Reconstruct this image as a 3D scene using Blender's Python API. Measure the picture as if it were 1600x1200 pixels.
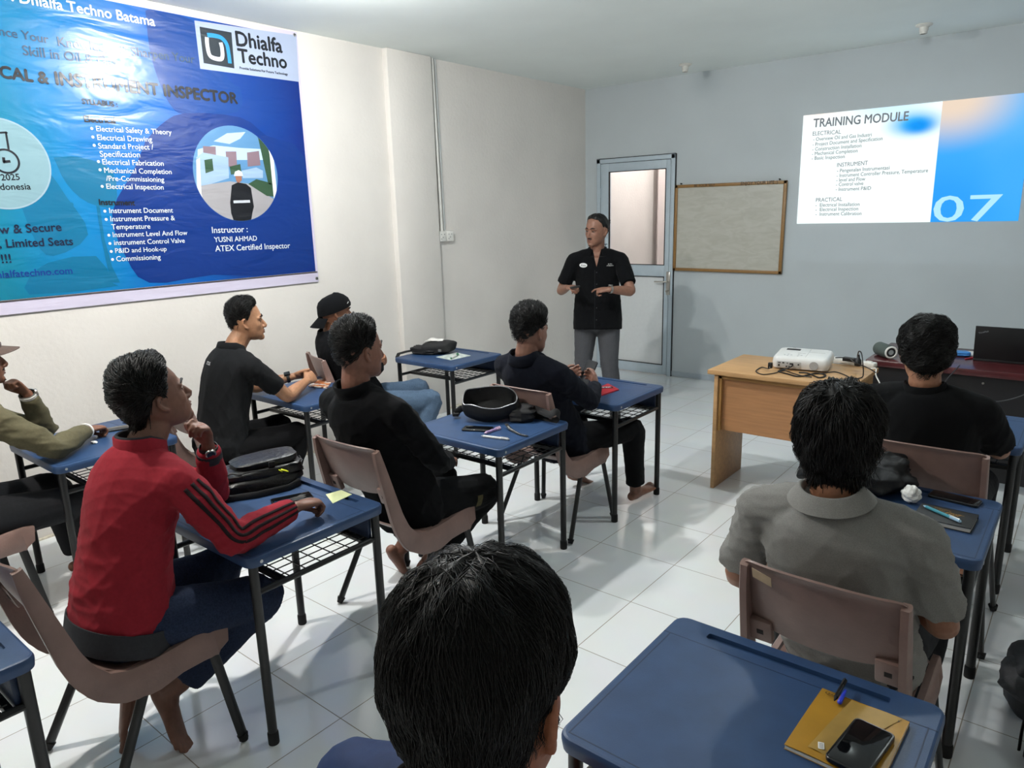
import bpy, bmesh, math, random
import numpy as np
from mathutils import Vector, Matrix, Quaternion
from mathutils.bvhtree import BVHTree

for _o in list(bpy.data.objects):
    bpy.data.objects.remove(_o, do_unlink=True)
SC = bpy.context.scene
COL = SC.collection
PI = math.pi
V = Vector

# ------------------------------------------------------------------ camera
FPX = 1122.34                                   # focal length in pixels of a 1600 wide frame
CAM = V((1.5346, -2.7117, 1.8048))
YAW, PITCH, ROLL = -0.687, 0.233, -0.028


def cam_axes():
    cy, sy, cp, sp = math.cos(YAW), math.sin(YAW), math.cos(PITCH), math.sin(PITCH)
    f = V((sy * cp, cy * cp, -sp))
    r = V((cy, -sy, 0))
    u = r.cross(f)
    cr, sr = math.cos(ROLL), math.sin(ROLL)
    return r * cr + u * sr, -r * sr + u * cr, f


CR, CU, CF = cam_axes()
cam = bpy.data.objects.new('camera', bpy.data.cameras.new('camera'))
COL.objects.link(cam)
cam.matrix_world = Matrix(((CR.x, CU.x, -CF.x, CAM.x), (CR.y, CU.y, -CF.y, CAM.y), (CR.z, CU.z, -CF.z, CAM.z), (0, 0, 0, 1)))
cam.data.sensor_width = 36
cam.data.lens = 36 * FPX / 1600
cam.data.clip_start = 0.02
SC.camera = cam


def on(px, py, axis, val):
    """point of a real plane (axis = val) that lies on the sight line of a photo measurement"""
    d = CF * FPX + CR * (px - 800) - CU * (py - 600)
    t = (val - CAM[axis]) / d[axis]
    return CAM + d * t


# ------------------------------------------------------------------ world, exposure
W = bpy.data.worlds.new('world')
SC.world = W
W.use_nodes = True
W.node_tree.nodes['Background'].inputs[0].default_value = (0.75, 0.85, 1, 1)
W.node_tree.nodes['Background'].inputs[1].default_value = 0.3
SC.view_settings.view_transform = 'Standard'
SC.view_settings.look = 'None'
SC.view_settings.gamma = 1
SC.view_settings.use_curve_mapping = False
SC.view_settings.exposure = 0.0
BULB_STRENGTH = 2250.0
CORRIDOR_STRENGTH = 800.0


# ------------------------------------------------------------------ materials
def srgb(h):
    h = h.lstrip('#')
    c = [int(h[i:i + 2], 16) / 255 for i in (0, 2, 4)]
    return tuple(x / 12.92 if x <= 0.04045 else ((x + 0.055) / 1.055) ** 2.4 for x in c) + (1,)


def mat(name, col, rough=0.6, var=0.06, nscale=30, bump=0.0, bscale=200, metal=0, spec=0.5, coat=0, sheen=0, trans=0, stretch=None, sss=0, coords='Object'):
    m = bpy.data.materials.new(name)
    m.use_nodes = True
    nt = m.node_tree
    b = nt.nodes['Principled BSDF']
    c = srgb(col) if isinstance(col, str) else tuple(col) + (1,)
    b.inputs['Roughness'].default_value = rough
    b.inputs['Metallic'].default_value = metal
    b.inputs['Specular IOR Level'].default_value = spec
    b.inputs['Coat Weight'].default_value = coat
    b.inputs['Coat Roughness'].default_value = 0.15
    b.inputs['Sheen Weight'].default_value = sheen
    b.inputs['Transmission Weight'].default_value = trans
    if sss:
        b.inputs['Subsurface Weight'].default_value = sss
        b.inputs['Subsurface Radius'].default_value = (0.012, 0.005, 0.003)
        b.inputs['Subsurface Scale'].default_value = 0.6
    tc = nt.nodes.new('ShaderNodeTexCoord')
    src = tc.outputs[coords]
    if stretch:
        mp = nt.nodes.new('ShaderNodeMapping')
        mp.inputs['Scale'].default_value = stretch
        nt.links.new(src, mp.inputs[0])
        src = mp.outputs[0]
    if var:
        n = nt.nodes.new('ShaderNodeTexNoise')
        n.inputs['Scale'].default_value = nscale
        n.inputs['Detail'].default_value = 5
        nt.links.new(src, n.inputs['Vector'])
        r = nt.nodes.new('ShaderNodeValToRGB')
        r.color_ramp.elements[0].position = 0.3
        r.color_ramp.elements[1].position = 0.7
        r.color_ramp.elements[0].color = tuple(max(0, x * (1 - var)) for x in c[:3]) + (1,)
        r.color_ramp.elements[1].color = tuple(min(1, x * (1 + var)) for x in c[:3]) + (1,)
        nt.links.new(n.outputs[0], r.inputs[0])
        nt.links.new(r.outputs[0], b.inputs['Base Color'])
    else:
        b.inputs['Base Color'].default_value = c
    if bump:
        n2 = nt.nodes.new('ShaderNodeTexNoise')
        n2.inputs['Scale'].default_value = bscale
        n2.inputs['Detail'].default_value = 4
        nt.links.new(src, n2.inputs['Vector'])
        bp = nt.nodes.new('ShaderNodeBump')
        bp.inputs['Strength'].default_value = bump
        bp.inputs['Distance'].default_value = 0.01
        nt.links.new(n2.outputs[0], bp.inputs['Height'])
        nt.links.new(bp.outputs[0], b.inputs['Normal'])
    return m


def emit(name, col, strength=1.0):
    m = bpy.data.materials.new(name)
    m.use_nodes = True
    nt = m.node_tree
    b = nt.nodes['Principled BSDF']
    b.inputs['Base Color'].default_value = (0.02, 0.02, 0.02, 1)
    b.inputs['Emission Color'].default_value = srgb(col) if isinstance(col, str) else tuple(col) + (1,)
    b.inputs['Emission Strength'].default_value = strength
    return m


# ------------------------------------------------------------------ mesh building
class MB:
    """collects shapes; build() links them as ONE mesh object"""

    def __init__(s):
        s.v = []
        s.f = []
        s.m = []
        s.mi = 0

    def add(s, vs, fs):
        o = len(s.v)
        s.v += [V(p) for p in vs]
        s.f += [tuple(i + o for i in f) for f in fs]
        s.m += [s.mi] * len(fs)

    def box(s, lo, hi, M=None, bev=0.0):
        lo, hi = V(lo), V(hi)
        if bev:
            bm = bmesh.new()
            bmesh.ops.create_cube(bm, size=1, matrix=Matrix.Translation((lo + hi) / 2) @ Matrix.Diagonal(tuple(hi - lo) + (1,)))
            bmesh.ops.bevel(bm, geom=bm.edges[:], offset=bev, segments=2, affect='EDGES', profile=0.5)
            bm.verts.index_update()
            vs = [(M @ v.co if M else v.co.copy()) for v in bm.verts]
            s.add(vs, [[v.index for v in f.verts] for f in bm.faces])
            bm.free()
            return
        vs = [V((x, y, z)) for x in (lo.x, hi.x) for y in (lo.y, hi.y) for z in (lo.z, hi.z)]
        if M:
            vs = [M @ p for p in vs]
        s.add(vs, [(0, 1, 3, 2), (4, 6, 7, 5), (0, 4, 5, 1), (2, 3, 7, 6), (0, 2, 6, 4), (1, 5, 7, 3)])

    def tube(s, pts, rad, side=None, seg=10, cap='round', phase=0.0):
        pts = [V(p) for p in pts]
        n = len(pts)
        if not isinstance(rad, (list, tuple)) or (len(rad) == 2 and n != 2 and not isinstance(rad[0], (list, tuple))):
            rad = [rad] * n
        rad = [(r, r) if not isinstance(r, (list, tuple)) else r for r in rad]
        T = []
        for i in range(n):
            a = pts[max(0, i - 1)]
            b = pts[min(n - 1, i + 1)]
            t = b - a
            T.append(t.normalized() if t.length > 1e-9 else V((0, 0, 1)))
        u = V(side) if side else (V((1, 0, 0)) if abs(T[0].x) < 0.8 else V((0, 1, 0)))
        rings = []
        for i in range(n):
            uu = (V(side) if side else u) - T[i] * ((V(side) if side else u).dot(T[i]))
            uu.normalize()
            u = uu
            rings.append((pts[i], T[i], uu, T[i].cross(uu), rad[i][0], rad[i][1]))
        out = []
        if cap == 'round':
            p, t, a, b, ra, rb = rings[0]
            k = min(ra, rb)
            for th in (0.25, 0.55, 0.8):
                c = math.cos(th * PI / 2)
                out.append((p - t * k * c * 0.9, t, a, b, ra * math.sin(th * PI / 2), rb * math.sin(th * PI / 2)))
        out += rings
        if cap == 'round':
            p, t, a, b, ra, rb = rings[-1]
            k = min(ra, rb)
            for th in (0.8, 0.55, 0.25):
                c = math.cos(th * PI / 2)
                out.append((p + t * k * c * 0.9, t, a, b, ra * math.sin(th * PI / 2), rb * math.sin(th * PI / 2)))
        vs, fs = [], []
        for p, t, a, b, ra, rb in out:
            for k in range(seg):
                an = 2 * PI * k / seg + phase
                vs.append(p + a * (ra * math.cos(an)) + b * (rb * math.sin(an)))
        m = len(out)
        for i in range(m - 1):
            for k in range(seg):
                k2 = (k + 1) % seg
                fs.append((i * seg + k, i * seg + k2, (i + 1) * seg + k2, (i + 1) * seg + k))
        fs.append(tuple(reversed(range(seg))))
        fs.append(tuple(range((m - 1) * seg, m * seg)))
        s.add(vs, fs)

    def loft(s, rings, closed_ends=True, wrap=True):
        n = len(rings[0])
        vs = [p for r in rings for p in r]
        fs = []
        for i in range(len(rings) - 1):
            for k in range(n if wrap else n - 1):
                k2 = (k + 1) % n
                fs.append((i * n + k, i * n + k2, (i + 1) * n + k2, (i + 1) * n + k))
        if closed_ends:
            fs.append(tuple(reversed(range(n))))
            fs.append(tuple(range((len(rings) - 1) * n, len(rings) * n)))
        s.add(vs, fs)

    def ball(s, c, r, seg=14, M=None):
        c = V(c)
        r = (r, r, r) if not isinstance(r, (list, tuple)) else r
        rings = []
        for i in range(1, seg // 2 + 1):
            th = PI * i / (seg // 2 + 1)
            ring = []
            for k in range(seg):
                an = 2 * PI * k / seg
                p = V((r[0] * math.sin(th) * math.cos(an), r[1] * math.sin(th) * math.sin(an), -r[2] * math.cos(th)))
                ring.append(c + (M @ p if M else p))
            rings.append(ring)
        s.loft(rings)

    def prism(s, poly, z0, z1, M=None):
        n = len(poly)
        vs = [V((p[0], p[1], z0)) for p in poly] + [V((p[0], p[1], z1)) for p in poly]
        if M:
            vs = [M @ p for p in vs]
        s.add(vs, [tuple(reversed(range(n))), tuple(range(n, 2 * n))] + [(k, (k + 1) % n, n + (k + 1) % n, n + k) for k in range(n)])

    def sheet(s, grid, th=0.0):
        """grid of points; th > 0 gives it thickness along its normals"""
        R_, C_ = len(grid), len(grid[0])
        g = [[V(p) for p in row] for row in grid]
        if not th:
            s.add([p for r in g for p in r], [(i * C_ + k, i * C_ + k + 1, (i + 1) * C_ + k + 1, (i + 1) * C_ + k) for i in range(R_ - 1) for k in range(C_ - 1)])
            return
        N = [[None] * C_ for _ in range(R_)]
        for i in range(R_):
            for k in range(C_):
                a = g[min(i + 1, R_ - 1)][k] - g[max(i - 1, 0)][k]
                b = g[i][min(k + 1, C_ - 1)] - g[i][max(k - 1, 0)]
                nn = a.cross(b)
                N[i][k] = nn.normalized() if nn.length > 1e-12 else V((0, 0, 1))
        top = [g[i][k] + N[i][k] * th / 2 for i in range(R_) for k in range(C_)]
        bot = [g[i][k] - N[i][k] * th / 2 for i in range(R_) for k in range(C_)]
        o = R_ * C_
        fs = []
        for i in range(R_ - 1):
            for k in range(C_ - 1):
                q = (i * C_ + k, i * C_ + k + 1, (i + 1) * C_ + k + 1, (i + 1) * C_ + k)
                fs.append(q)
                fs.append(tuple(x + o for x in reversed(q)))
        bd = [k for k in range(C_)] + [i * C_ + C_ - 1 for i in range(1, R_)] + [(R_ - 1) * C_ + k for k in range(C_ - 2, -1, -1)] + [i * C_ for i in range(R_ - 2, 0, -1)]
        for a, b in zip(bd, bd[1:] + bd[:1]):
            fs.append((b, a, a + o, b + o))
        s.add(top + bot, fs)

    def mesh(s, name, off=None):
        me = bpy.data.meshes.new(name)
        o = V(off) if off else V((0, 0, 0))
        me.from_pydata([tuple(p - o) for p in s.v], [], s.f)
        for p, mi in zip(me.polygons, s.m):
            p.material_index = mi
        me.validate()
        me.update()
        bm = bmesh.new()
        bm.from_mesh(me)
        bmesh.ops.recalc_face_normals(bm, faces=bm.faces[:])
        bm.to_mesh(me)
        bm.free()
        return me

    def build(s, name, mats, parent=None, off=None, sharp=35, smooth=True):
        me = s.mesh(name, off)
        return link(name, me, mats, parent, sharp, smooth)


def link(name, me, mats, parent=None, sharp=35, smooth=True):
    for m in (mats if isinstance(mats, (list, tuple)) else [mats]):
        me.materials.append(m)
    if smooth:
        me.polygons.foreach_set('use_smooth', [True] * len(me.polygons))
        if sharp:
            me.set_sharp_from_angle(angle=math.radians(sharp))
    o = bpy.data.objects.new(name, me)
    COL.objects.link(o)
    if parent:
        o.parent = parent
    return o


def tag(o, label=None, cat=None, group=None, kind=None):
    if label:
        o['label'] = label
    if cat:
        o['category'] = cat
    if group:
        o['group'] = group
    if kind:
        o['kind'] = kind
    return o


def thing(name, label, cat, loc=(0, 0, 0), rz=0.0, group=None):
    o = bpy.data.objects.new(name, None)
    COL.objects.link(o)
    o.location = loc
    o.rotation_euler = (0, 0, rz)
    o.empty_display_size = 0.1
    return tag(o, label, cat, group)


def dup(root, loc, rz, label, group=None):
    def cp(o, par):
        c = o.copy()
        COL.objects.link(c)
        if par:
            c.parent = par
        for ch in [x for x in KIDS.get(o.name, [])]:
            cp(ch, c)
        return c
    r = cp(root, None)
    r.location = loc
    r.rotation_euler = (0, 0, rz)
    r['label'] = label
    if group:
        r['group'] = group
    return r


KIDS = {}


def index_kids(root):
    for ch in root.children:
        KIDS.setdefault(root.name, []).append(ch)
        index_kids(ch)


def struct(name, mb, m, sharp=35, label=None):
    o = mb.build(name, m, None, None, sharp)
    o['kind'] = 'structure'
    if label:
        o['label'] = label
    return o


def cr(pts, n=4):
    """Catmull-Rom through points (any tuples), n steps per span"""
    P = [np.array(p, float) for p in pts]
    P = [2 * P[0] - P[1]] + P + [2 * P[-1] - P[-2]]
    out = []
    for i in range(1, len(P) - 2):
        for k in range(n):
            t = k / n
            a, b, c, d = P[i - 1:i + 3]
            out.append(0.5 * (2 * b + (c - a) * t + (2 * a - 5 * b + 4 * c - d) * t * t + (3 * b - a - 3 * c + d) * t ** 3))
    out.append(P[-2])
    return [tuple(float(x) for x in p) for p in out]


def rrect(w, d, r, n=5, cx=0, cy=0):
    out = []
    for sx, sy, a0 in ((1, 1, 0), (-1, 1, 90), (-1, -1, 180), (1, -1, 270)):
        for k in range(n + 1):
            a = math.radians(a0 + 90 * k / n)
            out.append((cx + sx * (w / 2 - r) + r * math.cos(a), cy + sy * (d / 2 - r) + r * math.sin(a)))
    return out


def frame(o, ex, ez):
    """matrix with local x -> ex, local y -> ez (text plane), local z -> normal"""
    ex = V(ex).normalized()
    ez = V(ez)
    ez = (ez - ex * ez.dot(ex)).normalized()
    n = ex.cross(ez)
    o = V(o)
    return Matrix(((ex.x, ez.x, n.x, o.x), (ex.y, ez.y, n.y, o.y), (ex.z, ez.z, n.z, o.z), (0, 0, 0, 1)))


def text_mesh(body, size=None, width=None, bold=0.0, height=None, align='LEFT', shear=0.0, spacing=1.0):
    """flat lettering as (verts, faces) in the xy plane, origin at baseline"""
    cu = bpy.data.curves.new('t', 'FONT')
    cu.body = body
    cu.size = 1
    cu.shear = shear
    cu.space_character = spacing
    cu.resolution_u = 3
    cu.align_x = align
    ob = bpy.data.objects.new('t', cu)
    me = bpy.data.meshes.new_from_object(ob)
    vs = [v.co.copy() for v in me.vertices]
    fs = [tuple(p.vertices) for p in me.polygons]
    bpy.data.objects.remove(ob)
    bpy.data.meshes.remove(me)
    bpy.data.curves.remove(cu)
    x0 = min(v.x for v in vs)
    x1 = max(v.x for v in vs)
    sx = sy = size or 1
    if width:
        sx = width / (x1 - x0)
        sy = sx if not size else size
    if height:
        sy = height
    if align == 'LEFT':
        vs = [V(((v.x - x0) * sx, v.y * sy, 0)) for v in vs]
    else:
        vs = [V((v.x * sx, v.y * sy, 0)) for v in vs]
    return vs, fs


def put_text(mb, body, M, **kw):
    vs, fs = text_mesh(body, **kw)
    b = kw.get('bold', 0.0)
    hgt = max(v.y for v in vs) * 1.35
    for i, (dx, dy) in enumerate(((0, 0), (b, 0), (-b, 0), (0, b), (0, -b)) if b else ((0, 0),)):
        o = V((dx * hgt, dy * hgt, 0.00002 * i))
        mb.add([M @ (v + o) for v in vs], fs)
# ------------------------------------------------------------------ the room
XL, YF, ZC = -3.15, 4.42, 3.117
XR, YB = 3.7, -6.2


def plaster(name, col, bump=0.25, var=0.04, rough=0.7, bscale=35):
    m = mat(name, col, rough, var, 2.0, bump, bscale, spec=0.3)
    return m


M_wall = plaster('white rough plaster', '#dcd8d3')
M_front = plaster('smooth painted front wall', '#bcc4c8', 0.05, 0.03, 0.6, 60)
M_ceil = plaster('ceiling paint', '#eef5f3', 0.03, 0.02, 0.8, 60)


def tile_mat():
    m = mat('glossy floor tiles', '#e9eaea', 0.12, 0, spec=0.7, coat=0.6)
    nt = m.node_tree
    b = nt.nodes['Principled BSDF']
    tc = nt.nodes.new('ShaderNodeTexCoord')
    br = nt.nodes.new('ShaderNodeTexBrick')
    br.offset = 0
    br.squash = 1
    br.inputs['Scale'].default_value = 1
    br.inputs['Brick Width'].default_value = 0.45
    br.inputs['Row Height'].default_value = 0.45
    br.inputs['Mortar Size'].default_value = 0.0022
    br.inputs['Mortar Smooth'].default_value = 0.3
    br.inputs['Color1'].default_value = srgb('#f0f3f4')
    br.inputs['Color2'].default_value = srgb('#eceff1')
    br.inputs['Mortar'].default_value = srgb('#8d8478')
    nt.links.new(tc.outputs['Object'], br.inputs['Vector'])
    nz = nt.nodes.new('ShaderNodeTexNoise')
    nz.inputs['Scale'].default_value = 5
    nt.links.new(tc.outputs['Object'], nz.inputs['Vector'])
    mx = nt.nodes.new('ShaderNodeMix')
    mx.data_type = 'RGBA'
    mx.blend_type = 'MULTIPLY'
    mx.inputs[0].default_value = 0.08
    nt.links.new(br.outputs['Color'], mx.inputs[6])
    nt.links.new(nz.outputs['Color'], mx.inputs[7])
    nt.links.new(mx.outputs[2], b.inputs['Base Color'])
    rr = nt.nodes.new('ShaderNodeMapRange')
    rr.inputs[3].default_value = 0.14
    rr.inputs[4].default_value = 0.6
    nt.links.new(br.outputs['Fac'], rr.inputs[0])
    nt.links.new(rr.outputs[0], b.inputs['Roughness'])
    bp = nt.nodes.new('ShaderNodeBump')
    bp.invert = True
    bp.inputs['Strength'].default_value = 0.3
    bp.inputs['Distance'].default_value = 0.002
    nt.links.new(br.outputs['Fac'], bp.inputs['Height'])
    nt.links.new(bp.outputs[0], b.inputs['Normal'])
    return m


mb = MB()
mb.box((XL - 0.2, YB - 0.2, -0.15), (XR + 0.2, YF + 1.9, 0))
struct('floor', mb, tile_mat(), label='glossy white floor of square tiles')
mb = MB()
mb.box((XL - 0.2, YB - 0.2, ZC), (XR + 0.2, YF + 1.9, ZC + 0.15))
struct('ceiling', mb, M_ceil, label='plain pale grey ceiling')
mb = MB()
mb.box((XL - 0.2, YB, 0), (XL, YF + 1.9, ZC))
struct('wall_left', mb, M_wall, label='white plastered wall behind the banner')
mb = MB()
mb.box((XL - 0.05, 1.475, 0), (XL + 0.055, 1.975, ZC), bev=0.008)
o_ = struct('trim_1', mb, M_wall, label='shallow plastered column on the left wall')
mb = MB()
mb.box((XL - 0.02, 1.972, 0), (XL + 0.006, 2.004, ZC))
struct('painted_shadow_strip', mb, plaster('grey green shadow paint', '#a3ada6', 0.1, 0.05), label='grey green strip of painted shadow beside the column on the left wall')  # column's cast shadow put in as a flat coloured strip
mb = MB()
mb.box((XR, YB, 0), (XR + 0.2, YF + 1.9, ZC))
struct('wall_right', mb, M_wall)
mb = MB()
mb.box((XL - 0.2, YB - 0.2, 0), (XR + 0.2, YB, ZC))
struct('wall_back', mb, M_wall)
DX0, DX1, DZ = -2.985, -2.03, 2.36
mb = MB()
mb.box((XL, YF, 0), (DX0, YF + 0.14, ZC))
mb.box((DX0, YF, DZ), (DX1, YF + 0.14, ZC))
mb.box((DX1, YF, 0), (XR, YF + 0.14, ZC))
struct('wall_front', mb, M_front, label='pale grey wall with the door and the projected slide')
mb = MB()
mb.box((XL, YF + 1.7, 0), (XR, YF + 1.9, ZC))
mb.box((-3.05, YF + 1.55, 0), (-2.78, YF + 1.72, ZC))
struct('wall_corridor', mb, plaster('corridor plaster', '#e6dad6', 0.15, 0.05), label='pinkish white corridor wall seen through the door pane')
M_base = mat('blue grey skirting', '#a9b4bd', 0.4, 0.05)
mb = MB()
mb.box((DX1, YF - 0.008, 0.012), (XR, YF + 0.002, 0.062))
o = struct('baseboard_front', mb, M_base, label='low blue grey skirting strip along the front wall')
mb = MB()
pts = []
rnd = random.Random(5)
y = YB
while y < YF:
    w_ = 0.12 + rnd.random() * 0.1
    h = 0.010 + rnd.random() * 0.008
    mb.box((XL - 0.01, y, -0.01), (XL + 0.012 + rnd.random() * 0.008, min(y + w_ + 0.01, YF), h), bev=0.004)
    y += w_
struct('baseboard_left', mb, mat('rough cement fillet', '#c9c2b2', 0.95, 0.2, 60, 0.6, 120), label='rough cement fillet where the left wall meets the floor')

# door_1: aluminium, glass above, white board below
M_alu = mat('powder coated aluminium', '#b3c1cb', 0.38, 0.03, 20, metal=0.0, spec=0.6)
M_seal = mat('black rubber seal', '#15161a', 0.6, 0.05)
M_dpanel = mat('white door board', '#d9dddf', 0.5, 0.02)
M_steel = mat('brushed steel', '#b9b6b0', 0.3, 0.05, 60, metal=1)
door = thing('door_1', 'pale blue grey aluminium door with glass upper half and white lower board', 'door', (0, YF, 0))
door['kind'] = 'structure'
mb = MB()
for a, b in (((DX0, 0), (DX0 + 0.045, DZ)), ((DX1 - 0.045, 0), (DX1, DZ)), ((DX0, DZ - 0.045), (DX1, DZ))):
    mb.box((a[0], -0.025, a[1]), (b[0], 0.12, b[1]), bev=0.004)
mb.build('door_frame', M_alu, door)
mb = MB()
for a, b in (((DX0 - 0.006, 0), (DX0 + 0.001, DZ + 0.004)), ((DX1 - 0.001, 0), (DX1 + 0.008, DZ + 0.004)), ((DX0, DZ - 0.001), (DX1, DZ + 0.008)),
             ((DX0 + 0.045, 0), (DX0 + 0.052, DZ - 0.045)), ((DX1 - 0.052, 0), (DX1 - 0.045, DZ - 0.045)), ((DX0 + 0.045, DZ - 0.052), (DX1 - 0.045, DZ - 0.045))):
    mb.box((a[0], -0.014, a[1]), (b[0], 0.03, b[1]))
mb.build('rubber_seal', M_seal, door)
lx0, lx1 = DX0 + 0.05, DX1 - 0.05
gx0, gx1, gz0, gz1 = -2.83, -2.13, 1.215, 2.222
mb = MB()
for a, b in (((lx0, 0.01), (gx0, DZ - 0.05)), ((gx1, 0.01), (lx1, DZ - 0.05)), ((gx0, gz1), (gx1, DZ - 0.05)), ((gx0, 1.095), (gx1, gz0)), ((gx0, 0.01), (gx1, 0.115))):
    mb.box((a[0], -0.02, a[1]), (b[0], 0.03, b[1]), bev=0.003)
leaf = mb.build('door_leaf', M_alu, door)
mb = MB()
for (x0, x1, z0, z1) in ((gx0, gx1, gz0, gz1), (gx0, gx1, 0.115, 1.095)):
    for a, b in (((x0, z0), (x0 + 0.008, z1)), ((x1 - 0.008, z0), (x1, z1)), ((x0, z0), (x1, z0 + 0.007)), ((x0, z1 - 0.007), (x1, z1))):
        mb.box((a[0], -0.0225, a[1]), (b[0], 0.0, b[1]))
mb.build('glazing_bead', M_seal, leaf)
mb = MB()
mb.box((gx0, -0.006, 0.115), (gx1, 0.012, 1.095))
mb.build('lower_panel', M_dpanel, door)
M_glass = mat('window glass', '#ffffff', 0.0, 0, trans=1.0, spec=0.5)
M_glass.node_tree.nodes['Principled BSDF'].inputs['IOR'].default_value = 1.05
mb = MB()
mb.box((gx0, 0.0, gz0), (gx1, 0.005, gz1))
mb.build('glass_pane', M_glass, door)
hd = MB()
hd.box((-2.098, -0.034, 0.90), (-2.052, -0.02, 1.15), bev=0.006)
pl = hd.build('handle_plate', M_steel, door)
hd = MB()
hd.tube([(-2.075, -0.03, 1.045), (-2.075, -0.075, 1.045), (-2.085, -0.08, 1.045), (-2.21, -0.08, 1.043)], 0.009, seg=10)
hd.build('lever', M_steel, pl)
hd = MB()
hd.tube([(-2.075, -0.03, 0.945), (-2.075, -0.05, 0.945)], 0.011, seg=12, cap='flat')
hd.build('lock_cylinder', M_steel, pl)
hd = MB()
hd.tube([(-2.075, -0.048, 0.945), (-2.075, -0.07, 0.945)], (0.004, 0.012), seg=10)
hd.build('key', M_steel, pl)
hd = MB()
for z in (2.0, 1.15, 0.3):
    hd.tube([(DX0 + 0.048, -0.03, z - 0.05), (DX0 + 0.048, -0.03, z + 0.05)], 0.008, seg=10, cap='flat')
hd.build('hinge', M_alu, door)
st = MB()
st.box((-2.865, -0.0215, 1.26), (-2.84, -0.0205, 1.50))
st.mi = 0
stk = st.build('sticker', mat('pale blue film', '#c6d4dd', 0.4, 0.02), leaf)
st = MB()
put_text(st, 'PUSH', frame((-2.845, -0.0222, 1.28), (0, 0, 1), (-1, 0, 0)), width=0.16, bold=0.01)
# lettering on the little film strip
st.build('lettering', mat('navy print', '#3b4c63', 0.5, 0), stk, smooth=False)

# ------------------------------------------------------------------ ceiling lamps
M_porc = mat('white lamp holder plastic', '#d8d6cf', 0.35, 0.03)
M_hole = mat('dark socket interior', '#26231f', 0.6, 0.05)
M_bulb = {'cool': emit('added dim cool fill bulb', (0.92, 1.0, 1.0), BULB_STRENGTH * 0.36), 'neutral': emit('lit neutral bulb', (0.995, 1.0, 0.975), BULB_STRENGTH), 'warm': emit('lit warm white bulb', (1.0, 0.945, 0.88), BULB_STRENGTH)}


def socket(x, y, label, lit):
    t = thing('lamp_holder' if not lit else 'ceiling_lamp', label, 'lamp', (x, y, ZC), 0, None if not lit else 'lit bulbs on the ceiling behind and the added fill bulb')
    m = MB()
    m.loft([[V((r * math.cos(2 * PI * k / 24), r * math.sin(2 * PI * k / 24), z)) for k in range(24)] for r, z in ((0.058, 0), (0.06, -0.006), (0.052, -0.014), (0.034, -0.02))])
    m.build('base', M_porc, t)
    m = MB()
    m.loft([[V((r * math.cos(2 * PI * k / 24), r * math.sin(2 * PI * k / 24), z)) for k in range(24)] for r, z in ((0.033, -0.018), (0.031, -0.045), (0.027, -0.05), (0.026, -0.068), (0.022, -0.068), (0.02, -0.035))])
    m.build('socket', M_porc, t)
    if lit:
        m = MB()
        m.loft([[V((r * math.cos(2 * PI * k / 24), r * math.sin(2 * PI * k / 24), z)) for k in range(24)] for r, z in ((0.018, -0.06), (0.024, -0.07), (0.044, -0.115), (0.047, -0.125))])
        m.build('lamp_body', M_porc, t)
        m = MB()
        m.ball((0, 0, -0.135), (0.046, 0.046, 0.042), 16)
        m.build('bulb', M_bulb[lit], t)
    else:
        m = MB()
        m.loft([[V((r * math.cos(2 * PI * k / 16), r * math.sin(2 * PI * k / 16), z)) for k in range(16)] for r, z in ((0.021, -0.064), (0.019, -0.05))])
        m.build('socket_opening', M_hole, t)
        m = MB()
        m.tube([(0.036, 0.0, -0.012), (0.036, 0.0, -0.019)], 0.004, seg=8)
        m.build('screw', M_steel, t)


socket(-1.72, 3.94, 'empty white lamp holder on the ceiling above the door', False)
socket(0.26, 3.9, 'empty white lamp holder on the ceiling above the projected slide', False)
for x, y, hue, where in ((-1.72, -0.07, 'neutral', 'nearest the banner'), (-1.72, -2.07, 'warm', 'at the back left of the room'), (0.6, 1.5, 'cool', 'added over the aisle to brighten the front')):  # the cool bulb is an unseen extra, added to brighten the front
    socket(x, y, hue + ' white bulb lit in its ceiling holder ' + where, hue)
t = thing('added_corridor_lamp', 'unseen bulb added to light the corridor behind the door', 'lamp', (-2.0, YF + 0.9, ZC))  # unseen bulb, added so the corridor wall shows bright through the pane
m = MB()
m.ball((0, 0, -0.08), 0.05, 14)
m.build('bulb', emit('added corridor bulb', (1, 0.93, 0.9), CORRIDOR_STRENGTH), t)
m = MB()
m.tube([(0, 0, 0), (0, 0, -0.04)], 0.03, seg=16, cap='flat')
m.build('socket', M_porc, t)

# ------------------------------------------------------------------ conduit and wall socket
M_pvc = mat('white pvc conduit', '#e2e1dc', 0.4, 0.04)
mb = MB()
xw = XL
mb.tube([(xw + 0.014, 2.022, ZC - 0.001), (xw + 0.014, 2.045, 1.66)], 0.013, seg=10, cap='flat')
tag(mb.build('conduit_pipe', M_pvc), 'thin white conduit pipe running down the left wall to the socket', 'pipe')
mb = MB()
mb.tube([(xw + 0.008, 2.066, ZC - 0.001), (xw + 0.008, 2.088, 1.66)], 0.008, seg=8, cap='flat')
tag(mb.build('conduit_cable', mat('grey cable sheath', '#b9bcbc', 0.5, 0.03)), 'thin grey cable beside the white conduit on the left wall', 'cable')
t = thing('wall_socket', 'white double power socket on the left wall at the end of the conduit', 'socket', (xw, 2.08, 1.62))
mb = MB()
mb.box((-0.002, -0.095, -0.048), (0.032, 0.095, 0.048), bev=0.006)
mb.build('back_box', M_pvc, t)
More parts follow.
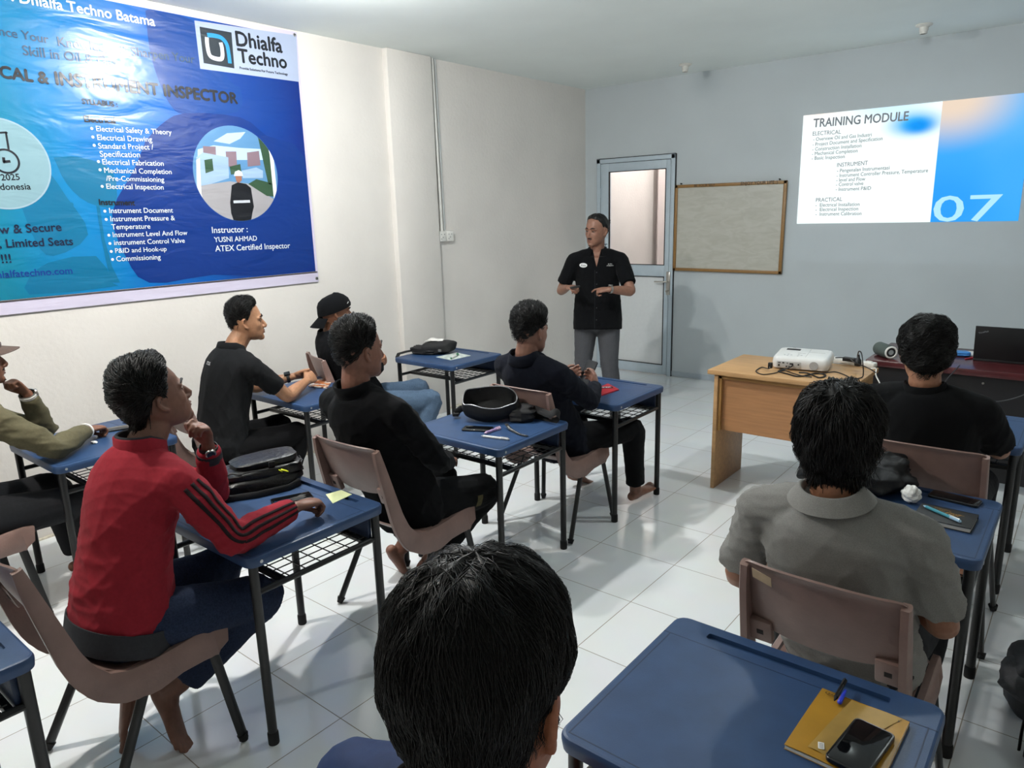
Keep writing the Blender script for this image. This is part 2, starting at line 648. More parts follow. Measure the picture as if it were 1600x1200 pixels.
for s_ in (-1, 1):
    mb = MB()
    mb.box((0.028, s_ * 0.047 - 0.043, -0.043), (0.038, s_ * 0.047 + 0.043, 0.043), bev=0.004)
    f = mb.build('face_plate', M_pvc, t)
    mb = MB()
    for dy, dz in ((-0.018, 0.018), (0.018, 0.018), (0, -0.008), (-0.02, -0.022)):
        mb.box((0.0375, s_ * 0.047 + dy - 0.005, dz - 0.005), (0.0392, s_ * 0.047 + dy + 0.005, dz + 0.005))
    mb.build('switch_detail', mat('pale grey switch', '#9a9c9a', 0.5, 0), f)

# ------------------------------------------------------------------ whiteboard
M_oak = mat('varnished wood moulding', '#8f6a3a', 0.4, 0.18, 6, stretch=(6, 6, 60))
M_wb = mat('smudged whiteboard', '#c9c6b8', 0.35, 0.0)


def smudge(m):
    nt = m.node_tree
    b = nt.nodes['Principled BSDF']
    tc = nt.nodes.new('ShaderNodeTexCoord')
    mp = nt.nodes.new('ShaderNodeMapping')
    mp.inputs['Scale'].default_value = (2.0, 2, 6)
    mp.inputs['Rotation'].default_value = (0, 0.35, 0)
    n = nt.nodes.new('ShaderNodeTexNoise')
    n.inputs['Scale'].default_value = 3
    n.inputs['Detail'].default_value = 8
    n.inputs['Distortion'].default_value = 1.2
    r = nt.nodes.new('ShaderNodeValToRGB')
    r.color_ramp.elements[0].position = 0.35
    r.color_ramp.elements[1].position = 0.62
    r.color_ramp.elements[0].color = srgb('#b4b3a8')
    r.color_ramp.elements[1].color = srgb('#bfbeb5')
    nt.links.new(tc.outputs['Object'], mp.inputs[0])
    nt.links.new(mp.outputs[0], n.inputs['Vector'])
    nt.links.new(n.outputs[0], r.inputs[0])
    nt.links.new(r.outputs[0], b.inputs['Base Color'])


smudge(M_wb)
t = thing('whiteboard', 'smudged whiteboard in a thin wooden frame right of the door', 'whiteboard', (-1.445, YF - 0.012, 1.602))
t.rotation_euler = (0, math.radians(0.3), 0)
bw, bh = 0.575, 0.44
mb = MB()
mb.box((-bw + 0.02, -0.012, -bh + 0.02), (bw - 0.02, 0.0, bh - 0.02))
mb.build('board', M_wb, t)
mb = MB()
fr = 0.03
mb.box((-bw, -0.024, bh - fr), (bw, 0.004, bh), bev=0.003)
mb.box((-bw, -0.024, -bh), (bw, 0.004, -bh + fr), bev=0.003)
mb.box((-bw, -0.024, -bh), (-bw + fr, 0.004, bh), bev=0.003)
mb.box((bw - fr, -0.024, -bh), (bw, 0.004, bh), bev=0.003)
fo = mb.build('frame', M_oak, t)
M_ink = mat('black marker ink', '#1d1712', 0.6, 0)
mb = MB()
put_text(mb, 'BE YOUR SELF', frame((-0.36, -0.0248, bh - 0.026), (1, 0, 0), (0, 0, 1)), width=0.22, bold=0.01)
mb.build('lettering', M_ink, fo, smooth=False)
mb = MB()
put_text(mb, 'ENJOY YOUR LIFE :)', frame((0.13, -0.0248, bh - 0.026), (1, 0, 0), (0, 0, 1)), width=0.36, bold=0.01)
mb.build('lettering', M_ink, fo, smooth=False)
for x in (-0.515, 0.5):
    mb = MB()
    mb.tube([(x, 0.01, bh + 0.012), (x, -0.02, bh + 0.014)], 0.006, seg=8)
    mb.tube([(x, -0.012, bh - 0.01), (x, -0.012, bh + 0.015)], 0.003, seg=6)
    mb.build('hanging_nail', M_hole, t)

# ------------------------------------------------------------------ projected slide (a lit picture on the wall)
SX0, SX1, SZ0, SZ1 = -0.763, 0.972, 1.636, 2.606
SD = 0.352
slide = thing('projected_slide', 'bright projected training slide on the front wall', 'projection', (0, YF, 0))


def grad_slide(name, base, blobs, strength):
    """self-lit picture: base colour with soft round colour fields; coords in metres on the wall"""
    m = bpy.data.materials.new(name)
    m.use_nodes = True
    nt = m.node_tree
    b = nt.nodes['Principled BSDF']
    tc = nt.nodes.new('ShaderNodeTexCoord')
    prev = None
    for (cx, cz, rx, rz, col) in blobs:
        mp = nt.nodes.new('ShaderNodeMapping')
        mp.inputs['Location'].default_value = (-cx / rx, 0, -cz / rz)
        mp.inputs['Scale'].default_value = (1 / rx, 0, 1 / rz)
        g = nt.nodes.new('ShaderNodeTexGradient')
        g.gradient_type = 'SPHERICAL'
        r = nt.nodes.new('ShaderNodeValToRGB')
        r.color_ramp.interpolation = 'EASE'
        r.color_ramp.elements[0].color = (0, 0, 0, 1)
        r.color_ramp.elements[1].color = (1, 1, 1, 1)
        r.color_ramp.elements[1].position = 0.85
        mx = nt.nodes.new('ShaderNodeMix')
        mx.data_type = 'RGBA'
        nt.links.new(tc.outputs['Object'], mp.inputs[0])
        nt.links.new(mp.outputs[0], g.inputs[0])
        nt.links.new(g.outputs['Fac'], r.inputs[0])
        nt.links.new(r.outputs[0], mx.inputs[0])
        if prev:
            nt.links.new(prev, mx.inputs[6])
        else:
            mx.inputs[6].default_value = srgb(base)
        mx.inputs[7].default_value = srgb(col)
        prev = mx.outputs[2]
    b.inputs['Base Color'].default_value = (0.01, 0.01, 0.01, 1)
    b.inputs['Specular IOR Level'].default_value = 0.0
    nt.links.new(prev, b.inputs['Emission Color'])
    b.inputs['Emission Strength'].default_value = strength
    return m


SLIDE_EMIT = 0.95
mb = MB()
mb.box((SX0, -0.004, SZ0), (SD, -0.001, SZ1))
mb.build('white_field', grad_slide('slide white field', '#f4ffff', [(-0.62, 2.66, 0.3, 0.16, '#fff0ea'), (-0.02, 2.60, 0.42, 0.12, '#d4f4ff'), (0.16, 2.45, 0.30, 0.15, '#45b8f2'), (0.19, 2.43, 0.17, 0.09, '#0f92f0')], 1.12), slide)
mb = MB()
mb.box((SD, -0.004, SZ0), (SX1, -0.001, SZ1))
mb.build('blue_field', grad_slide('slide blue field', '#3fb0ff', [(0.9, 2.55, 0.5, 0.6, '#62bdff'), (0.42, 2.62, 0.62, 0.46, '#f2ddc8'), (0.40, 1.75, 0.6, 0.5, '#2fa4ff'), (0.95, 2.0, 0.35, 0.4, '#45b2ff')], 1.0), slide)
M_st = emit('slide grey lettering', '#69727a', 0.85)
M_st2 = emit('slide fine lettering', '#5f7076', 0.8)
M_07 = emit('slide pale numerals', '#b4efff', SLIDE_EMIT)


def slide_text(body, p0, p1, m, bold=0.0, size=None, name='slide_text', spacing=1.0):
    a = on(p0[0], p0[1], 1, YF)
    b = on(p1[0], p1[1], 1, YF)
    w = (b - a).length
    k = MB()
    put_text(k, body, frame((a.x, -0.006, a.z), (b.x - a.x, 0, b.z - a.z), (0, 0, 1)), width=w, bold=bold, size=size, spacing=spacing)
    return k


k = slide_text('TRAINING MODULE', (1271, 199), (1419, 188), M_st, 0.02, 0.105)
k.build('slide_title', M_st, slide, smooth=False)
for q in (slide_text('ELECTRICAL', (1270, 212), (1314, 209), 0, 0.005, 0.05), slide_text('INSTRUMENT', (1308, 261), (1356, 257.5), 0, 0.005, 0.05), slide_text('PRACTICAL', (1275, 315.5), (1316, 314), 0, 0.005, 0.05)):
    q.build('slide_heading', M_st, slide, smooth=False)
for body, p0, p1 in (('- Overview Oil and Gas Industri', (1271, 220.5), (1362, 213)), ('- Project Document and Specification', (1270, 228.5), (1379, 219)),
                     ('- Construction Installation', (1269.5, 236), (1346, 230)), ('- Mechanical Completion', (1269, 243), (1340, 238)), ('- Basic Inspection', (1268.5, 250), (1320, 247)),
                     ('- Pengenalan Instrumentasi', (1308, 269.5), (1390, 264.5)), ('- Instrument Controller Pressure, Temperature', (1307.5, 277), (1450, 269)),
                     ('- level and Flow', (1307, 284), (1352, 282)), ('- Control valve', (1306.5, 291), (1349, 289)), ('- Instrument P&ID', (1306, 298.5), (1361, 296.5)),
                     ('-  Electrical Installation', (1274.5, 323), (1343, 321.5)), ('-  Electrical Inspection', (1274.5, 330), (1341, 328.5)), ('-  Instrument Calibration', (1274.5, 337), (1346, 336))):
    slide_text(body, p0, p1, 0, 0.006, 0.044).build('slide_line', M_st2, slide, smooth=False)
k = slide_text('07', (1457, 346), (1562, 344.5), 0, 0.006, 0.30)
zmin = min(v.z for v in k.v)
k.v = [V((v.x, v.y, max(v.z, SZ0 + 0.001))) for v in k.v]
k.build('slide_number', M_07, slide, smooth=False)
# ------------------------------------------------------------------ banner on the left wall
XB = XL + 0.010


def vinyl(name, col, wr=0.3, rough=0.27, ramp=None):
    m = mat(name, col, rough, 0)
    nt = m.node_tree
    b = nt.nodes['Principled BSDF']
    tc = nt.nodes.new('ShaderNodeTexCoord')
    mp = nt.nodes.new('ShaderNodeMapping')
    mp.inputs['Rotation'].default_value = (math.radians(38), 0, 0)
    mp.inputs['Scale'].default_value = (1, 1.0, 3.2)
    n = nt.nodes.new('ShaderNodeTexNoise')
    n.inputs['Scale'].default_value = 2.2
    n.inputs['Detail'].default_value = 3
    n.inputs['Distortion'].default_value = 0.6
    wv = nt.nodes.new('ShaderNodeTexNoise')
    wv.inputs['Scale'].default_value = 260
    bp = nt.nodes.new('ShaderNodeBump')
    bp.inputs['Strength'].default_value = wr
    bp.inputs['Distance'].default_value = 0.035
    bp2 = nt.nodes.new('ShaderNodeBump')
    bp2.inputs['Strength'].default_value = 0.12
    bp2.inputs['Distance'].default_value = 0.002
    nt.links.new(tc.outputs['Object'], mp.inputs[0])
    nt.links.new(mp.outputs[0], n.inputs['Vector'])
    nt.links.new(tc.outputs['Object'], wv.inputs['Vector'])
    nt.links.new(n.outputs[0], bp.inputs['Height'])
    nt.links.new(wv.outputs[0], bp2.inputs['Height'])
    nt.links.new(bp.outputs[0], bp2.inputs['Normal'])
    nt.links.new(bp2.outputs[0], b.inputs['Normal'])
    if ramp:
        sx = nt.nodes.new('ShaderNodeSeparateXYZ')
        nt.links.new(tc.outputs['Object'], sx.inputs[0])
        n3 = nt.nodes.new('ShaderNodeTexNoise')
        n3.inputs['Scale'].default_value = 1.6
        n3.inputs['Detail'].default_value = 1
        nt.links.new(tc.outputs['Object'], n3.inputs['Vector'])
        ad = nt.nodes.new('ShaderNodeMath')
        ad.operation = 'MULTIPLY_ADD'
        ad.inputs[1].default_value = 0.55
        nt.links.new(n3.outputs[0], ad.inputs[0])
        nt.links.new(sx.outputs['Y'], ad.inputs[2])
        mr = nt.nodes.new('ShaderNodeMapRange')
        mr.inputs[1].default_value = -1.55
        mr.inputs[2].default_value = 0.95
        nt.links.new(ad.outputs[0], mr.inputs[0])
        r = nt.nodes.new('ShaderNodeValToRGB')
        els = r.color_ramp.elements
        els[0].position, els[0].color = ramp[0][0], srgb(ramp[0][1])
        els[1].position, els[1].color = ramp[-1][0], srgb(ramp[-1][1])
        for p_, c_ in ramp[1:-1]:
            e = els.new(p_)
            e.color = srgb(c_)
        nt.links.new(mr.outputs[0], r.inputs[0])
        nt.links.new(r.outputs[0], b.inputs['Base Color'])
    return m


def bp_(px, py, lay=0):
    p = on(px, py, 0, XB)
    return V((XB + 0.0012 + lay * 0.0008, p.y, p.z))


def poly_layer(mb, pts, lay, th=0.0006, smooth=0, k=2.4):
    pts = [(x / k, y / k) for x, y in pts]
    if smooth:
        pts = cr(pts + [pts[0]], smooth)[:-1]
    vs = [bp_(x, y, lay) for x, y in pts]
    vs = [V((p.x, min(p.y, py1 - 0.002), min(max(p.z, pz0 + 0.002), pz1 - 0.002))) if lay < 2 else p for p in vs]
    n = len(vs)
    bm = bmesh.new()
    bv = [bm.verts.new(p) for p in vs]
    for i in range(n):
        bm.edges.new((bv[i], bv[(i + 1) % n]))
    bmesh.ops.triangle_fill(bm, edges=bm.edges[:], use_beauty=True)
    bm.verts.index_update()
    mb.add([v.co.copy() for v in bm.verts], [[v.index for v in f.verts] for f in bm.faces])
    bm.free()


def disc_layer(mb, c, r, lay, n=64, r0=0.0):
    o = len(mb.v)
    if r0:
        vs = [c + V((lay * 0.0008, q * math.cos(2 * PI * k / n), q * math.sin(2 * PI * k / n))) for q in (r0, r) for k in range(n)]
        mb.add(vs, [(k, (k + 1) % n, n + (k + 1) % n, n + k) for k in range(n)])
    else:
        mb.add([c + V((lay * 0.0008, r * math.cos(2 * PI * k / n), r * math.sin(2 * PI * k / n))) for k in range(n)], [tuple(range(n))])


BANR = thing('banner', 'large blue glossy vinyl training banner hung high on the left wall', 'banner', (0, 0, 0))
by0, by1, bz0, bz1 = -3.15, 0.672, 1.335, 3.105
mb = MB()
rows = []
for i in range(13):
    z = bz0 + (bz1 - bz0) * i / 12
    rows.append([V((XB + 0.0, by0 + (by1 - by0) * k / 40, z)) for k in range(41)])
mb.sheet(rows, 0.002)
M_vwhite = vinyl('white vinyl border', '#cdc7dc')
mb.build('vinyl_sheet', M_vwhite, BANR)
# printed field
pz0, pz1, py1 = 1.415, 3.07, 0.652
mb = MB()
mb.sheet([[V((XB + 0.0012, by0 + (py1 - by0) * k / 40, pz0 + (pz1 - pz0) * i / 12)) for k in range(41)] for i in range(13)])
M_print = vinyl('printed blue gradient', '#1570c8', ramp=[(0.0, '#1f7880'), (0.18, '#0f7391'), (0.36, '#0a76b2'), (0.55, '#095fb2'), (0.75, '#0b3d8c'), (1.0, '#0a2876')])
PR = mb.build('printed_field', M_print, BANR)
mb = MB()
poly_layer(mb, [(545, 40), (590, 30), (720, 75), (860, 300), (900, 330), (890, 420), (700, 430), (640, 395), (590, 290), (560, 180)], 1, smooth=3)
mb.build('printed_head_silhouette', vinyl('print mid blue', '#0c3e88'), PR)
mb = MB()
poly_layer(mb, [(545, 530), (600, 470), (690, 425), (900, 440), (1000, 510), (1140, 590), (1165, 1000), (800, 1030), (560, 1060), (470, 960), (420, 800), (500, 640)], 1.5, smooth=3)
mb.build('printed_shoulder_silhouette', vinyl('print deep blue', '#0a2f78'), PR)
M_met = vinyl('print teal blue', '#0c678f')
mb = MB()
poly_layer(mb, [(50, 690), (150, 620), (250, 740), (330, 880), (200, 960), (130, 900)], 1, smooth=3)
mb.build('printed_meter_silhouette', M_met, PR)
mb = MB()
poly_layer(mb, [(200, 590), (300, 590), (420, 640), (430, 770), (330, 760), (250, 690)], 1, smooth=3)
mb.build('printed_meter_silhouette', M_met, PR)
mb = MB()
poly_layer(mb, [(110, 1040), (180, 985), (360, 960), (420, 1060), (420, 1075), (110, 1105)], 1, smooth=2)
mb.build('printed_meter_silhouette', M_met, PR)
mb = MB()
poly_layer(mb, [(360, 770), (372, 770), (392, 900), (420, 1000), (450, 1060), (415, 1060), (380, 900)], 2)
mb.build('printed_cable', M_met, PR)
mb = MB()
poly_layer(mb, [(205, 730), (222, 728), (228, 780), (250, 790), (262, 760), (275, 765), (268, 800), (240, 815), (215, 800)], 2, smooth=2)
mb.build('printed_hook', M_met, PR)
M_hem = mat('dark stitched rope', '#55504e', 0.8, 0.4, 300)
mb = MB()
mb.tube([(XB + 0.004, by0, pz0 - 0.004), (XB + 0.004, py1 + 0.01, pz0 - 0.004)], 0.004, seg=6)
mb.build('hem_rope', M_hem, BANR)
mb = MB()
for yy, zz in ((by1 - 0.02, bz1 - 0.02), (by1 - 0.015, bz0 + 0.025)):
    mb.loft([[V((XB + x, yy + r * math.cos(2 * PI * k / 16), zz + r * math.sin(2 * PI * k / 16))) for k in range(16)] for r, x in ((0.006, 0.001), (0.006, 0.004), (0.012, 0.004), (0.013, 0.001))])
mb.build('eyelet', M_steel, BANR)


def banner_text(lines, m, name, bold=0.0, lay=4, k=1.0, parent=None, asp=None):
    for body, p0, p1 in lines:
        mb = MB()
        a, b = bp_(p0[0] / k, p0[1] / k, lay), bp_(p1[0] / k, p1[1] / k, lay)
        put_text(mb, body, frame(a, b - a, (0, 0, 1)), width=(b - a).length, bold=bold)
        mb.build(name, m, parent or PR, smooth=False)


M_tw = vinyl('print white', '#d3dde4')
M_td = vinyl('print charcoal', '#1d2027')
M_tg = vinyl('print slate', '#2d4a66')
M_tn = vinyl('print navy', '#173a8a')
banner_text([('PT.', (-14, -4), (21, 2)), ('Dhialfa Techno Batama', (31, 4.5), (242, 41))], M_tw, 'heading_lettering', 0.025)
banner_text([('Enhance Your', (-44, 48), (76, 68)), ('Knowledge & Sharpen Your', (91, 72), (304, 99)), ('Skill in Oil & Gas', (36, 86), (182, 104))], M_tg, 'slogan_lettering', 0.012)
banner_text([('ELECTRICAL &', (-112, 106), (76, 131)), ('INSTRUMENT INSPECTOR', (88, 132), (371, 162))], M_td, 'title_lettering', 0.045)
banner_text([('SYLLABUS :', (308, 389), (440, 401)), ('Electrical', (317, 457), (432, 463)), ('Instrument', (372, 768), (505, 770))], M_td, 'section_lettering', 0.04, k=2.4)
L = [('Electrical Safety & Theory', (361, 492), (643, 505)), ('Electrical Drawing', (365, 525), (570, 532)), ('Standard Project /', (369, 557), (575, 561)), ('Specification', (375, 588), (525, 590)),
     ('Electrical Fabrication', (384, 617), (613, 622)), ('Mechanical Completion', (391, 648), (643, 653)), ('/Pre-Commissioning', (398, 678), (615, 682)), ('Electrical Inspection', (399, 708), (613, 711)),
     ('Instrument Document', (410, 799), (648, 797)), ('Instrument Pressure &', (414, 830), (655, 826)), ('Temperature', (418, 860), (563, 857)), ('Instrument Level And Flow', (423, 889), (702, 881)),
     ('instrument Control Valve', (428, 919), (692, 910)), ('P&ID and Hook-up', (432, 949), (624, 941)), ('Commissioning', (436, 980), (602, 972)),
     ('Instructor :', (795, 874), (928, 870)), ('YUSNI AHMAD', (803, 908), (963, 902)), ('ATEX Certified Inspector', (807, 943), (1087, 930))]
banner_text(L, M_tw, 'syllabus_lettering', 0.008, k=2.4)
for x, y in ((343, 482), (347, 514), (352, 545), (368, 606), (374, 637), (382, 699), (392, 792), (397, 823), (407, 882), (411, 913), (416, 943), (421, 973)):
    mb = MB()
    disc_layer(mb, bp_(x / 2.4, y / 2.4), 0.0085, 4, 14)
    mb.build('bullet_dot', M_tw, PR, smooth=False)
banner_text([('Register Now & Secure', (-115, 371), (96, 360.5)), ('Your Spot., Limited Seats', (-100, 391), (114, 382.5)), ('!!!', (3, 411), (17.5, 410))], M_tn if False else vinyl('print black', '#15203a'), 'offer_lettering', 0.02)
banner_text([('www.dhialfatechno.com', (-62, 438), (113, 427.5))], M_tn, 'address_lettering', 0.01)
# logo panel
mb = MB()
poly_layer(mb, [(728, 77), (1110, 133), (1120, 307), (750, 258)], 2)
LG = mb.build('logo_panel', vinyl('print pale panel', '#a4b0c9'), PR, smooth=False)
mb = MB()
poly_layer(mb, [(747, 100), (867, 122), (878, 257), (763, 237)], 3)
mb.build('logo_square', vinyl('print dark square', '#2a3138'), LG, smooth=False)


def stroke(pts, w, lay, mb, k=2.4):
    P = [bp_(x / k, y / k, lay) for x, y in cr(pts, 5)]
    Lf, Rt = [], []
    for i, p in enumerate(P):
        t = (P[min(i + 1, len(P) - 1)] - P[max(i - 1, 0)]).normalized()
        n = V((0, -t.z, t.y)) * w / 2
        Lf.append(p + n)
        Rt.append(p - n)
    mb.sheet([Lf, Rt])


mb = MB()
stroke([(774, 140), (776, 170), (784, 205), (800, 218), (826, 222), (833, 210), (831, 180), (826, 160)], 0.026, 4, mb)
mb.build('logo_mark', vinyl('print pale mark', '#cfd6df'), LG, smooth=False)
mb = MB()
stroke([(776, 132), (800, 134), (828, 142), (848, 165), (856, 200), (861, 238)], 0.026, 4.5, mb)
mb.build('logo_arc', vinyl('print cyan arc', '#2f8fcb'), LG, smooth=False)
banner_text([('Dhialfa', (887, 171), (1058, 198)), ('Techno', (895, 233), (1075, 257))], M_td, 'logo_lettering', 0.03, k=2.4, parent=LG)
banner_text([('Provide Solutions For Future Technology', (898, 259), (1078, 283))], M_td, 'logo_tagline', 0.03, k=2.4, parent=LG)
# pale disc with a clock
cc = bp_(2, 256)
rr = abs(bp_(79, 258).y - cc.y)
mb = MB()
disc_layer(mb, cc, rr, 2, r0=rr * 0.96)
DS = mb.build('date_disc_rim', vinyl('print grey rim', '#8fa9b8'), PR, smooth=False)
mb = MB()
disc_layer(mb, cc, rr * 0.965, 2.5)
DS = mb.build('date_disc', vinyl('print pale disc', '#7d9ea9'), PR, smooth=False)
c2_ = bp_(9, 252)
mb = MB()
disc_layer(mb, c2_, 0.066, 4, r0=0.055)
mb.build('clock_ring', M_td, DS, smooth=False)
mb = MB()
stroke([(12, 590), (14, 606), (15, 608)], 0.014, 4, mb)
stroke([(14, 607), (26, 606), (38, 605)], 0.014, 4, mb)
stroke([(-40, 500), (20, 497), (22, 498)], 0.01, 4, mb)
stroke([(21, 497), (30, 550), (32, 565)], 0.01, 4, mb)
mb.build('clock_icon', M_td, DS, smooth=False)
banner_text([('2025', (2, 282), (31, 281)), ('Batam, Indonesia', (-62, 298), (48, 296))], M_td, 'date_lettering', 0.02, parent=DS)
# round photograph
cp = bp_(370.5, 272)
rp = abs(bp_(436, 273).y - bp_(305, 270).y) / 2
mb = MB()
disc_layer(mb, cp, rp, 2)
PH = mb.build('round_photo', vinyl('print photo sky', '#5583ad'), PR, smooth=False)


def in_circle(mb, pts, lay, k=2.4):
    """picture fragment clipped to the round photo"""
    vs = [bp_(x / k, y / k, lay) for x, y in pts]
    den = []
    for i, a in enumerate(vs):
        b = vs[(i + 1) % len(vs)]
        for q in range(10):
            den.append(a.lerp(b, q / 10))
    out = []
    for p in den:
        d = V((0, p.y - cp.y, p.z - cp.z))
        if d.length > rp * 0.995:
            d = d.normalized() * rp * 0.995
        out.append(V((p.x, cp.y + d.y, cp.z + d.z)))
    bm = bmesh.new()
    keep = [out[0]]
    for p in out[1:]:
        if (p - keep[-1]).length > 1e-4:
            keep.append(p)
    if (keep[0] - keep[-1]).length < 1e-4:
        keep.pop()
    bv = [bm.verts.new(p) for p in keep]
    for i in range(len(bv)):
        bm.edges.new((bv[i], bv[(i + 1) % len(bv)]))
    bmesh.ops.triangle_fill(bm, edges=bm.edges[:], use_beauty=True)
    bm.verts.index_update()
    mb.add([v.co.copy() for v in bm.verts], [[v.index for v in f.verts] for f in bm.faces])
    bm.free()


for nm, col, lay, polys in (
    ('photo_cloud', '#a9c0d8', 2.5, [[(800, 530), (850, 500), (920, 495), (900, 520), (860, 540)], [(740, 560), (800, 545), (900, 555), (1000, 560), (1000, 600), (740, 600)]]),
    ('photo_road', '#979599', 2.6, [[(720, 700), (860, 680), (940, 690), (1060, 770), (1000, 840), (780, 840), (720, 760)]]),
    ('photo_tower', '#7c6872', 2.7, [[(760, 548), (808, 550), (810, 600), (762, 600)], [(845, 568), (885, 568), (888, 625), (850, 625)], [(925, 572), (970, 566), (976, 620), (928, 625)]]),
    ('photo_building', '#8fa8c2', 2.8, [[(735, 590), (760, 572), (855, 590), (858, 668), (790, 690), (735, 700)], [(905, 640), (960, 628), (985, 640), (985, 668), (910, 668)]]),
    ('photo_trees', '#2f4a35', 2.9, [[(965, 510), (1000, 540), (1020, 590), (1030, 700), (1005, 690), (985, 600)], [(930, 690), (960, 672), (1030, 690), (1050, 740), (1000, 735)], [(765, 600), (795, 595), (800, 640), (770, 650)], [(860, 625), (900, 615), (905, 650), (865, 655)]]),
    ('photo_post', '#dfe2e6', 3.0, [[(735, 600), (748, 592), (756, 760), (742, 770)], [(1008, 560), (1022, 565), (1040, 750), (1026, 745)]]),
    ('photo_man_clothes', '#14161c', 3.2, [[(868, 695), (890, 684), (922, 690), (940, 705), (951, 775), (945, 800), (940, 835), (878, 835), (866, 800), (862, 760)]]),
    ('photo_man_belt', '#b7bcc4', 3.4, [[(874, 752), (936, 750), (937, 760), (875, 762)]]),
    ('photo_man_face', '#8d5f4c', 3.4, [[(880, 658), (905, 656), (906, 676), (896, 686), (886, 682)]]),
    ('photo_man_helmet', '#cfe0da', 3.6, [[(876, 660), (880, 644), (894, 638), (906, 645), (910, 660)]]),
):
    M_ph = vinyl('print ' + nm.replace('_', ' '), col)
    for pl_ in polys:
        mb = MB()
        in_circle(mb, pl_, lay)
        mb.build(nm, M_ph, PH, smooth=False)
# ------------------------------------------------------------------ student desks
M_blue = mat('dark blue moulded plastic', '#2a4469', 0.42, 0.10, 14, 0.05, 300, spec=0.45)
M_blue2 = mat('darker blue apron plastic', '#1b2e4b', 0.5, 0.05)
M_black = mat('black painted steel tube', '#121314', 0.38, 0.1, 40, spec=0.5)
M_rub = mat('black rubber', '#0c0c0d', 0.8, 0.05)
M_screw = mat('zinc screw', '#c2c4c6', 0.35, 0.05, metal=0.8)
DW, DD, DH = 0.64, 0.585, 0.726
HX, HY = 0.288, 0.262


def build_desk(label):
    t = thing('student_desk', label, 'desk', (0, 0, 0), 0, 'blue school desks')
    # top with rounded corners and a real pen groove
    loop = lambda w, d, r, z: [V((x, y, z)) for x, y in rrect(w, d, r, 5)]
    mb = MB()
    mb.loft([loop(DW - 0.02, DD - 0.02, 0.028, DH - 0.040), loop(DW - 0.004, DD - 0.004, 0.035, DH - 0.036), loop(DW, DD, 0.035, DH - 0.018), loop(DW, DD, 0.035, DH - 0.008), loop(DW - 0.006, DD - 0.006, 0.033, DH - 0.002), loop(DW - 0.016, DD - 0.016, 0.03, DH)], closed_ends=False)
    top = loop(DW - 0.016, DD - 0.016, 0.03, DH)
    slot = [V((x, y, DH)) for x, y in rrect(0.43, 0.024, 0.006, 3, 0, DD / 2 - 0.052)]
    bm = bmesh.new()
    for lp in (top, slot):
        bv = [bm.verts.new(p) for p in lp]
        for i in range(len(bv)):
            bm.edges.new((bv[i], bv[(i + 1) % len(bv)]))
    bmesh.ops.triangle_fill(bm, edges=bm.edges[:], use_beauty=True)
    bm.verts.index_update()
    mb.add([v.co.copy() for v in bm.verts], [[v.index for v in f.verts] for f in bm.faces])
    bm.free()
    mb.loft([slot, [p - V((0, 0, 0.012)) for p in slot]], closed_ends=False)
    mb.add([p - V((0, 0, 0.012)) for p in slot], [tuple(range(len(slot)))])
    mb.add(loop(DW - 0.02, DD - 0.02, 0.028, DH - 0.040), [tuple(range(24))])
    tp = mb.build('tabletop', M_blue, t)
    mb = MB()                                           # moulded lines: front strip and border
    w2, d2 = DW / 2 - 0.022, DD / 2 - 0.022
    ln = 0.0014
    for a, b in (((-DW / 2 + 0.006, DD / 2 - 0.098), (DW / 2 - 0.006, DD / 2 - 0.098)), ((-w2, -d2), (w2, -d2)), ((-w2, -d2), (-w2, DD / 2 - 0.098)), ((w2, -d2), (w2, DD / 2 - 0.098))):
        mb.box((a[0] - ln, a[1] - ln, DH - 0.001), (b[0] + ln, b[1] + ln, DH + 0.0004))
    mb.build('moulded_line', M_blue2, tp)
    mb = MB()
    mb.box((-HX + 0.01, HY - 0.03, DH - 0.15), (HX - 0.01, HY - 0.012, DH - 0.036), bev=0.004)
    mb.build('front_apron', M_blue2, t)
    for sx in (-1, 1):
        for sy in (-1, 1):
            mb = MB()
            mb.tube([(sx * HX, sy * HY, DH - 0.038), (sx * HX, sy * HY, 0.03)], 0.0165, seg=14, cap='flat')
            lg = mb.build('leg', M_black, t)
            mb = MB()
            mb.tube([(sx * HX, sy * HY, 0.04), (sx * HX, sy * HY, 0.004)], 0.0195, seg=14, cap='round')
            mb.build('rubber_foot', M_rub, lg)
        mb = MB()
        mb.tube([(sx * HX, -HY, 0.585), (sx * HX, HY, 0.585)], 0.011, seg=10, cap='flat')
        mb.build('side_rail', M_black, t)
        mb = MB()
        for y in (-HY + 0.015,):
            mb.tube([(sx * (DW / 2 - 0.003), y, DH - 0.019), (sx * (DW / 2 + 0.0015), y, DH - 0.019)], 0.006, seg=10, cap='flat')
        mb.build('screw', M_screw, t)
    mb = MB()
    mb.box((-HX, HY - 0.055, 0.575), (HX, HY - 0.035, 0.597), bev=0.003)
    mb.build('shelf_bar', M_black, t)
    mb = MB()
    mb.box((-HX, -HY + 0.10, 0.575), (HX, -HY + 0.12, 0.597), bev=0.003)
    mb.build('shelf_bar', M_black, t)
    mb = MB()
    y0, y1 = -HY + 0.11, HY - 0.045
    for k in range(12):
        x = -HX + 0.02 + (2 * HX - 0.04) * k / 11
        mb.tube([(x, y0, 0.600), (x, y1, 0.600)], 0.0024, seg=6)
    for k in range(6):
        y = y0 + 0.02 + (y1 - y0 - 0.04) * k / 5
        mb.tube([(-HX, y, 0.596), (HX, y, 0.596)], 0.0024, seg=6)
    mb.build('wire_shelf', M_black, t)
    index_kids(t)
    return t


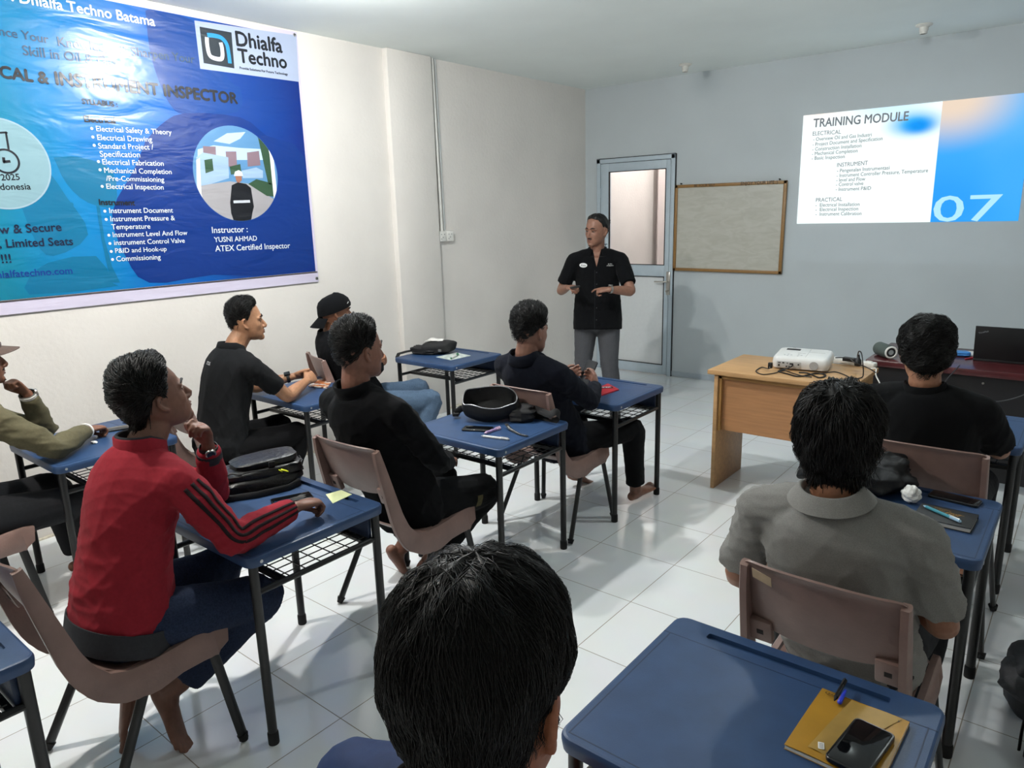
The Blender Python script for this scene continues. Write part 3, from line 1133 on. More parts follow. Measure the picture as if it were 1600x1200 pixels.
DESKS = {}
desk_spots = [
    ('D5', (-0.865, 0.01), 0.0, 'blue school desk with the open black waist bag and a phone on it'),
    ('D1', (-2.40, -1.335), 0.0, 'blue school desk of the man in the olive shirt, nearest along the left wall'),
    ('D2', (-0.825, -1.312), 0.0, 'blue school desk with the black backpack, in front of the man in red'),
    ('D3', (-2.345, -0.02), 0.0, 'blue school desk under the clasped hands of the man by the left wall'),
    ('D4', (-2.39, 1.29), 0.0, 'blue school desk standing empty of people near the wall column, black sling bag on it'),
    ('D6', (-0.822, 1.0), 0.0, 'blue school desk nearest the instructor, red packet on it'),
    ('D7', (1.045, 1.345), 0.0, 'blue school desk nearest the dark teacher table, at the right edge'),
    ('D8', (1.045, 0.03), 0.0, 'blue school desk with the black jacket, paper ball and black notebook'),
    ('D9', (1.075, -1.358), 0.0, 'blue school desk in the foreground with the mustard notebook on it'),
    ('D10', (-0.80, -2.515), 0.0, 'blue school desk cut by the left edge, behind the chair of the man in red'),
]
_d0 = build_desk('x')
for i, (k_, (x, y), rz, lab) in enumerate(desk_spots):
    if i == 0:
        _d0.location = (x, y, 0)
        _d0['label'] = lab
        DESKS[k_] = _d0
    else:
        DESKS[k_] = dup(_d0, (x, y, 0), rz, lab)

# ------------------------------------------------------------------ moulded chairs
M_ch = mat('worn mauve brown plastic', '#836a62', 0.42, 0.14, 9, 0.08, 120, spec=0.45)
M_chd = mat('dark gap', '#1c1512', 0.8, 0)
RAIL = [(-0.335, 0.880), (-0.315, 0.82), (-0.29, 0.74), (-0.262, 0.65), (-0.235, 0.565), (-0.205, 0.50), (-0.165, 0.455), (-0.11, 0.435), (-0.04, 0.432), (0.04, 0.438), (0.12, 0.448), (0.18, 0.452), (0.222, 0.444)]
RW = [0.02, 0.034, 0.042, 0.05, 0.058, 0.066, 0.078, 0.092, 0.100, 0.085, 0.092, 0.10, 0.06]


def prof(t):
    """(y, z) on the seat profile for t in 0..1"""
    f = t * (len(RAIL) - 1)
    i = min(int(f), len(RAIL) - 2)
    a, b = RAIL[i], RAIL[i + 1]
    return a[0] + (b[0] - a[0]) * (f - i), a[1] + (b[1] - a[1]) * (f - i)


def y_at(z):
    for (y0, z0), (y1, z1) in zip(RAIL, RAIL[1:]):
        if z0 >= z >= z1:
            return y0 + (y1 - y0) * (z0 - z) / (z0 - z1)
    return RAIL[0][0] - (z - RAIL[0][1]) * 0.33


def build_chair(label):
    t = thing('school_chair', label, 'chair', (0, 0, 0), 0, 'mauve plastic school chairs')
    # seat pan
    rows = []
    for i in range(25):
        v = i / 24
        y = -0.185 + 0.415 * v
        zb = 0.437 + 0.012 * max(0, v - 0.3)
        rear = max(0, 0.18 - v) / 0.18
        fr = max(0, v - 0.86) / 0.14
        row = []
        for k in range(21):
            u = -1 + 2 * k / 20
            z = zb - 0.012 * (1 - u * u) + 0.055 * rear ** 1.6 * (1 - 0.25 * abs(u) ** 2) - 0.03 * fr ** 2
            row.append(V((u * 0.188, y - 0.02 * (1 - u * u) * rear, z)))
        rows.append(row)
    mb = MB()
    mb.sheet(rows, 0.007)
    mb.build('seat', M_ch, t, sharp=60)
    # backrest panel
    rows = []
    for i in range(21):
        v = i / 20
        row = []
        for k in range(25):
            u = -1 + 2 * k / 24
            ztop = 0.888 + 0.006 * (1 - u * u) - 0.014 * max(0, abs(u) - 0.9) / 0.1
            zbot = 0.695 - 0.045 * (1 - abs(u) ** 2.5)
            z = ztop + (zbot - ztop) * v
            y = y_at(z) - 0.030 * (1 - u * u) * (0.4 + 0.6 * math.sin(PI * min(1, v * 0.9 + 0.1)))
            if v < 0.1:
                y -= 0.016 * ((0.1 - v) / 0.1) ** 1.5 * (1 - u ** 4)
            row.append(V((u * 0.203, y, z)))
        rows.append(row)
    mb = MB()
    mb.sheet(rows, 0.006)
    mb.build('backrest', M_ch, t, sharp=60)
    # side rails: back edge running into the seat skirt
    for s in (-1, 1):
        mb = MB()
        n = 40
        rings = []
        for i in range(n + 1):
            tt = i / n
            y, z = prof(tt)
            ya, za = prof(max(0, tt - 0.02))
            yb, zb = prof(min(1, tt + 0.02))
            ty, tz = yb - ya, zb - za
            l = math.hypot(ty, tz)
            ny, nz = tz / l, -ty / l            # pointing out of the sitting side (back / down)
            if nz > 0 and abs(nz) > abs(ny):
                ny, nz = -ny, -nz
            if abs(ny) > abs(nz) and ny > 0:
                ny, nz = -ny, -nz
            f = tt * (len(RW) - 1)
            k = min(int(f), len(RW) - 2)
            w = RW[k] + (RW[k + 1] - RW[k]) * (f - k)
            lift = 0.008
            x1 = 0.206 + 0.012 * min(1, tt * 2)
            x0 = x1 - 0.022
            a, b = (y - ny * lift, z - nz * lift), (y + ny * w, z + nz * w)
            flare = 0.012 if tt > 0.5 else 0.0
            rings.append([V((s * x0, a[0], a[1])), V((s * (x1 - 0.004), a[0], a[1])), V((s * x1, a[0] + ny * 0.006, a[1] + nz * 0.006)), V((s * (x1 + flare), b[0] - ny * 0.006, b[1] - nz * 0.006)), V((s * (x1 + flare - 0.004), b[0], b[1])), V((s * (x0 + flare), b[0], b[1]))])
        mb.loft(rings)
        mb.build('side_rail', M_ch, t, sharp=50)
        mb = MB()
        mb.box((s * 0.162 - 0.032, -0.02, -0.038), (s * 0.162 + 0.032, 0.004, 0.04), M=Matrix.Translation((0, y_at(0.66) - 0.004, 0.66)) @ Matrix.Rotation(0.31, 4, 'X'), bev=0.005)
        br = mb.build('bracket', M_ch, t)
        mb = MB()
        mb.box((s * 0.162 - 0.009, -0.0212, -0.008), (s * 0.162 + 0.009, -0.019, 0.008), M=Matrix.Translation((0, y_at(0.66) - 0.004, 0.66)) @ Matrix.Rotation(0.31, 4, 'X'))
        mb.build('bracket_hole', M_chd, br)
        for nm, top, foot in (('front', (0.212, 0.155, 0.40), (0.262, 0.205, 0.012)), ('rear', (0.212, -0.06, 0.385), (0.258, -0.245, 0.012))):
            mb = MB()
            T0, F0 = V((s * top[0], top[1], top[2])), V((s * foot[0], foot[1], foot[2]))
            mb.tube([T0, T0.lerp(F0, 0.5), F0], (0.0175, 0.011), side=(0, 1, 0), seg=12, cap='flat')
            lg = mb.build('leg', M_black, t)
            mb = MB()
            d = (F0 - T0).normalized()
            mb.tube([F0 - d * 0.02, F0 + d * 0.006], (0.0195, 0.013), side=(0, 1, 0), seg=12, cap='flat')
            mb.build('rubber_foot', M_rub, lg)
    index_kids(t)
    return t


chair_spots = [
    ('center', (-0.86, -0.585), 0.02, 'mauve plastic chair under the man in the black long-sleeved shirt'),
    ('red', (-0.89, -1.84), 0.0, 'mauve plastic chair under the man in the red jacket'),
    ('blackt', (-2.37, -0.60), -0.02, 'mauve plastic chair under the man in the black T-shirt beside the left wall'),
    ('navy', (-0.83, 0.575), 0.0, 'mauve plastic chair under the barefoot man in the navy shirt holding a phone'),
    ('frontright', (1.09, 0.68), 0.02, 'mauve plastic chair under the man facing the dark teacher table'),
    ('gray', (1.085, -0.62), 0.0, 'mauve plastic chair with a scrap of tape on the backrest, under the man in grey'),
    ('cap', (-2.50, 0.53), -0.35, 'mauve plastic chair under the man in the backward black cap'),
    ('olive', (-2.38, -1.95), 0.0, 'mauve plastic chair cut by the left edge, under the man in the olive shirt'),
]
_c0 = build_chair('x')
CHAIRS = {}
for i, (k_, (x, y), rz, lab) in enumerate(chair_spots):
    if i == 0:
        _c0.location = (x, y, 0)
        _c0.rotation_euler.z = rz
        _c0['label'] = lab
        CHAIRS[k_] = _c0
    else:
        CHAIRS[k_] = dup(_c0, (x, y, 0), rz, lab)
mb = MB()
g = []
for i in range(4):
    row = []
    for k in range(4):
        u = -0.83 + 0.26 * k / 3
        z = 0.878 - 0.03 * i / 3
        row.append(V((u * 0.203, y_at(z) - 0.030 * (1 - u * u) * 0.5 - 0.022, z - 0.004 * k)))
    g.append(row)
mb.sheet(g, 0.001)
tp = mb.build('tape_scrap', mat('masking tape', '#b8a184', 0.8, 0.1), CHAIRS['gray'])

# ------------------------------------------------------------------ teacher tables
M_beech = mat('beech laminate', '#bb9264', 0.45, 0.13, 3, stretch=(2, 14, 14))
M_beech2 = mat('beech laminate panel', '#ae7d54', 0.5, 0.12, 3, stretch=(1.5, 1.5, 22))
M_edge = mat('laminate edge band', '#9c7440', 0.5, 0.1, 20)
TB = thing('wooden_table', 'light wooden office table with the white projector on it', 'table', (0.10, 1.84, 0))
mb = MB()
mb.box((-0.44, -0.295, 0.772), (0.43, 0.305, 0.80), bev=0.003)
mb.build('tabletop', M_beech, TB)
for s in (-1, 1):
    mb = MB()
    x = -0.40 if s < 0 else 0.385
    mb.box((x, -0.275, 0.0), (x + 0.025, 0.19 if s < 0 else 0.27, 0.772), bev=0.002)
    mb.build('side_panel', M_beech, TB)
mb = MB()
mb.box((-0.375, -0.235, 0.40), (0.385, -0.215, 0.772))
mb.build('modesty_panel', M_beech2, TB)
mb = MB()
mb.box((-0.374, -0.262, 0.40), (-0.355, -0.2351, 0.772))
mb.box((-0.375, -0.262, 0.745), (0.385, -0.2351, 0.772))
mb.build('corner_batten', M_edge, TB)
M_mah = mat('dark mahogany laminate', '#4a1f22', 0.25, 0.2, 4, stretch=(2, 14, 14), spec=0.5)
M_dark = mat('black laminate front', '#141317', 0.5, 0.08)
TD = thing('dark_table', 'dark mahogany table with a black front panel below the projected slide', 'table', (1.30, 2.86, 0))
mb = MB()
mb.box((-0.93, -0.37, 0.735), (0.95, 0.37, 0.78), bev=0.008)
mb.build('tabletop', M_mah, TD)
mb = MB()
mb.box((-0.88, -0.33, 0.06), (0.90, -0.31, 0.735))
mb.build('front_panel', M_dark, TD)
for x in (-0.88, 0.88):
    mb = MB()
    mb.box((x, -0.31, 0.0), (x + 0.02, 0.33, 0.735))
    mb.build('side_panel', M_dark, TD)
mb = MB()
mb.tube([(-0.25, -0.3305, 0.69), (-0.25, -0.335, 0.69)], 0.007, seg=10, cap='flat')
mb.build('bolt_cap', M_steel, TD)
# ------------------------------------------------------------------ people: builders
def remesh(mb, voxel, iters, off, fac=0.5):
    me = mb.mesh('tmp')
    o = bpy.data.objects.new('tmp', me)
    COL.objects.link(o)
    r = o.modifiers.new('r', 'REMESH')
    r.mode = 'VOXEL'
    r.voxel_size = voxel
    r.adaptivity = 0
    s = o.modifiers.new('s', 'SMOOTH')
    s.iterations = iters
    s.factor = fac
    dg = bpy.context.evaluated_depsgraph_get()
    dg.update()
    m2 = bpy.data.meshes.new_from_object(o.evaluated_get(dg))
    bpy.data.objects.remove(o)
    bpy.data.meshes.remove(me)
    return m2


def get_co(me):
    a = np.empty(len(me.vertices) * 3, 'f')
    me.vertices.foreach_get('co', a)
    return a.reshape(-1, 3).astype(float)


def set_co(me, a):
    me.vertices.foreach_set('co', a.astype('f').ravel())
    me.update()


def get_no(me):
    a = np.empty(len(me.vertices) * 3, 'f')
    me.vertices.foreach_get('normal', a)
    return a.reshape(-1, 3).astype(float)


def folds(me, amp, seed, joints=(), scale=1.0):
    """cloth folds: warped ridges, deeper near the bends"""
    P, N = get_co(me), get_no(me)
    rg = np.random.RandomState(seed)
    val = np.zeros(len(P))
    for k in range(6):
        d = rg.normal(size=3)
        d[2] *= 1.3
        d /= np.linalg.norm(d)
        f = (14 + 10 * rg.rand() + 9 * k) * scale
        wv = np.sin(P @ rg.normal(size=3) * 9 * scale + rg.rand() * 6) * 1.3 + np.sin(P @ rg.normal(size=3) * 5 + rg.rand() * 6) * 1.5
        val += (1 - np.abs(np.sin(P @ d * f + wv))) ** 2 * (1.0 / (1 + 0.35 * k))
    val = val / 2.2 - 0.5
    wgt = np.full(len(P), 0.35)
    for j, r in joints:
        wgt += 0.9 * np.exp(-((P - np.array(j)) ** 2).sum(1) / r ** 2)
    set_co(me, P + N * (val * amp * wgt)[:, None])


def head_axes(yaw, pitch, roll=0.0):
    f = V((math.sin(yaw) * math.cos(pitch), math.cos(yaw) * math.cos(pitch), math.sin(pitch)))
    r = V((math.cos(yaw), -math.sin(yaw), 0))
    u = r.cross(f)
    return r * math.cos(roll) + u * math.sin(roll), f, u * math.cos(roll) - r * math.sin(roll)


HEAD = [  # z, half width, front, back   (metres, eye level = 0)
    (0.118, 0.018, 0.015, -0.030), (0.113, 0.036, 0.034, -0.052), (0.10, 0.054, 0.056, -0.072), (0.08, 0.068, 0.073, -0.088), (0.05, 0.076, 0.085, -0.100), (0.02, 0.0775, 0.0905, -0.103),
    (-0.005, 0.0765, 0.089, -0.100), (-0.03, 0.074, 0.0885, -0.092), (-0.055, 0.069, 0.089, -0.076), (-0.075, 0.062, 0.088, -0.056), (-0.093, 0.053, 0.085, -0.034), (-0.108, 0.039, 0.078, -0.008), (-0.117, 0.022, 0.066, 0.022)]


def add_head(mb, hm, s=1.0):
    rings = []
    for z, w, f, b in HEAD:
        ring = []
        cy = (f + b) / 2
        for k in range(28):
            a = 2 * PI * k / 28
            c, sn = math.cos(a), math.sin(a)
            e = 0.86
            x = w * math.copysign(abs(c) ** e, c)
            y = cy + (f - b) / 2 * math.copysign(abs(sn) ** (0.95), sn)
            ring.append(hm @ (V((x, y, z)) * s))
        rings.append(ring)
    mb.loft(rings)
    T = lambda *p: hm @ (V(p) * s)
    ax = lambda v: (hm.to_3x3() @ V(v))
    # nose, brow, lips, chin
    mb.tube([T(0, 0.082, 0.006), T(0, 0.097, -0.018), T(0, 0.107, -0.038), T(0, 0.104, -0.046)], [(0.008 * s, 0.008 * s), (0.0095 * s, 0.010 * s), (0.0125 * s, 0.011 * s), (0.011 * s, 0.008 * s)], side=ax((1, 0, 0)), seg=10)
    for q in (-1, 1):
        mb.ball(T(q * 0.0125, 0.094, -0.044), 0.0095 * s, 8)
        mb.tube([T(q * 0.008, 0.086, 0.018), T(q * 0.03, 0.086, 0.021), T(q * 0.052, 0.070, 0.014)], 0.0085 * s, seg=8)
        # ear: rim and lobe
        mb.tube([T(q * 0.071, 0.004, 0.0), T(q * 0.082, -0.006, 0.020), T(q * 0.088, -0.020, 0.016), T(q * 0.088, -0.024, -0.006), T(q * 0.082, -0.014, -0.028), T(q * 0.074, -0.002, -0.036)], [0.006 * s, 0.0062 * s, 0.0065 * s, 0.0065 * s, 0.0068 * s, 0.0065 * s], seg=8)
        mb.tube([T(q * 0.073, -0.004, -0.022), T(q * 0.08, -0.012, 0.012)], [(0.014 * s, 0.0045 * s), (0.014 * s, 0.0045 * s)], side=ax((0, 1, 0)), seg=8)
    mb.tube([T(-0.018, 0.084, -0.066), T(0, 0.092, -0.064), T(0.018, 0.084, -0.066)], 0.0065 * s, seg=8)
    mb.tube([T(-0.015, 0.083, -0.079), T(0, 0.089, -0.079), T(0.015, 0.083, -0.079)], 0.0065 * s, seg=8)
    mb.ball(T(0, 0.072, -0.104), (0.022 * s), 10)


FINGER = [(0.027, 0.070, 0.0092, 0.10), (0.009, 0.078, 0.0095, 0.02), (-0.009, 0.073, 0.0092, -0.05), (-0.026, 0.057, 0.0082, -0.14)]
CURL = {'relaxed': (22, 32, 20), 'fist': (75, 92, 55), 'loose': (48, 62, 38), 'grip': (38, 55, 40), 'flat': (8, 10, 6), 'point': None, 'chin': None, 'clasp': (50, 45, 30), 'phone': (25, 50, 40)}


def add_hand(mb, Wp, d, n, side, pose, s=1.0):
    """hand from wrist Wp along d, palm facing n, side 'R' / 'L'; five separate fingers"""
    d = V(d).normalized()
    n = V(n)
    n = (n - d * n.dot(d)).normalized()
    t = d.cross(n) if side == 'R' else n.cross(d)
    P = lambda a, b, c: Wp + (d * a + t * b + n * c) * s
    mb.tube([P(-0.02, 0, 0), P(0.01, 0, 0), P(0.035, 0.002, 0), P(0.065, 0.001, 0.001), P(0.088, 0, 0.003)], [(0.027 * s, 0.020 * s), (0.027 * s, 0.0185 * s), (0.035 * s, 0.0175 * s), (0.040 * s, 0.0155 * s), (0.037 * s, 0.012 * s)], side=t, seg=14)
    mb.ball(P(0.035, 0.022, 0.010), (0.017 * s), 10)
    tips = []
    for i, (off, L_, r, sp) in enumerate(FINGER):
        if pose == 'point':
            c = (12, 18, 12) if i == 0 else (55 + 8 * i, 70, 45)
        elif pose == 'chin':
            c = (60, 70, 40) if i > 0 else (35, 75, 50)
        else:
            c = list(CURL[pose])
            c[0] += (i - 1.5) * 5
        cur = P(0.086, off, 0.002)
        dr = (d + t * sp * (0.4 if pose in ('fist', 'loose', 'clasp') else 1)).normalized()
        ax_ = dr.cross(n).normalized()
        pts = [cur - d * 0.012 * s, cur]
        rr_ = [r * s * 1.05, r * s]
        ang = 0
        for q, fr in enumerate((0.46, 0.30, 0.24)):
            ang += math.radians(c[q])
            v = dr * math.cos(ang) + n * math.sin(ang)
            cur = cur + v * L_ * fr * s
            pts.append(cur)
            rr_.append(r * s * (0.96, 0.88, 0.74)[q])
        mb.tube(pts, rr_, seg=10)
        tips.append(cur)
    if pose in ('fist', 'loose'):
        th = [P(0.018, 0.022, 0.006), P(0.045, 0.040, 0.020), P(0.075, 0.034, 0.036), P(0.088, 0.012, 0.042)]
    elif pose in ('grip', 'phone', 'chin'):
        th = [P(0.018, 0.022, 0.006), P(0.045, 0.046, 0.018), P(0.075, 0.052, 0.030), P(0.098, 0.045, 0.036)]
    else:
        th = [P(0.018, 0.022, 0.006), P(0.045, 0.044, 0.014), P(0.072, 0.054, 0.020), P(0.095, 0.054, 0.022)]
    mb.tube(th, [0.0135 * s, 0.0118 * s, 0.0105 * s, 0.0088 * s], seg=10)
    return tips


def add_foot(mb, ank, d, up, s=1.0, side='R'):
    d = V(d).normalized()
    up = V(up)
    up = (up - d * up.dot(d)).normalized()
    t = d.cross(up)
    P = lambda a, b, c: ank + (d * a + t * b + up * c) * s
    mb.tube([P(-0.045, 0, -0.045), P(-0.01, 0, -0.045), P(0.05, 0, -0.048), P(0.11, 0, -0.060), P(0.145, 0, -0.066), P(0.165, 0, -0.069)], [(0.026 * s, 0.028 * s), (0.033 * s, 0.034 * s), (0.034 * s, 0.030 * s), (0.043 * s, 0.019 * s), (0.044 * s, 0.014 * s), (0.038 * s, 0.010 * s)], side=t, seg=14)
    mb.tube([P(0, 0, 0.03), P(0.0, 0, -0.02), P(0.03, 0, -0.035)], [0.036 * s, 0.037 * s, 0.03 * s], seg=12)
    q = -1 if side == 'R' else 1
    for i in range(5):
        b = q * (0.030 - 0.0155 * i)
        L_ = (0.205, 0.205, 0.197, 0.186, 0.172)[i]
        r = (0.0125, 0.0092, 0.0085, 0.008, 0.008)[i]
        mb.tube([P(0.15 - 0.006 * i, b, -0.066), P(L_ - 0.018, b * 1.02, -0.064), P(L_, b * 1.02, -0.069)], r * s, seg=8)


def limb(pts, rad, n=4):
    """smooth bent limb: points and radii through Catmull-Rom"""
    q = [tuple(p) + ((r[0], r[1]) if isinstance(r, tuple) else (r, r)) for p, r in zip(pts, rad)]
    c = cr(q, n)
    return [V(a[:3]) for a in c], [(max(0.004, a[3]), max(0.004, a[4])) for a in c]


def along(a, b, t):
    return a + (b - a) * t


M_skin = {}


def skin(col):
    if col not in M_skin:
        M_skin[col] = mat('skin ' + str(len(M_skin) + 1), col, 0.48, 0.10, 60, 0.06, 350, spec=0.4, sss=0.12)
    return M_skin[col]


M_hair = mat('black hair', '#080707', 0.45, 0.3, 40, spec=0.28)
M_eye = mat('eye white', '#a79f98', 0.45, 0.03, spec=0.2)
M_iris = mat('dark iris', '#150d0a', 0.4, 0, spec=0.2)
M_lip = {}
CLOTH = {}


def cloth(name, col, rough=0.95, var=0.10, bump=0.12, ns=90, bs=900, sheen=0.02):
    if name not in CLOTH:
        CLOTH[name] = mat(name, col, rough, var, ns, bump, bs, sheen=sheen, spec=0.15)
    return CLOTH[name]


class Person:
    def __init__(s, label, base, head, neck, hip, hip_yaw, chest_yaw, arms, legs, skin_col='#8a5f48', hs=1.0, fat=1.0, group=None, shw=0.185, voxel=0.0045, seed=1, bow=0.03):
        s.bow = bow
        s.root = thing('person', label, 'person', (base[0], base[1], 0))
        s.off = V((base[0], base[1], 0))
        s.hp, s.hyaw, s.hpitch, s.hroll = V(head[0]), math.radians(head[1]), math.radians(head[2]), math.radians(head[3] if len(head) > 3 else 0)
        r, f, u = head_axes(s.hyaw, s.hpitch, s.hroll)
        s.hm = Matrix(((r.x, f.x, u.x, s.hp.x), (r.y, f.y, u.y, s.hp.y), (r.z, f.z, u.z, s.hp.z), (0, 0, 0, 1)))
        s.N, s.H = V(neck), V(hip)
        s.hy, s.cy = math.radians(hip_yaw), math.radians(chest_yaw)
        s.hr = V((math.cos(s.hy), -math.sin(s.hy), 0))
        s.hf = V((math.sin(s.hy), math.cos(s.hy), 0))
        s.cr_ = V((math.cos(s.cy), -math.sin(s.cy), 0))
        s.cf = V((math.sin(s.cy), math.cos(s.cy), 0))
        s.sp = (s.N - s.H).normalized()
        s.sh = {q: s.N + s.cr_ * (shw * k) - s.sp * 0.075 + s.cf * 0.012 for q, k in (('R', 1), ('L', -1))}
        s.hj = {q: s.H + s.hr * (0.092 * k) for q, k in (('R', 1), ('L', -1))}
        s.arms, s.legs = arms, legs
        for q in arms:
            if 'sh' in arms[q]:
                s.sh[q] = V(arms[q]['sh'])
        s.skin = skin(skin_col)
        s.hs, s.fat, s.vox, s.seed = hs, fat, voxel, seed
        s.standing = False
        s.top = 1.03

    # spine curve
    def spine(s, t):
        bow = -s.cf * s.bow
        m = (s.H + s.N) / 2 + bow
        a, b = s.H, s.N
        return a * (1 - t) ** 2 + m * 2 * t * (1 - t) + b * t * t

    def side_at(s, t):
        v = s.hr.lerp(s.cr_, min(1, max(0, t)))
        return v.normalized()

    def torso(s, mb, infl, t0, table):
        pts, rad = [], []
        q = [(t,) + tuple(s.spine(t)) + (a, b) for t, a, b in table if t >= t0 - 1e-6 and t <= s.top]
        for row in cr(q, 3):
            pts.append(V(row[1:4]))
            rad.append((row[4] * s.fat + infl, row[5] * s.fat + infl))
        sd = (s.hr + s.cr_).normalized()
        mb.tube(pts, rad, side=sd, seg=26, cap='flat' if infl > 0 else 'round')

    def build_body(s, bare_feet=True, smooth=3):
        mb = MB()
        add_head(mb, s.hm, s.hs)
        T = lambda *p: s.hm @ (V(p) * s.hs)
        mb.tube([T(0, -0.022, 0.0), T(0, -0.02, -0.06), along(T(0, -0.02, -0.06), s.N, 0.55) , s.N - s.sp * 0.03], [(0.058, 0.06), (0.058, 0.06), (0.060, 0.061), (0.062, 0.060)], side=s.cr_, seg=16)
        s.torso(mb, 0.0, -0.14, [(-0.14, 0.12, 0.085), (0.0, 0.155, 0.11), (0.2, 0.148, 0.105), (0.45, 0.145, 0.10), (0.7, 0.158, 0.105), (0.84, 0.150, 0.092), (0.95, 0.085, 0.062)])
        for q in ('R', 'L'):
            A = s.arms[q]
            sh, el, wr = s.sh[q], V(A['el']), V(A['wr'])
            mb.tube([s.N - s.sp * 0.03, along(s.N - s.sp * 0.03, sh, 0.6), sh], [0.048, 0.053, 0.054], seg=14)
            p, r = limb([sh, along(sh, el, 0.33), along(sh, el, 0.7), el, along(el, wr, 0.28), along(el, wr, 0.65), wr], [0.054, 0.049, 0.043, 0.039, 0.0415, 0.034, (0.027, 0.022)])
            mb.tube(p, r, seg=14)
            hd = A.get('hd') or (wr - el)
            s.arms[q]['tips'] = add_hand(mb, wr, hd, A.get('hn', (0, 0, -1)), q, A.get('pose', 'relaxed'), A.get('hs', 1.0))
            L_ = s.legs[q]
            hj, kn, an = s.hj[q], V(L_['kn']), V(L_['an'])
            p, r = limb([hj, along(hj, kn, 0.35), along(hj, kn, 0.75), kn, along(kn, an, 0.25), along(kn, an, 0.65), an], [0.086, 0.078, 0.062, 0.054, 0.055, 0.042, 0.036])
            mb.tube(p, r, seg=16)
            add_foot(mb, an, L_.get('fd', tuple(s.hf)), kn - an, L_.get('fs', 1.0), q)
            if not s.standing:
                mb.ball(hj - s.hf * 0.02 - V((0, 0, 0.005)), 0.088, 12)
        me = remesh(mb, s.vox, smooth, s.off)
        P = get_co(me)
        inv = np.array(s.hm.inverted())
        Lc = (P @ inv[:3, :3].T + inv[:3, 3]) / s.hs
        near = (np.abs(Lc) < 0.2).all(1)
        D = np.zeros_like(P)
        for c, r, v in (((0.031, 0.088, -0.002), 0.013, (0, -0.0085, 0)), ((-0.031, 0.088, -0.002), 0.013, (0, -0.0085, 0)), ((0.0, 0.097, -0.072), 0.007, (0, -0.004, 0)), ((0.008, 0.1, -0.053), 0.004, (0, -0.003, 0.002)), ((-0.008, 0.1, -0.053), 0.004, (0, -0.003, 0.002)),
                        ((0.09, -0.006, -0.004), 0.010, (-0.004, 0, 0)), ((-0.09, -0.006, -0.004), 0.010, (0.004, 0, 0)), ((0.07, 0.05, 0.03), 0.03, (-0.004, 0, 0)), ((-0.07, 0.05, 0.03), 0.03, (0.004, 0, 0)), ((0.052, 0.068, -0.028), 0.02, (0.0035, 0.003, 0)), ((-0.052, 0.068, -0.028), 0.02, (-0.0035, 0.003, 0)), ((0.045, 0.07, -0.062), 0.018, (-0.003, -0.002, 0)), ((-0.045, 0.07, -0.062), 0.018, (0.003, -0.002, 0))):
            w = np.exp(-((Lc - np.array(c)) ** 2).sum(1) / r ** 2) * near
            D += w[:, None] * np.array(v)
        R3 = np.array(s.hm.to_3x3())
        P2 = P + (D * s.hs) @ R3.T
        set_co(me, P2)
        s.bvh_body = BVHTree.FromPolygons([tuple(x) for x in P2], [tuple(p.vertices) for p in me.polygons])
        set_co(me, P2 - np.array(s.off))
        s.body = link('body', me, s.skin, s.root, None)
        return s.body

    def face(s, brows=True, eyes=True, stubble=None):
        T = lambda *p: s.hm @ (V(p) * s.hs)
        for q in (-1, 1):
            mb = MB()
            mb.ball(T(q * 0.031, 0.0715, -0.002), 0.0108 * s.hs, 12)
            e = mb.build('eye', M_eye, s.body, s.off, None)
            mb = MB()
            mb.ball(T(q * 0.031, 0.0790, -0.002), (0.0050 * s.hs), 10)
            mb.build('iris', M_iris, e, s.off, None)
            mb = MB()
            mb.tube([T(q * 0.017, 0.0815, 0.001), T(q * 0.030, 0.0845, 0.0055), T(q * 0.044, 0.0765, 0.001)], [0.0022, 0.0042, 0.0022], seg=8)
            mb.tube([T(q * 0.018, 0.080, -0.004), T(q * 0.030, 0.0825, -0.0085), T(q * 0.043, 0.075, -0.004)], [0.0015, 0.0028, 0.0015], seg=8)
            mb.build('eyelid', s.skin, e, s.off, None)
            mb = MB()
            mb.tube([T(q * 0.0165, 0.083, 0.000), T(q * 0.030, 0.0885, 0.0025), T(q * 0.0455, 0.0775, -0.001)], [0.0012, 0.0019, 0.0012], seg=6)
            mb.build('eyelash', M_hair, e, s.off, None)
            mb = MB()
            mb.tube([T(q * 0.013, 0.0925, 0.019), T(q * 0.03, 0.0925, 0.0255), T(q * 0.050, 0.076, 0.019)], [(0.0035, 0.004), (0.005, 0.005), (0.002, 0.003)], seg=8)
            mb.build('eyebrow', M_hair, s.body, s.off, None)
        mb = MB()
        mb.tube([T(-0.021, 0.084, -0.068), T(-0.008, 0.0945, -0.0655), T(0, 0.0945, -0.0675), T(0.008, 0.0945, -0.0655), T(0.021, 0.084, -0.068)], [0.002, 0.0042, 0.004, 0.0042, 0.002], seg=8)
        mb.tube([T(-0.018, 0.084, -0.0755), T(0, 0.0935, -0.0775), T(0.018, 0.084, -0.0755)], [0.002, 0.0052, 0.002], seg=8)
        k = s.skin.name
        if k not in M_lip:
            c = s.skin.node_tree.nodes['Color Ramp'].color_ramp.elements[0].color
            M_lip[k] = mat('lips of ' + k, (c[0] * 0.85, c[1] * 0.58, c[2] * 0.6), 0.4, 0.05)
        mb.build('lips', M_lip[k], s.body, s.off, None)
        if stubble:
            mb = MB()
            if 'm' in stubble:
                mb.tube([T(-0.024, 0.083, -0.063), T(-0.01, 0.0955, -0.0575), T(0.01, 0.0955, -0.0575), T(0.024, 0.083, -0.063)], [(0.003, 0.0015), (0.0045, 0.002), (0.0045, 0.002), (0.003, 0.0015)], side=s.hm.to_3x3() @ V((0, 0, 1)), seg=8)
            if 'g' in stubble:
                mb.tube([T(-0.014, 0.086, -0.108), T(0, 0.0915, -0.110), T(0.014, 0.086, -0.108)], [0.002, 0.0035, 0.002], seg=8)
            mb.build('moustache', M_hair, s.body, s.off, None)

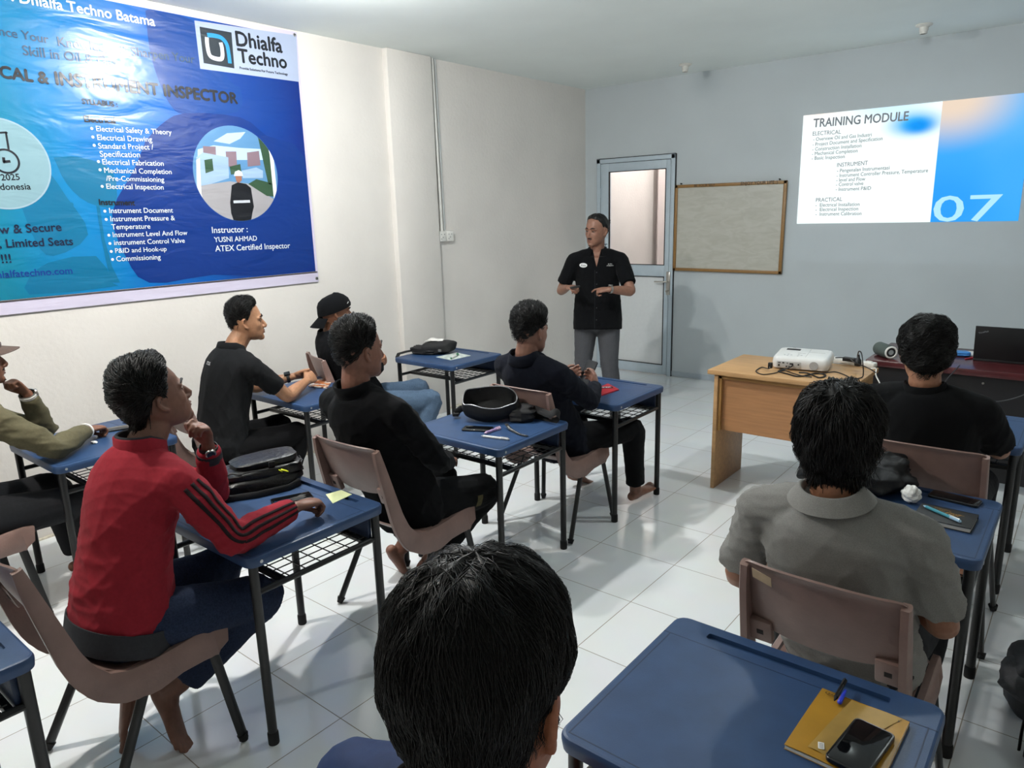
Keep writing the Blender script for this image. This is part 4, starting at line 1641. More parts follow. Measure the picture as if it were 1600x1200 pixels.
    # ---------------------------------------------------------------- hair
    def hair(s, hairline=None, thick=None, n=900, length=0.05, width=0.0022, lift=0.010, seed=1, whorl=(10, -0.55, 0.8), grav=0.5, cap_noise=0.004, part=None, sweep=0.0, spiky=0.0, curl=0.0, name='hair', extra=None):
        """cap following the real scalp plus many locks; az 0 = front, 180 = back; el = elevation"""
        if hairline is None:
            hairline = [(0, 42), (40, 38), (62, 24), (78, 4), (92, 8), (108, -2), (125, -22), (150, -38), (180, -44)]
        if thick is None:
            thick = lambda az, el: 0.012 + 0.014 * max(0, math.sin(math.radians(el)))
        HL = [(a, e) for a, e in hairline]

        def hl(az):
            az = abs((az + 180) % 360 - 180)
            for (a0, e0), (a1, e1) in zip(HL, HL[1:]):
                if a0 <= az <= a1:
                    f = (az - a0) / (a1 - a0)
                    f = f * f * (3 - 2 * f)
                    return e0 + (e1 - e0) * f
            return HL[-1][1]
        org = s.hm @ (V((0, -0.008, 0.012)) * s.hs)
        R3 = s.hm.to_3x3()

        def ldir(az, el):
            a, e = math.radians(az), math.radians(el)
            return V((math.sin(a) * math.cos(e), math.cos(a) * math.cos(e), math.sin(e)))

        def surf(d):
            w = R3 @ d
            h = s.bvh_body.ray_cast(org + w * 0.30, -w, 0.30)
            return (h[0] - org).length if h[0] else 0.09
        # radius table; clamp the ears away
        NA, NE = 72, 40
        els = [-60 + 150 * j / NE for j in range(NE + 1)]
        tab = np.zeros((NE + 1, NA))
        for j, e in enumerate(els):
            for i in range(NA):
                az = 360 * i / NA
                r = surf(ldir(az, e))
                if 76 < abs((az + 180) % 360 - 180) < 116 and -28 < e < 14:
                    r = min(r, 0.083 * s.hs)
                tab[j, i] = min(r, 0.125 * s.hs)
        rg = np.random.RandomState(seed)
        ph = rg.rand(8) * 6

        def T_(az, el):
            h = hl(az)
            f = min(1, max(0, (el - h) / 13.0))
            f = f ** 0.6
            t = thick(abs((az + 180) % 360 - 180), el)
            a = math.radians(az)
            nz = math.sin(a * 5 + ph[0] + el * 0.09) + math.sin(a * 9 + ph[1] - el * 0.13) + math.sin(a * 14 + ph[2] + el * 0.2) * 0.6
            return t * f + cap_noise * nz * f * 0.6 - 0.002 * (1 - f)

        def rt(az, el):
            fi = (az % 360) / 360 * NA
            i0 = int(fi) % NA
            i1 = (i0 + 1) % NA
            fe = min(NE - 1e-6, max(0, (el + 60) / 150 * NE))
            j0 = int(fe)
            a, b = fi - int(fi), fe - j0
            return (tab[j0, i0] * (1 - a) + tab[j0, i1] * a) * (1 - b) + (tab[j0 + 1, i0] * (1 - a) + tab[j0 + 1, i1] * a) * b
        mb = MB()
        NA2, NV = 72, 22
        rings = []
        for j in range(NV + 1):
            v = j / NV
            ring = []
            for i in range(NA2):
                az = 360 * i / NA2
                h = hl(az)
                el = h + (89.6 - h) * v
                if j == 0:
                    r = rt(az, el) - 0.012
                else:
                    r = rt(az, el) + T_(az, el)
                ring.append(org + (R3 @ ldir(az, el)) * r)
            rings.append(ring)
        mb.loft(rings)
        # locks
        wd = V(whorl).normalized()
        wd = np.array(wd)
        K = 7
        n = int(n * 2.2)
        width = width * 0.55
        lift = lift * 0.7
        count = 0
        tries = 0
        step = length / K
        while count < n and tries < n * 6:
            tries += 1
            az = rg.rand() * 360
            el = math.degrees(math.asin(min(1, max(-1, -0.75 + 1.75 * rg.rand()))))
            h = hl(az)
            if el < h + 1:
                continue
            d = np.array(ldir(az, el))
            lz = 0.6 + 0.8 * rg.rand()
            tk0 = T_(az, el)
            if thick(abs((az + 180) % 360 - 180), el) < 0.006 and rg.rand() < 0.75:
                continue
            wob = rg.normal(size=3) * 0.35
            wdj = wd + rg.normal(size=3) * 0.13
            pts = []
            stop = False
            for k in range(K + 1):
                f = k / K
                azk = math.degrees(math.atan2(d[0], d[1]))
                elk = math.degrees(math.asin(max(-1, min(1, d[2]))))
                if k and abs(azk) < 88 and elk < hl(azk) + 1.5:
                    stop = True
                if stop:
                    pts.append(pts[-1] * 0.999 + np.array(org) * 0.001)
                    continue
                base = rt(azk, max(-58, elk)) + max(-0.001, T_(azk, elk) if elk > hl(azk) - 12 else tk0 * 0.7)
                arch = lift * lz * math.sin(PI * min(1, f * 1.15)) ** 1.0 + spiky * lz * f
                pts.append(np.array(org) + np.array(R3 @ V(d)) * (base - 0.003 + arch))
                fl = d - wdj
                fl = fl - d * fl.dot(d)
                nn = np.linalg.norm(fl)
                fl = fl / max(nn, 0.22)
                g = np.array([0, 0, -grav]) + np.array([0, sweep * max(0, d[2]), 0])
                if part is not None:
                    g = g + np.array(part(d))
                sw = wob - d * wob.dot(d)
                if curl:
                    sw = sw + np.cross(d, fl) * curl * math.sin(f * 7 + tries)
                m_ = fl + g - d * g.dot(d) + sw * (0.4 + 0.6 * f)
                m_ /= max(1e-6, np.linalg.norm(m_))
                d = d + m_ * (step * lz / 0.1)
                d /= np.linalg.norm(d)
            w = width * (0.6 + 0.9 * rg.rand())
            # three sided tapering lock
            vs, fs = [], []
            for k, p in enumerate(pts):
                p = V(p)
                t = V(pts[min(k + 1, K)]) - V(pts[max(k - 1, 0)])
                t.normalize()
                nn = (p - org).normalized()
                b = t.cross(nn)
                if b.length < 1e-6:
                    b = V((1, 0, 0))
                b.normalize()
                ww = w * (1 - (k / K) ** 2 * 0.92)
                vs += [p + b * ww, p - b * ww, p + nn * ww * 0.7]
            for k in range(K):
                for q in range(3):
                    q2 = (q + 1) % 3
                    fs.append((3 * k + q, 3 * k + q2, 3 * k + 3 + q2, 3 * k + 3 + q))
            mb.add(vs, fs)
            count += 1
        if extra:
            extra(s, mb)
        s.hair_obj = mb.build(name, M_hair, s.root, s.off, None)
        return s.hair_obj

    # ---------------------------------------------------------------- clothing
    def shirt(s, name, m, sleeve='short', hem=-0.10, infl=0.016, amp=0.008, seed=3, sr=None, voxel=0.0075, waist=0.0, cut=0.62, cuff=None):
        mb = MB()
        s.torso(mb, infl, hem, [(hem, 0.178 + waist, 0.130 + waist), (0.0, 0.176 + waist, 0.130 + waist), (0.2, 0.166 + waist, 0.122 + waist), (0.45, 0.160, 0.115), (0.7, 0.168, 0.115), (0.86, 0.166, 0.104), (0.95, 0.125, 0.088), (1.0, 0.088, 0.074), (1.03, 0.062, 0.06)])
        jt = []
        for q in ('R', 'L'):
            A = s.arms[q]
            sh, el, wr = s.sh[q], V(A['el']), V(A['wr'])
            n0 = s.N - s.sp * 0.018
            mb.tube([n0, along(n0, sh, 0.55) + s.sp * 0.004, sh], [0.064, 0.069, 0.069], seg=16)
            if sleeve == 'short':
                c = along(sh, el, cut)
                mb.tube([sh, along(sh, el, 0.3), c], [(0.069, 0.069), (0.069, 0.069), (0.069, 0.064)], seg=16, cap='flat')
            else:
                e = cuff or 0.95
                p, r = limb([sh, along(sh, el, 0.33), along(sh, el, 0.7), el, along(el, wr, 0.3), along(el, wr, 0.65), along(el, wr, e)], [0.069, 0.066, 0.061, 0.056, 0.057, 0.050, 0.042])
                mb.tube(p, r, seg=16, cap='flat')
            jt += [(el, 0.09), (sh - s.sp * 0.08, 0.12)]
        if not s.standing:
            for q in ('R', 'L'):
                mb.ball(s.hj[q] - s.hf * 0.03 + V((0, 0, 0.02)), 0.105, 12) if hem < -0.05 else None
        me = remesh(mb, voxel, 5, s.off)
        jt.append((s.spine(0.1), 0.2))
        folds(me, amp, seed, jt)
        P = get_co(me)
        s.bvh_shirt = BVHTree.FromPolygons([tuple(x) for x in P], [tuple(p.vertices) for p in me.polygons])
        set_co(me, P - np.array(s.off))
        s.shirt_obj = link(name, me, m, s.root, None)
        return s.shirt_obj

    def collar(s, m, name='collar', r0=0.066, h=0.035, gap=0, flare=0.022, drop=0.035, tilt=0.0, mats=None, up=None):
        """turned collar ring round the neck; gap in degrees left open in front"""
        u = (up or (s.sp * 0.6 + (s.hm.to_3x3() @ V((0, 0, 1))) * 0.4)).normalized()
        f = (s.cf - u * s.cf.dot(u)).normalized()
        r = f.cross(u)
        c0 = s.N + u * 0.004
        rings = []
        n = 40
        for k in range(n + (1 if gap else 0)):
            a = (gap / 2 + (360 - gap) * k / n) if gap else 360 * k / n
            a = math.radians(a)
            fr = math.cos(a)
            dn = -0.018 * max(0, fr) * (1 + tilt)
            e = f * math.cos(a) + r * math.sin(a)
            mk = lambda rad, z: c0 + e * rad * (1 + 0.06 * abs(math.sin(a))) + u * (z + dn)
            pr = [(r0, -0.015), (r0 - 0.002, h), (r0 + 0.004, h + 0.004)]
            if flare:
                pr += [(r0 + 0.008, h + 0.001), (r0 + flare, -drop + h), (r0 + flare - 0.004, -drop + h - 0.004), (r0 + 0.005, h - 0.006), (r0 + 0.005, -0.015)]
            else:
                pr += [(r0 + 0.008, h), (r0 + 0.009, -0.015)]
            rings.append([mk(*q) for q in pr])
        mb = MB()
        if gap:
            mb.loft(rings)
        else:
            mb.loft(rings + [rings[0]], closed_ends=False)
        return mb.build(name, m, s.shirt_obj, s.off, 70)

    def trousers(s, name, m, amp=0.007, seed=5, rad=(0.100, 0.094, 0.078, 0.072, 0.070, 0.062, 0.060), hem=0.9, voxel=0.0075, hems=None):
        mb = MB()
        jt = []
        pts = [s.H - s.sp * 0.06, s.H, s.spine(0.14 if s.standing else 0.08)]
        mb.tube(pts, [(0.165 * s.fat, 0.118 * s.fat), (0.170 * s.fat, 0.122 * s.fat), (0.155 * s.fat, 0.112 * s.fat)], side=s.hr, seg=22)
        for q in ('R', 'L'):
            L_ = s.legs[q]
            hj, kn, an = s.hj[q], V(L_['kn']), V(L_['an'])
            h_ = (hems or {}).get(q, hem)
            p, r = limb([hj, along(hj, kn, 0.35), along(hj, kn, 0.75), kn, along(kn, an, 0.25), along(kn, an, 0.6), along(kn, an, h_)], list(rad))
            mb.tube(p, r, seg=18, cap='flat')
            if not s.standing:
                mb.ball(hj - s.hf * 0.025 + V((0, 0, 0.0)), 0.098, 12)
            jt += [(kn, 0.12), (hj, 0.12), (along(kn, an, h_), 0.08)]
        me = remesh(mb, voxel, 5, s.off)
        folds(me, amp, seed, jt, 1.1)
        P = get_co(me)
        s.bvh_tr = BVHTree.FromPolygons([tuple(x) for x in P], [tuple(p.vertices) for p in me.polygons])
        set_co(me, P - np.array(s.off))
        s.tr_obj = link(name, me, m, s.root, None)
        return s.tr_obj

    def decal(s, bvh, mbsrc, M, depth=0.25, lift=0.0015, other=None):
        """lay flat lettering onto the cloth along -normal of frame M"""
        n = (M.to_3x3() @ V((0, 0, 1))).normalized()
        out = MB()
        vs = []
        for v in mbsrc.v:
            w = M @ v
            h = bvh.ray_cast(w + n * depth, -n, depth * 2)
            p = h[0]
            if other:
                h2 = other.ray_cast(w + n * depth, -n, depth * 2)
                if h2[0] and (p is None or (h2[0] - p).dot(n) > 0):
                    p = h2[0]
            vs.append((p if p else w) + n * lift)
        out.add(vs, mbsrc.f)
        return out

    def stripe_on_sleeve(s, q, angs, w, m, name, t0=0.0, t1=1.0, n=60, ref=None):
        """cloth stripes running down the outside of a long sleeve"""
        A = s.arms[q]
        sh, el, wr = s.sh[q], V(A['el']), V(A['wr'])
        p, _ = limb([sh, along(sh, el, 0.33), along(sh, el, 0.7), el, along(el, wr, 0.3), along(el, wr, 0.65), along(el, wr, 0.93)], [0.06] * 7, 10)
        for a0 in angs:
            g = [[], []]
            for i in range(n + 1):
                tt = t0 + (t1 - t0) * i / n
                fi = tt * (len(p) - 1)
                k = min(int(fi), len(p) - 2)
                c = p[k].lerp(p[k + 1], fi - k)
                t = (p[min(k + 2, len(p) - 1)] - p[max(k - 1, 0)]).normalized()
                u = V(ref) if ref else V((1, 0, 0))
                u = (u - t * u.dot(t)).normalized()
                b = t.cross(u)
                row = []
                for j, da in enumerate((-w / 2, w / 2)):
                    an = math.radians(a0) + da / 0.06
                    e = u * math.cos(an) + b * math.sin(an)
                    h = s.bvh_shirt.ray_cast(c + e * 0.14, -e, 0.14)
                    g[j].append((h[0] if h[0] else c + e * 0.06) + e * 0.0022)
            mb = MB()
            # smooth the strip a little
            for j in (0, 1):
                for _ in range(2):
                    g[j] = [g[j][0]] + [(g[j][i - 1] + g[j][i] * 2 + g[j][i + 1]) / 4 for i in range(1, len(g[j]) - 1)] + [g[j][-1]]
            mb.sheet(g, 0.0012)
            mb.build(name, m, s.shirt_obj, s.off, None)

    def band(s, c, d, r, h, m, name, th=0.003, seg=24, parent=None, side=None, ab=None):
        """closed ring (watch strap, cuff) round axis d at c"""
        d = V(d).normalized()
        u = V(side) if side else V((0, 0, 1))
        u = (u - d * u.dot(d)).normalized()
        b = d.cross(u)
        ra, rb = ab or (r, r)
        rings = []
        for k in range(seg):
            a = 2 * PI * k / seg
            e = u * ra * math.cos(a) + b * rb * math.sin(a)
            en = e.normalized()
            rings.append([c + e - d * h / 2, c + e + en * th - d * h / 2, c + e + en * th + d * h / 2, c + e + d * h / 2])
        mb = MB()
        mb.loft(rings + [rings[0]], closed_ends=False)
        return mb.build(name, m, parent or s.root, s.off, 40)

    def watch(s, q, t=0.93, face_dir=(0, 0, 1), m_strap=None, m_case=None, r=0.03, case=(0.018, 0.018, 0.008), square=False):
        A = s.arms[q]
        el, wr = V(A['el']), V(A['wr'])
        c = along(el, wr, t)
        d = (wr - el).normalized()
        st = s.band(c, d, r, 0.02, m_strap, 'watch_strap', 0.003, 24, s.root, face_dir, (r - 0.002, r))
        u = V(face_dir)
        u = (u - d * u.dot(d)).normalized()
        b = d.cross(u)
        M = Matrix(((d.x, b.x, u.x, c.x + u.x * r), (d.y, b.y, u.y, c.y + u.y * r), (d.z, b.z, u.z, c.z + u.z * r), (0, 0, 0, 1)))
        mb = MB()
        if square:
            mb.box((-0.019, -0.017, -0.004), (0.019, 0.017, 0.008), M, 0.003)
        else:
            mb.loft([[M @ V((q_ * math.cos(2 * PI * k / 24), q_ * math.sin(2 * PI * k / 24), z)) for k in range(24)] for q_, z in ((0.015, -0.003), (0.019, 0), (0.019, 0.006), (0.016, 0.009))])
        cs = mb.build('watch_case', m_case, st, s.off, 40)
        mb = MB()
        if square:
            mb.box((-0.015, -0.013, 0.0081), (0.015, 0.013, 0.0088), M)
        else:
            mb.loft([[M @ V((0.0145 * math.cos(2 * PI * k / 24), 0.0145 * math.sin(2 * PI * k / 24), z)) for k in range(24)] for z in (0.0091, 0.0096)])
        mb.build('watch_face', M_face, cs, s.off, 40)


M_face = mat('dark watch glass', '#1c2228', 0.1, 0)
M_metal = mat('steel watch', '#a8a6a2', 0.3, 0.1, 60, metal=0.9)
# ------------------------------------------------------------------ people: the ten of them
C_black = cloth('black cotton', '#0d0e10')
C_tee = cloth('black pique cotton', '#141517')
C_blk2 = cloth('deep black cotton', '#08090c')
C_navy = cloth('dark navy cotton', '#0e111b')
C_red = cloth('red fleece', '#8b222e', 0.85, 0.07, 0.1)
C_char = cloth('charcoal rib knit', '#35363a')
C_grey = cloth('grey marl pique', '#83827f', 0.95, 0.14, 0.15, 400)
C_olive = cloth('olive field cloth', '#5c5743', 0.9, 0.1)
C_denim = cloth('dark blue denim', '#252f45', 0.85, 0.3, 0.2, 160)
C_jean = cloth('faded blue denim', '#4d6076', 0.85, 0.2, 0.2, 140)
C_blackjean = cloth('black denim', '#0e0e10')
C_trgrey = cloth('grey twill', '#4b4c50', 0.9, 0.08)
C_dgrey = cloth('dark grey twill', '#242528', 0.9, 0.08)
C_royal = cloth('blue nylon jacket', '#1a2f58', 0.6, 0.08)
C_white = cloth('white cotton', '#dcdad5')
M_strap = mat('black watch strap', '#101011', 0.6, 0.05)
M_shoe = mat('black shoe leather', '#121212', 0.4, 0.05)
M_thread = mat('white thread', '#e4e4e4', 0.7, 0)
M_stripe = cloth('black stripe tape', '#241b1e')

# --- man in the red jacket
P = Person('person in a red track jacket with black sleeve stripes, chin on hand', (-0.88, -1.8),
           ((-0.895, -1.655, 1.235), 4, 16, 0), (-0.88, -1.73, 1.06), (-0.885, -1.87, 0.515), 0, -2,
           {'R': dict(el=(-0.575, -1.605, 0.785), wr=(-0.605, -1.345, 0.80), hd=(-0.02, 1, -0.05), hn=(0.05, -0.1, -1), pose='loose', sh=(-0.70, -1.705, 0.985)),
            'L': dict(el=(-1.02, -1.43, 0.775), wr=(-0.930, -1.475, 1.01), hd=(0.28, -0.22, 0.93), hn=(0.15, -0.95, -0.25), pose='chin', sh=(-1.06, -1.67, 0.98))},
           {'R': dict(kn=(-0.70, -1.46, 0.47), an=(-0.875, -1.745, 0.175), fd=(0.75, 0.02, -0.62), fs=1.08), 'L': dict(kn=(-1.0, -1.44, 0.49), an=(-0.985, -1.79, 0.19), fd=(0.25, -0.25, -0.85), fs=1.08)},
           '#745143', hs=1.03, seed=11)
P.build_body()
P.face()
P.shirt('jacket', C_red, 'long', hem=-0.03, infl=0.02, amp=0.016, seed=4, waist=0.006, cuff=0.93)
P.band(P.spine(-0.045), P.sp, 0.2, 0.08, C_char, 'waistband', 0.005, 40, P.shirt_obj, tuple(P.cf), (0.158, 0.205))
P.collar(C_red, 'collar', r0=0.070, h=0.058, flare=0, tilt=0.8)
P.collar(C_char, 'collar_lining', r0=0.064, h=0.064, flare=0, tilt=0.8)
P.stripe_on_sleeve('R', (-24, 0, 24), 0.012, M_stripe, 'sleeve_stripe', 0.06, 0.99, ref=(1, 0, 0.55))
P.stripe_on_sleeve('L', (-24, 0, 24), 0.012, M_stripe, 'sleeve_stripe', 0.06, 0.99, ref=(-1, 0, 0.55))
P.band(along(V(P.arms['L']['el']), V(P.arms['L']['wr']), 0.80), V(P.arms['L']['wr']) - V(P.arms['L']['el']), 0.04, 0.035, C_char, 'cuff', 0.005, 20, P.shirt_obj)
P.trousers('jeans', C_denim, hems={'R': 0.86, 'L': 0.9}, rad=(0.102, 0.098, 0.084, 0.078, 0.076, 0.075, 0.074), seed=8, amp=0.009)
P.watch('L', 0.93, (0.9, -0.3, 0.1), M_strap, M_metal, 0.031)
P.hair(n=1500, length=0.065, lift=0.012, seed=3, width=0.0024, sweep=0.8, grav=0.35, cap_noise=0.004,
       thick=lambda az, el: 0.010 + 0.024 * max(0, math.sin(math.radians(el))) + (0.008 if az > 120 else 0),
       hairline=[(0, 46), (35, 42), (58, 28), (70, 6), (79, -8), (87, -2), (95, 7), (105, 3), (114, -12), (125, -26), (150, -42), (180, -48)])

# --- man in the black T-shirt by the left wall
P = Person('person in a black T-shirt seated beside the left wall, hands clasped on the desk', (-2.37, -0.6),
           ((-2.37, -0.425, 1.228), 28, 2), (-2.385, -0.53, 1.06), (-2.37, -0.665, 0.51), 0, 8,
           {'R': dict(el=(-2.19, -0.31, 0.768), wr=(-2.315, -0.085, 0.80), hd=(-0.3, 0.9, 0.15), hn=(-0.8, -0.2, -0.4), pose='clasp', sh=(-2.20, -0.52, 0.975)),
            'L': dict(el=(-2.55, -0.32, 0.78), wr=(-2.43, -0.10, 0.82), hd=(0.35, 0.9, 0.1), hn=(0.7, -0.2, -0.5), pose='clasp')},
           {'R': dict(kn=(-2.24, -0.22, 0.50), an=(-2.25, -0.40, 0.085)), 'L': dict(kn=(-2.50, -0.18, 0.50), an=(-2.50, -0.30, 0.085))}, '#a77a5c', seed=12)
P.build_body()
P.face()
P.shirt('t_shirt', C_tee, 'short', hem=-0.10, infl=0.017, amp=0.016, seed=7, cut=0.66)
P.collar(C_tee, 'collar', r0=0.066, h=0.048, flare=0.022, drop=0.045, tilt=0.5)
P.trousers('jeans', C_blackjean, seed=9)
P.watch('L', 0.86, (0.35, -0.2, 1), M_strap, M_strap, 0.031, square=True)
P.hair(n=700, length=0.045, lift=0.008, seed=5, sweep=1.2, grav=0.15, spiky=0.006,
       thick=lambda az, el: 0.003 + 0.026 * max(0, math.sin(math.radians(el))) ** 1.3, hairline=[(0, 45), (40, 42), (58, 32), (70, 10), (79, -6), (87, 0), (95, 7), (104, 0), (112, -12), (125, -22), (150, -35), (180, -39)])
mb = MB()
put_text(mb, 'ITDS', Matrix.Identity(4), width=0.05, bold=0.0)
fm = frame(P.N + P.cf * -0.075 - P.cr_ * 0.01 - V((0, 0, 0.055)), P.cr_, (0, 0, 1))
P.decal(P.bvh_shirt, mb, fm, 0.12, 0.004).build('shirt_lettering', M_thread, P.shirt_obj, P.off, None, False)

# --- man in the black long-sleeved shirt, centre
P = Person('person in a black long-sleeved shirt leaning back in the middle of the room', (-0.86, -0.6),
           ((-0.850, -0.815, 1.262), 6, 2), (-0.86, -0.845, 1.075), (-0.86, -0.60, 0.52), 0, -4,
           {'R': dict(el=(-0.615, -0.62, 0.765), wr=(-0.75, -0.42, 0.67), hd=(-0.6, 0.8, -0.1), hn=(-0.2, 0, -1), pose='relaxed'),
            'L': dict(el=(-1.10, -0.62, 0.77), wr=(-0.94, -0.42, 0.67), hd=(0.6, 0.8, -0.1), hn=(0.2, 0, -1), pose='relaxed')},
           {'R': dict(kn=(-0.71, -0.215, 0.47), an=(-0.95, -0.385, 0.10), fd=(-0.3, 0.9, -0.1)), 'L': dict(kn=(-1.0, -0.22, 0.49), an=(-1.09, -0.45, 0.14), fd=(0, 0.5, -0.8))},
           '#80594a', fat=1.03, shw=0.195, seed=13, hs=1.04, bow=0.01)
P.build_body()
P.face()
P.shirt('shirt', C_blk2, 'long', hem=-0.12, infl=0.02, amp=0.015, seed=10, waist=0.004)
P.collar(C_blk2, 'collar', r0=0.068, h=0.058, flare=0.004, drop=0.05, tilt=0.5)
P.trousers('trousers', C_black, seed=11, amp=0.010, rad=(0.105, 0.102, 0.09, 0.084, 0.08, 0.078, 0.076), hems={'R': 0.86, 'L': 0.9})
mb = MB()
mb.box((-0.016, -0.03, 0), (0.016, 0.03, 0.001))
mm = MB()
g = [[V((-0.017 + 0.034 * k / 4, -0.03 + 0.06 * i / 6, 0)) for k in range(5)] for i in range(7)]
mm.sheet(g)
fm = frame(along(P.hj['R'], V(P.legs['R']['kn']), 0.70) + V((0.06, 0, -0.01)), (0, 1, -0.12), (0.2, 0.1, 1))
P.decal(P.bvh_tr, mm, fm, 0.1, 0.002).build('pocket_patch', cloth('olive canvas patch', '#4d4830', 0.9, 0.3), P.tr_obj, P.off)
P.hair(n=1100, length=0.04, lift=0.008, seed=6, sweep=0.9, grav=0.15, spiky=0.010, width=0.0021,
       thick=lambda az, el: 0.0035 + 0.022 * max(0, math.sin(math.radians(el))) ** 1.2, hairline=[(0, 45), (40, 42), (58, 32), (70, 10), (79, -6), (87, 0), (95, 7), (104, 0), (112, -12), (125, -22), (150, -35), (180, -39)])

# --- barefoot man in the navy shirt
P = Person('person in a navy shirt with bare feet, holding a phone in both hands', (-0.83, 0.55),
           ((-0.815, 0.325, 1.185), 8, -2), (-0.83, 0.285, 1.03), (-0.83, 0.60, 0.51), 0, 2,
           {'R': dict(el=(-0.60, 0.565, 0.775), wr=(-0.70, 0.79, 0.80), hd=(-0.55, 0.65, 0.35), hn=(-0.75, -0.55, 0.3), pose='phone'),
            'L': dict(el=(-1.06, 0.585, 0.775), wr=(-0.97, 0.83, 0.80), hd=(0.5, 0.65, 0.35), hn=(0.75, -0.55, 0.3), pose='phone')},
           {'R': dict(kn=(-0.575, 1.015, 0.50), an=(-0.585, 1.075, 0.095), fd=(0.12, 1, 0.12)), 'L': dict(kn=(-0.97, 0.99, 0.50), an=(-1.03, 1.08, 0.12), fd=(0.1, 0.9, -0.35))}, '#856051', seed=14, bow=0.01)
P.build_body()
P.face()
P.shirt('shirt', C_navy, 'long', hem=-0.12, infl=0.018, amp=0.014, seed=12)
P.collar(C_navy, 'collar', r0=0.066, h=0.052, flare=0.024, drop=0.05, tilt=0.5)
P.trousers('trousers', C_black, seed=13, amp=0.009, hem=0.93)
P.hair(n=900, length=0.045, lift=0.010, seed=8, sweep=0.9, grav=0.1, spiky=0.012, curl=1.2,
       thick=lambda az, el: 0.003 + 0.036 * max(0, math.sin(math.radians(el))) ** 1.3, hairline=[(0, 45), (40, 42), (58, 32), (70, 10), (79, -6), (87, 0), (95, 7), (104, 0), (112, -12), (125, -22), (150, -35), (180, -39)])

# --- man at the right front
P = Person('person in a black T-shirt seen from behind, facing the dark teacher table', (1.07, 0.7),
           ((1.02, 0.60, 1.195), -14, -4), (1.035, 0.565, 1.05), (1.08, 0.745, 0.51), 0, -2,
           {'R': dict(el=(1.30, 0.78, 0.785), wr=(1.18, 1.03, 0.775), hd=(-0.5, 0.85, 0), hn=(0, 0, -1)), 'L': dict(el=(0.79, 0.78, 0.79), wr=(0.90, 1.03, 0.775), hd=(0.5, 0.85, 0), hn=(0, 0, -1))},
           {'R': dict(kn=(1.22, 1.17, 0.50), an=(1.20, 1.15, 0.085)), 'L': dict(kn=(0.93, 1.17, 0.50), an=(0.95, 1.15, 0.085))}, '#9a6d54', fat=1.05, shw=0.2, seed=15, hs=1.04)
P.build_body()
P.face()
P.shirt('t_shirt', C_black, 'short', hem=-0.12, infl=0.02, amp=0.010, seed=14, cut=0.85)
P.collar(C_black, 'collar', r0=0.066, h=0.034, flare=0, tilt=0.2)
P.trousers('trousers', C_dgrey, seed=15)
P.hair(n=1500, length=0.055, lift=0.010, seed=9, grav=0.3, curl=1.6, cap_noise=0.006,
       thick=lambda az, el: 0.018 + 0.020 * max(0, math.sin(math.radians(el))), hairline=[(0, 40), (40, 36), (62, 22), (76, 0), (88, 2), (102, -14), (122, -34), (150, -46), (180, -50)])

# --- man in the grey polo shirt
P = Person('person in a grey polo shirt seen from behind on the right', (1.07, -0.65),
           ((1.05, -0.76, 1.19), -8, -6, 3), (1.055, -0.80, 1.03), (1.085, -0.585, 0.51), 0, -3,
           {'R': dict(el=(1.325, -0.66, 0.70), wr=(1.20, -0.42, 0.64), hd=(-0.5, 0.8, 0), hn=(0, 0, -1)), 'L': dict(el=(0.775, -0.70, 0.69), wr=(0.92, -0.45, 0.63), hd=(0.5, 0.8, 0), hn=(0, 0, -1))},
           {'R': dict(kn=(1.23, -0.15, 0.50), an=(1.22, -0.25, 0.085)), 'L': dict(kn=(0.93, -0.15, 0.50), an=(0.93, -0.2, 0.085))}, '#8a5f47', shw=0.2, fat=1.03, seed=16, hs=1.05)
P.build_body()
P.face()
P.shirt('polo_shirt', C_grey, 'short', hem=-0.10, infl=0.02, amp=0.022, seed=16, cut=0.80)
P.collar(C_grey, 'collar', r0=0.068, h=0.052, flare=0.036, drop=0.036, tilt=0.2)
P.trousers('trousers', C_dgrey, seed=17)
P.hair(n=1900, length=0.075, lift=0.014, seed=10, grav=0.55, cap_noise=0.006, width=0.0022, whorl=(0.0, -0.45, 0.9),
       thick=lambda az, el: 0.022 + 0.018 * max(0, math.sin(math.radians(el))), hairline=[(0, 30), (40, 26), (62, 10), (76, -6), (86, 0), (94, 5), (104, 0), (113, -18), (124, -38), (150, -48), (180, -52)])

# --- man in the foreground
P = Person('person in a blue jacket in the foreground, only the head and a shoulder in view', (0.97, -2.1),
           ((1.028, -2.162, 1.248), -12, -4, 2), (1.0, -2.205, 1.10), (0.99, -2.09, 0.53), 0, -8,
           {'R': dict(el=(1.235, -2.0, 0.75), wr=(1.13, -1.74, 0.64), hd=(-0.4, 0.9, 0), hn=(0, 0, -1)), 'L': dict(el=(0.68, -2.0, 0.75), wr=(0.80, -1.74, 0.64), hd=(0.4, 0.9, 0), hn=(0, 0, -1))},
           {'R': dict(kn=(1.12, -1.62, 0.50), an=(1.12, -1.66, 0.085)), 'L': dict(kn=(0.84, -1.62, 0.50), an=(0.84, -1.66, 0.085))}, '#9a6145', seed=17, voxel=0.004, hs=1.13)
P.build_body()
P.face()
P.shirt('jacket', C_royal, 'long', hem=-0.10, infl=0.024, amp=0.012, seed=18, voxel=0.007)
P.collar(C_blk2, 'collar', r0=0.062, h=0.03, flare=0.02, drop=0.05, gap=70)
P.trousers('trousers', C_dgrey, seed=19)
P.hair(n=4200, length=0.05, lift=0.008, seed=11, grav=0.55, sweep=0.7, cap_noise=0.004, width=0.0013, whorl=(-0.15, 0.3, 0.9),
       thick=lambda az, el: 0.009 + 0.036 * max(0, math.sin(math.radians(el))), hairline=[(0, 36), (40, 34), (62, 20), (76, 0), (90, 8), (104, 0), (122, -26), (150, -44), (180, -50)])
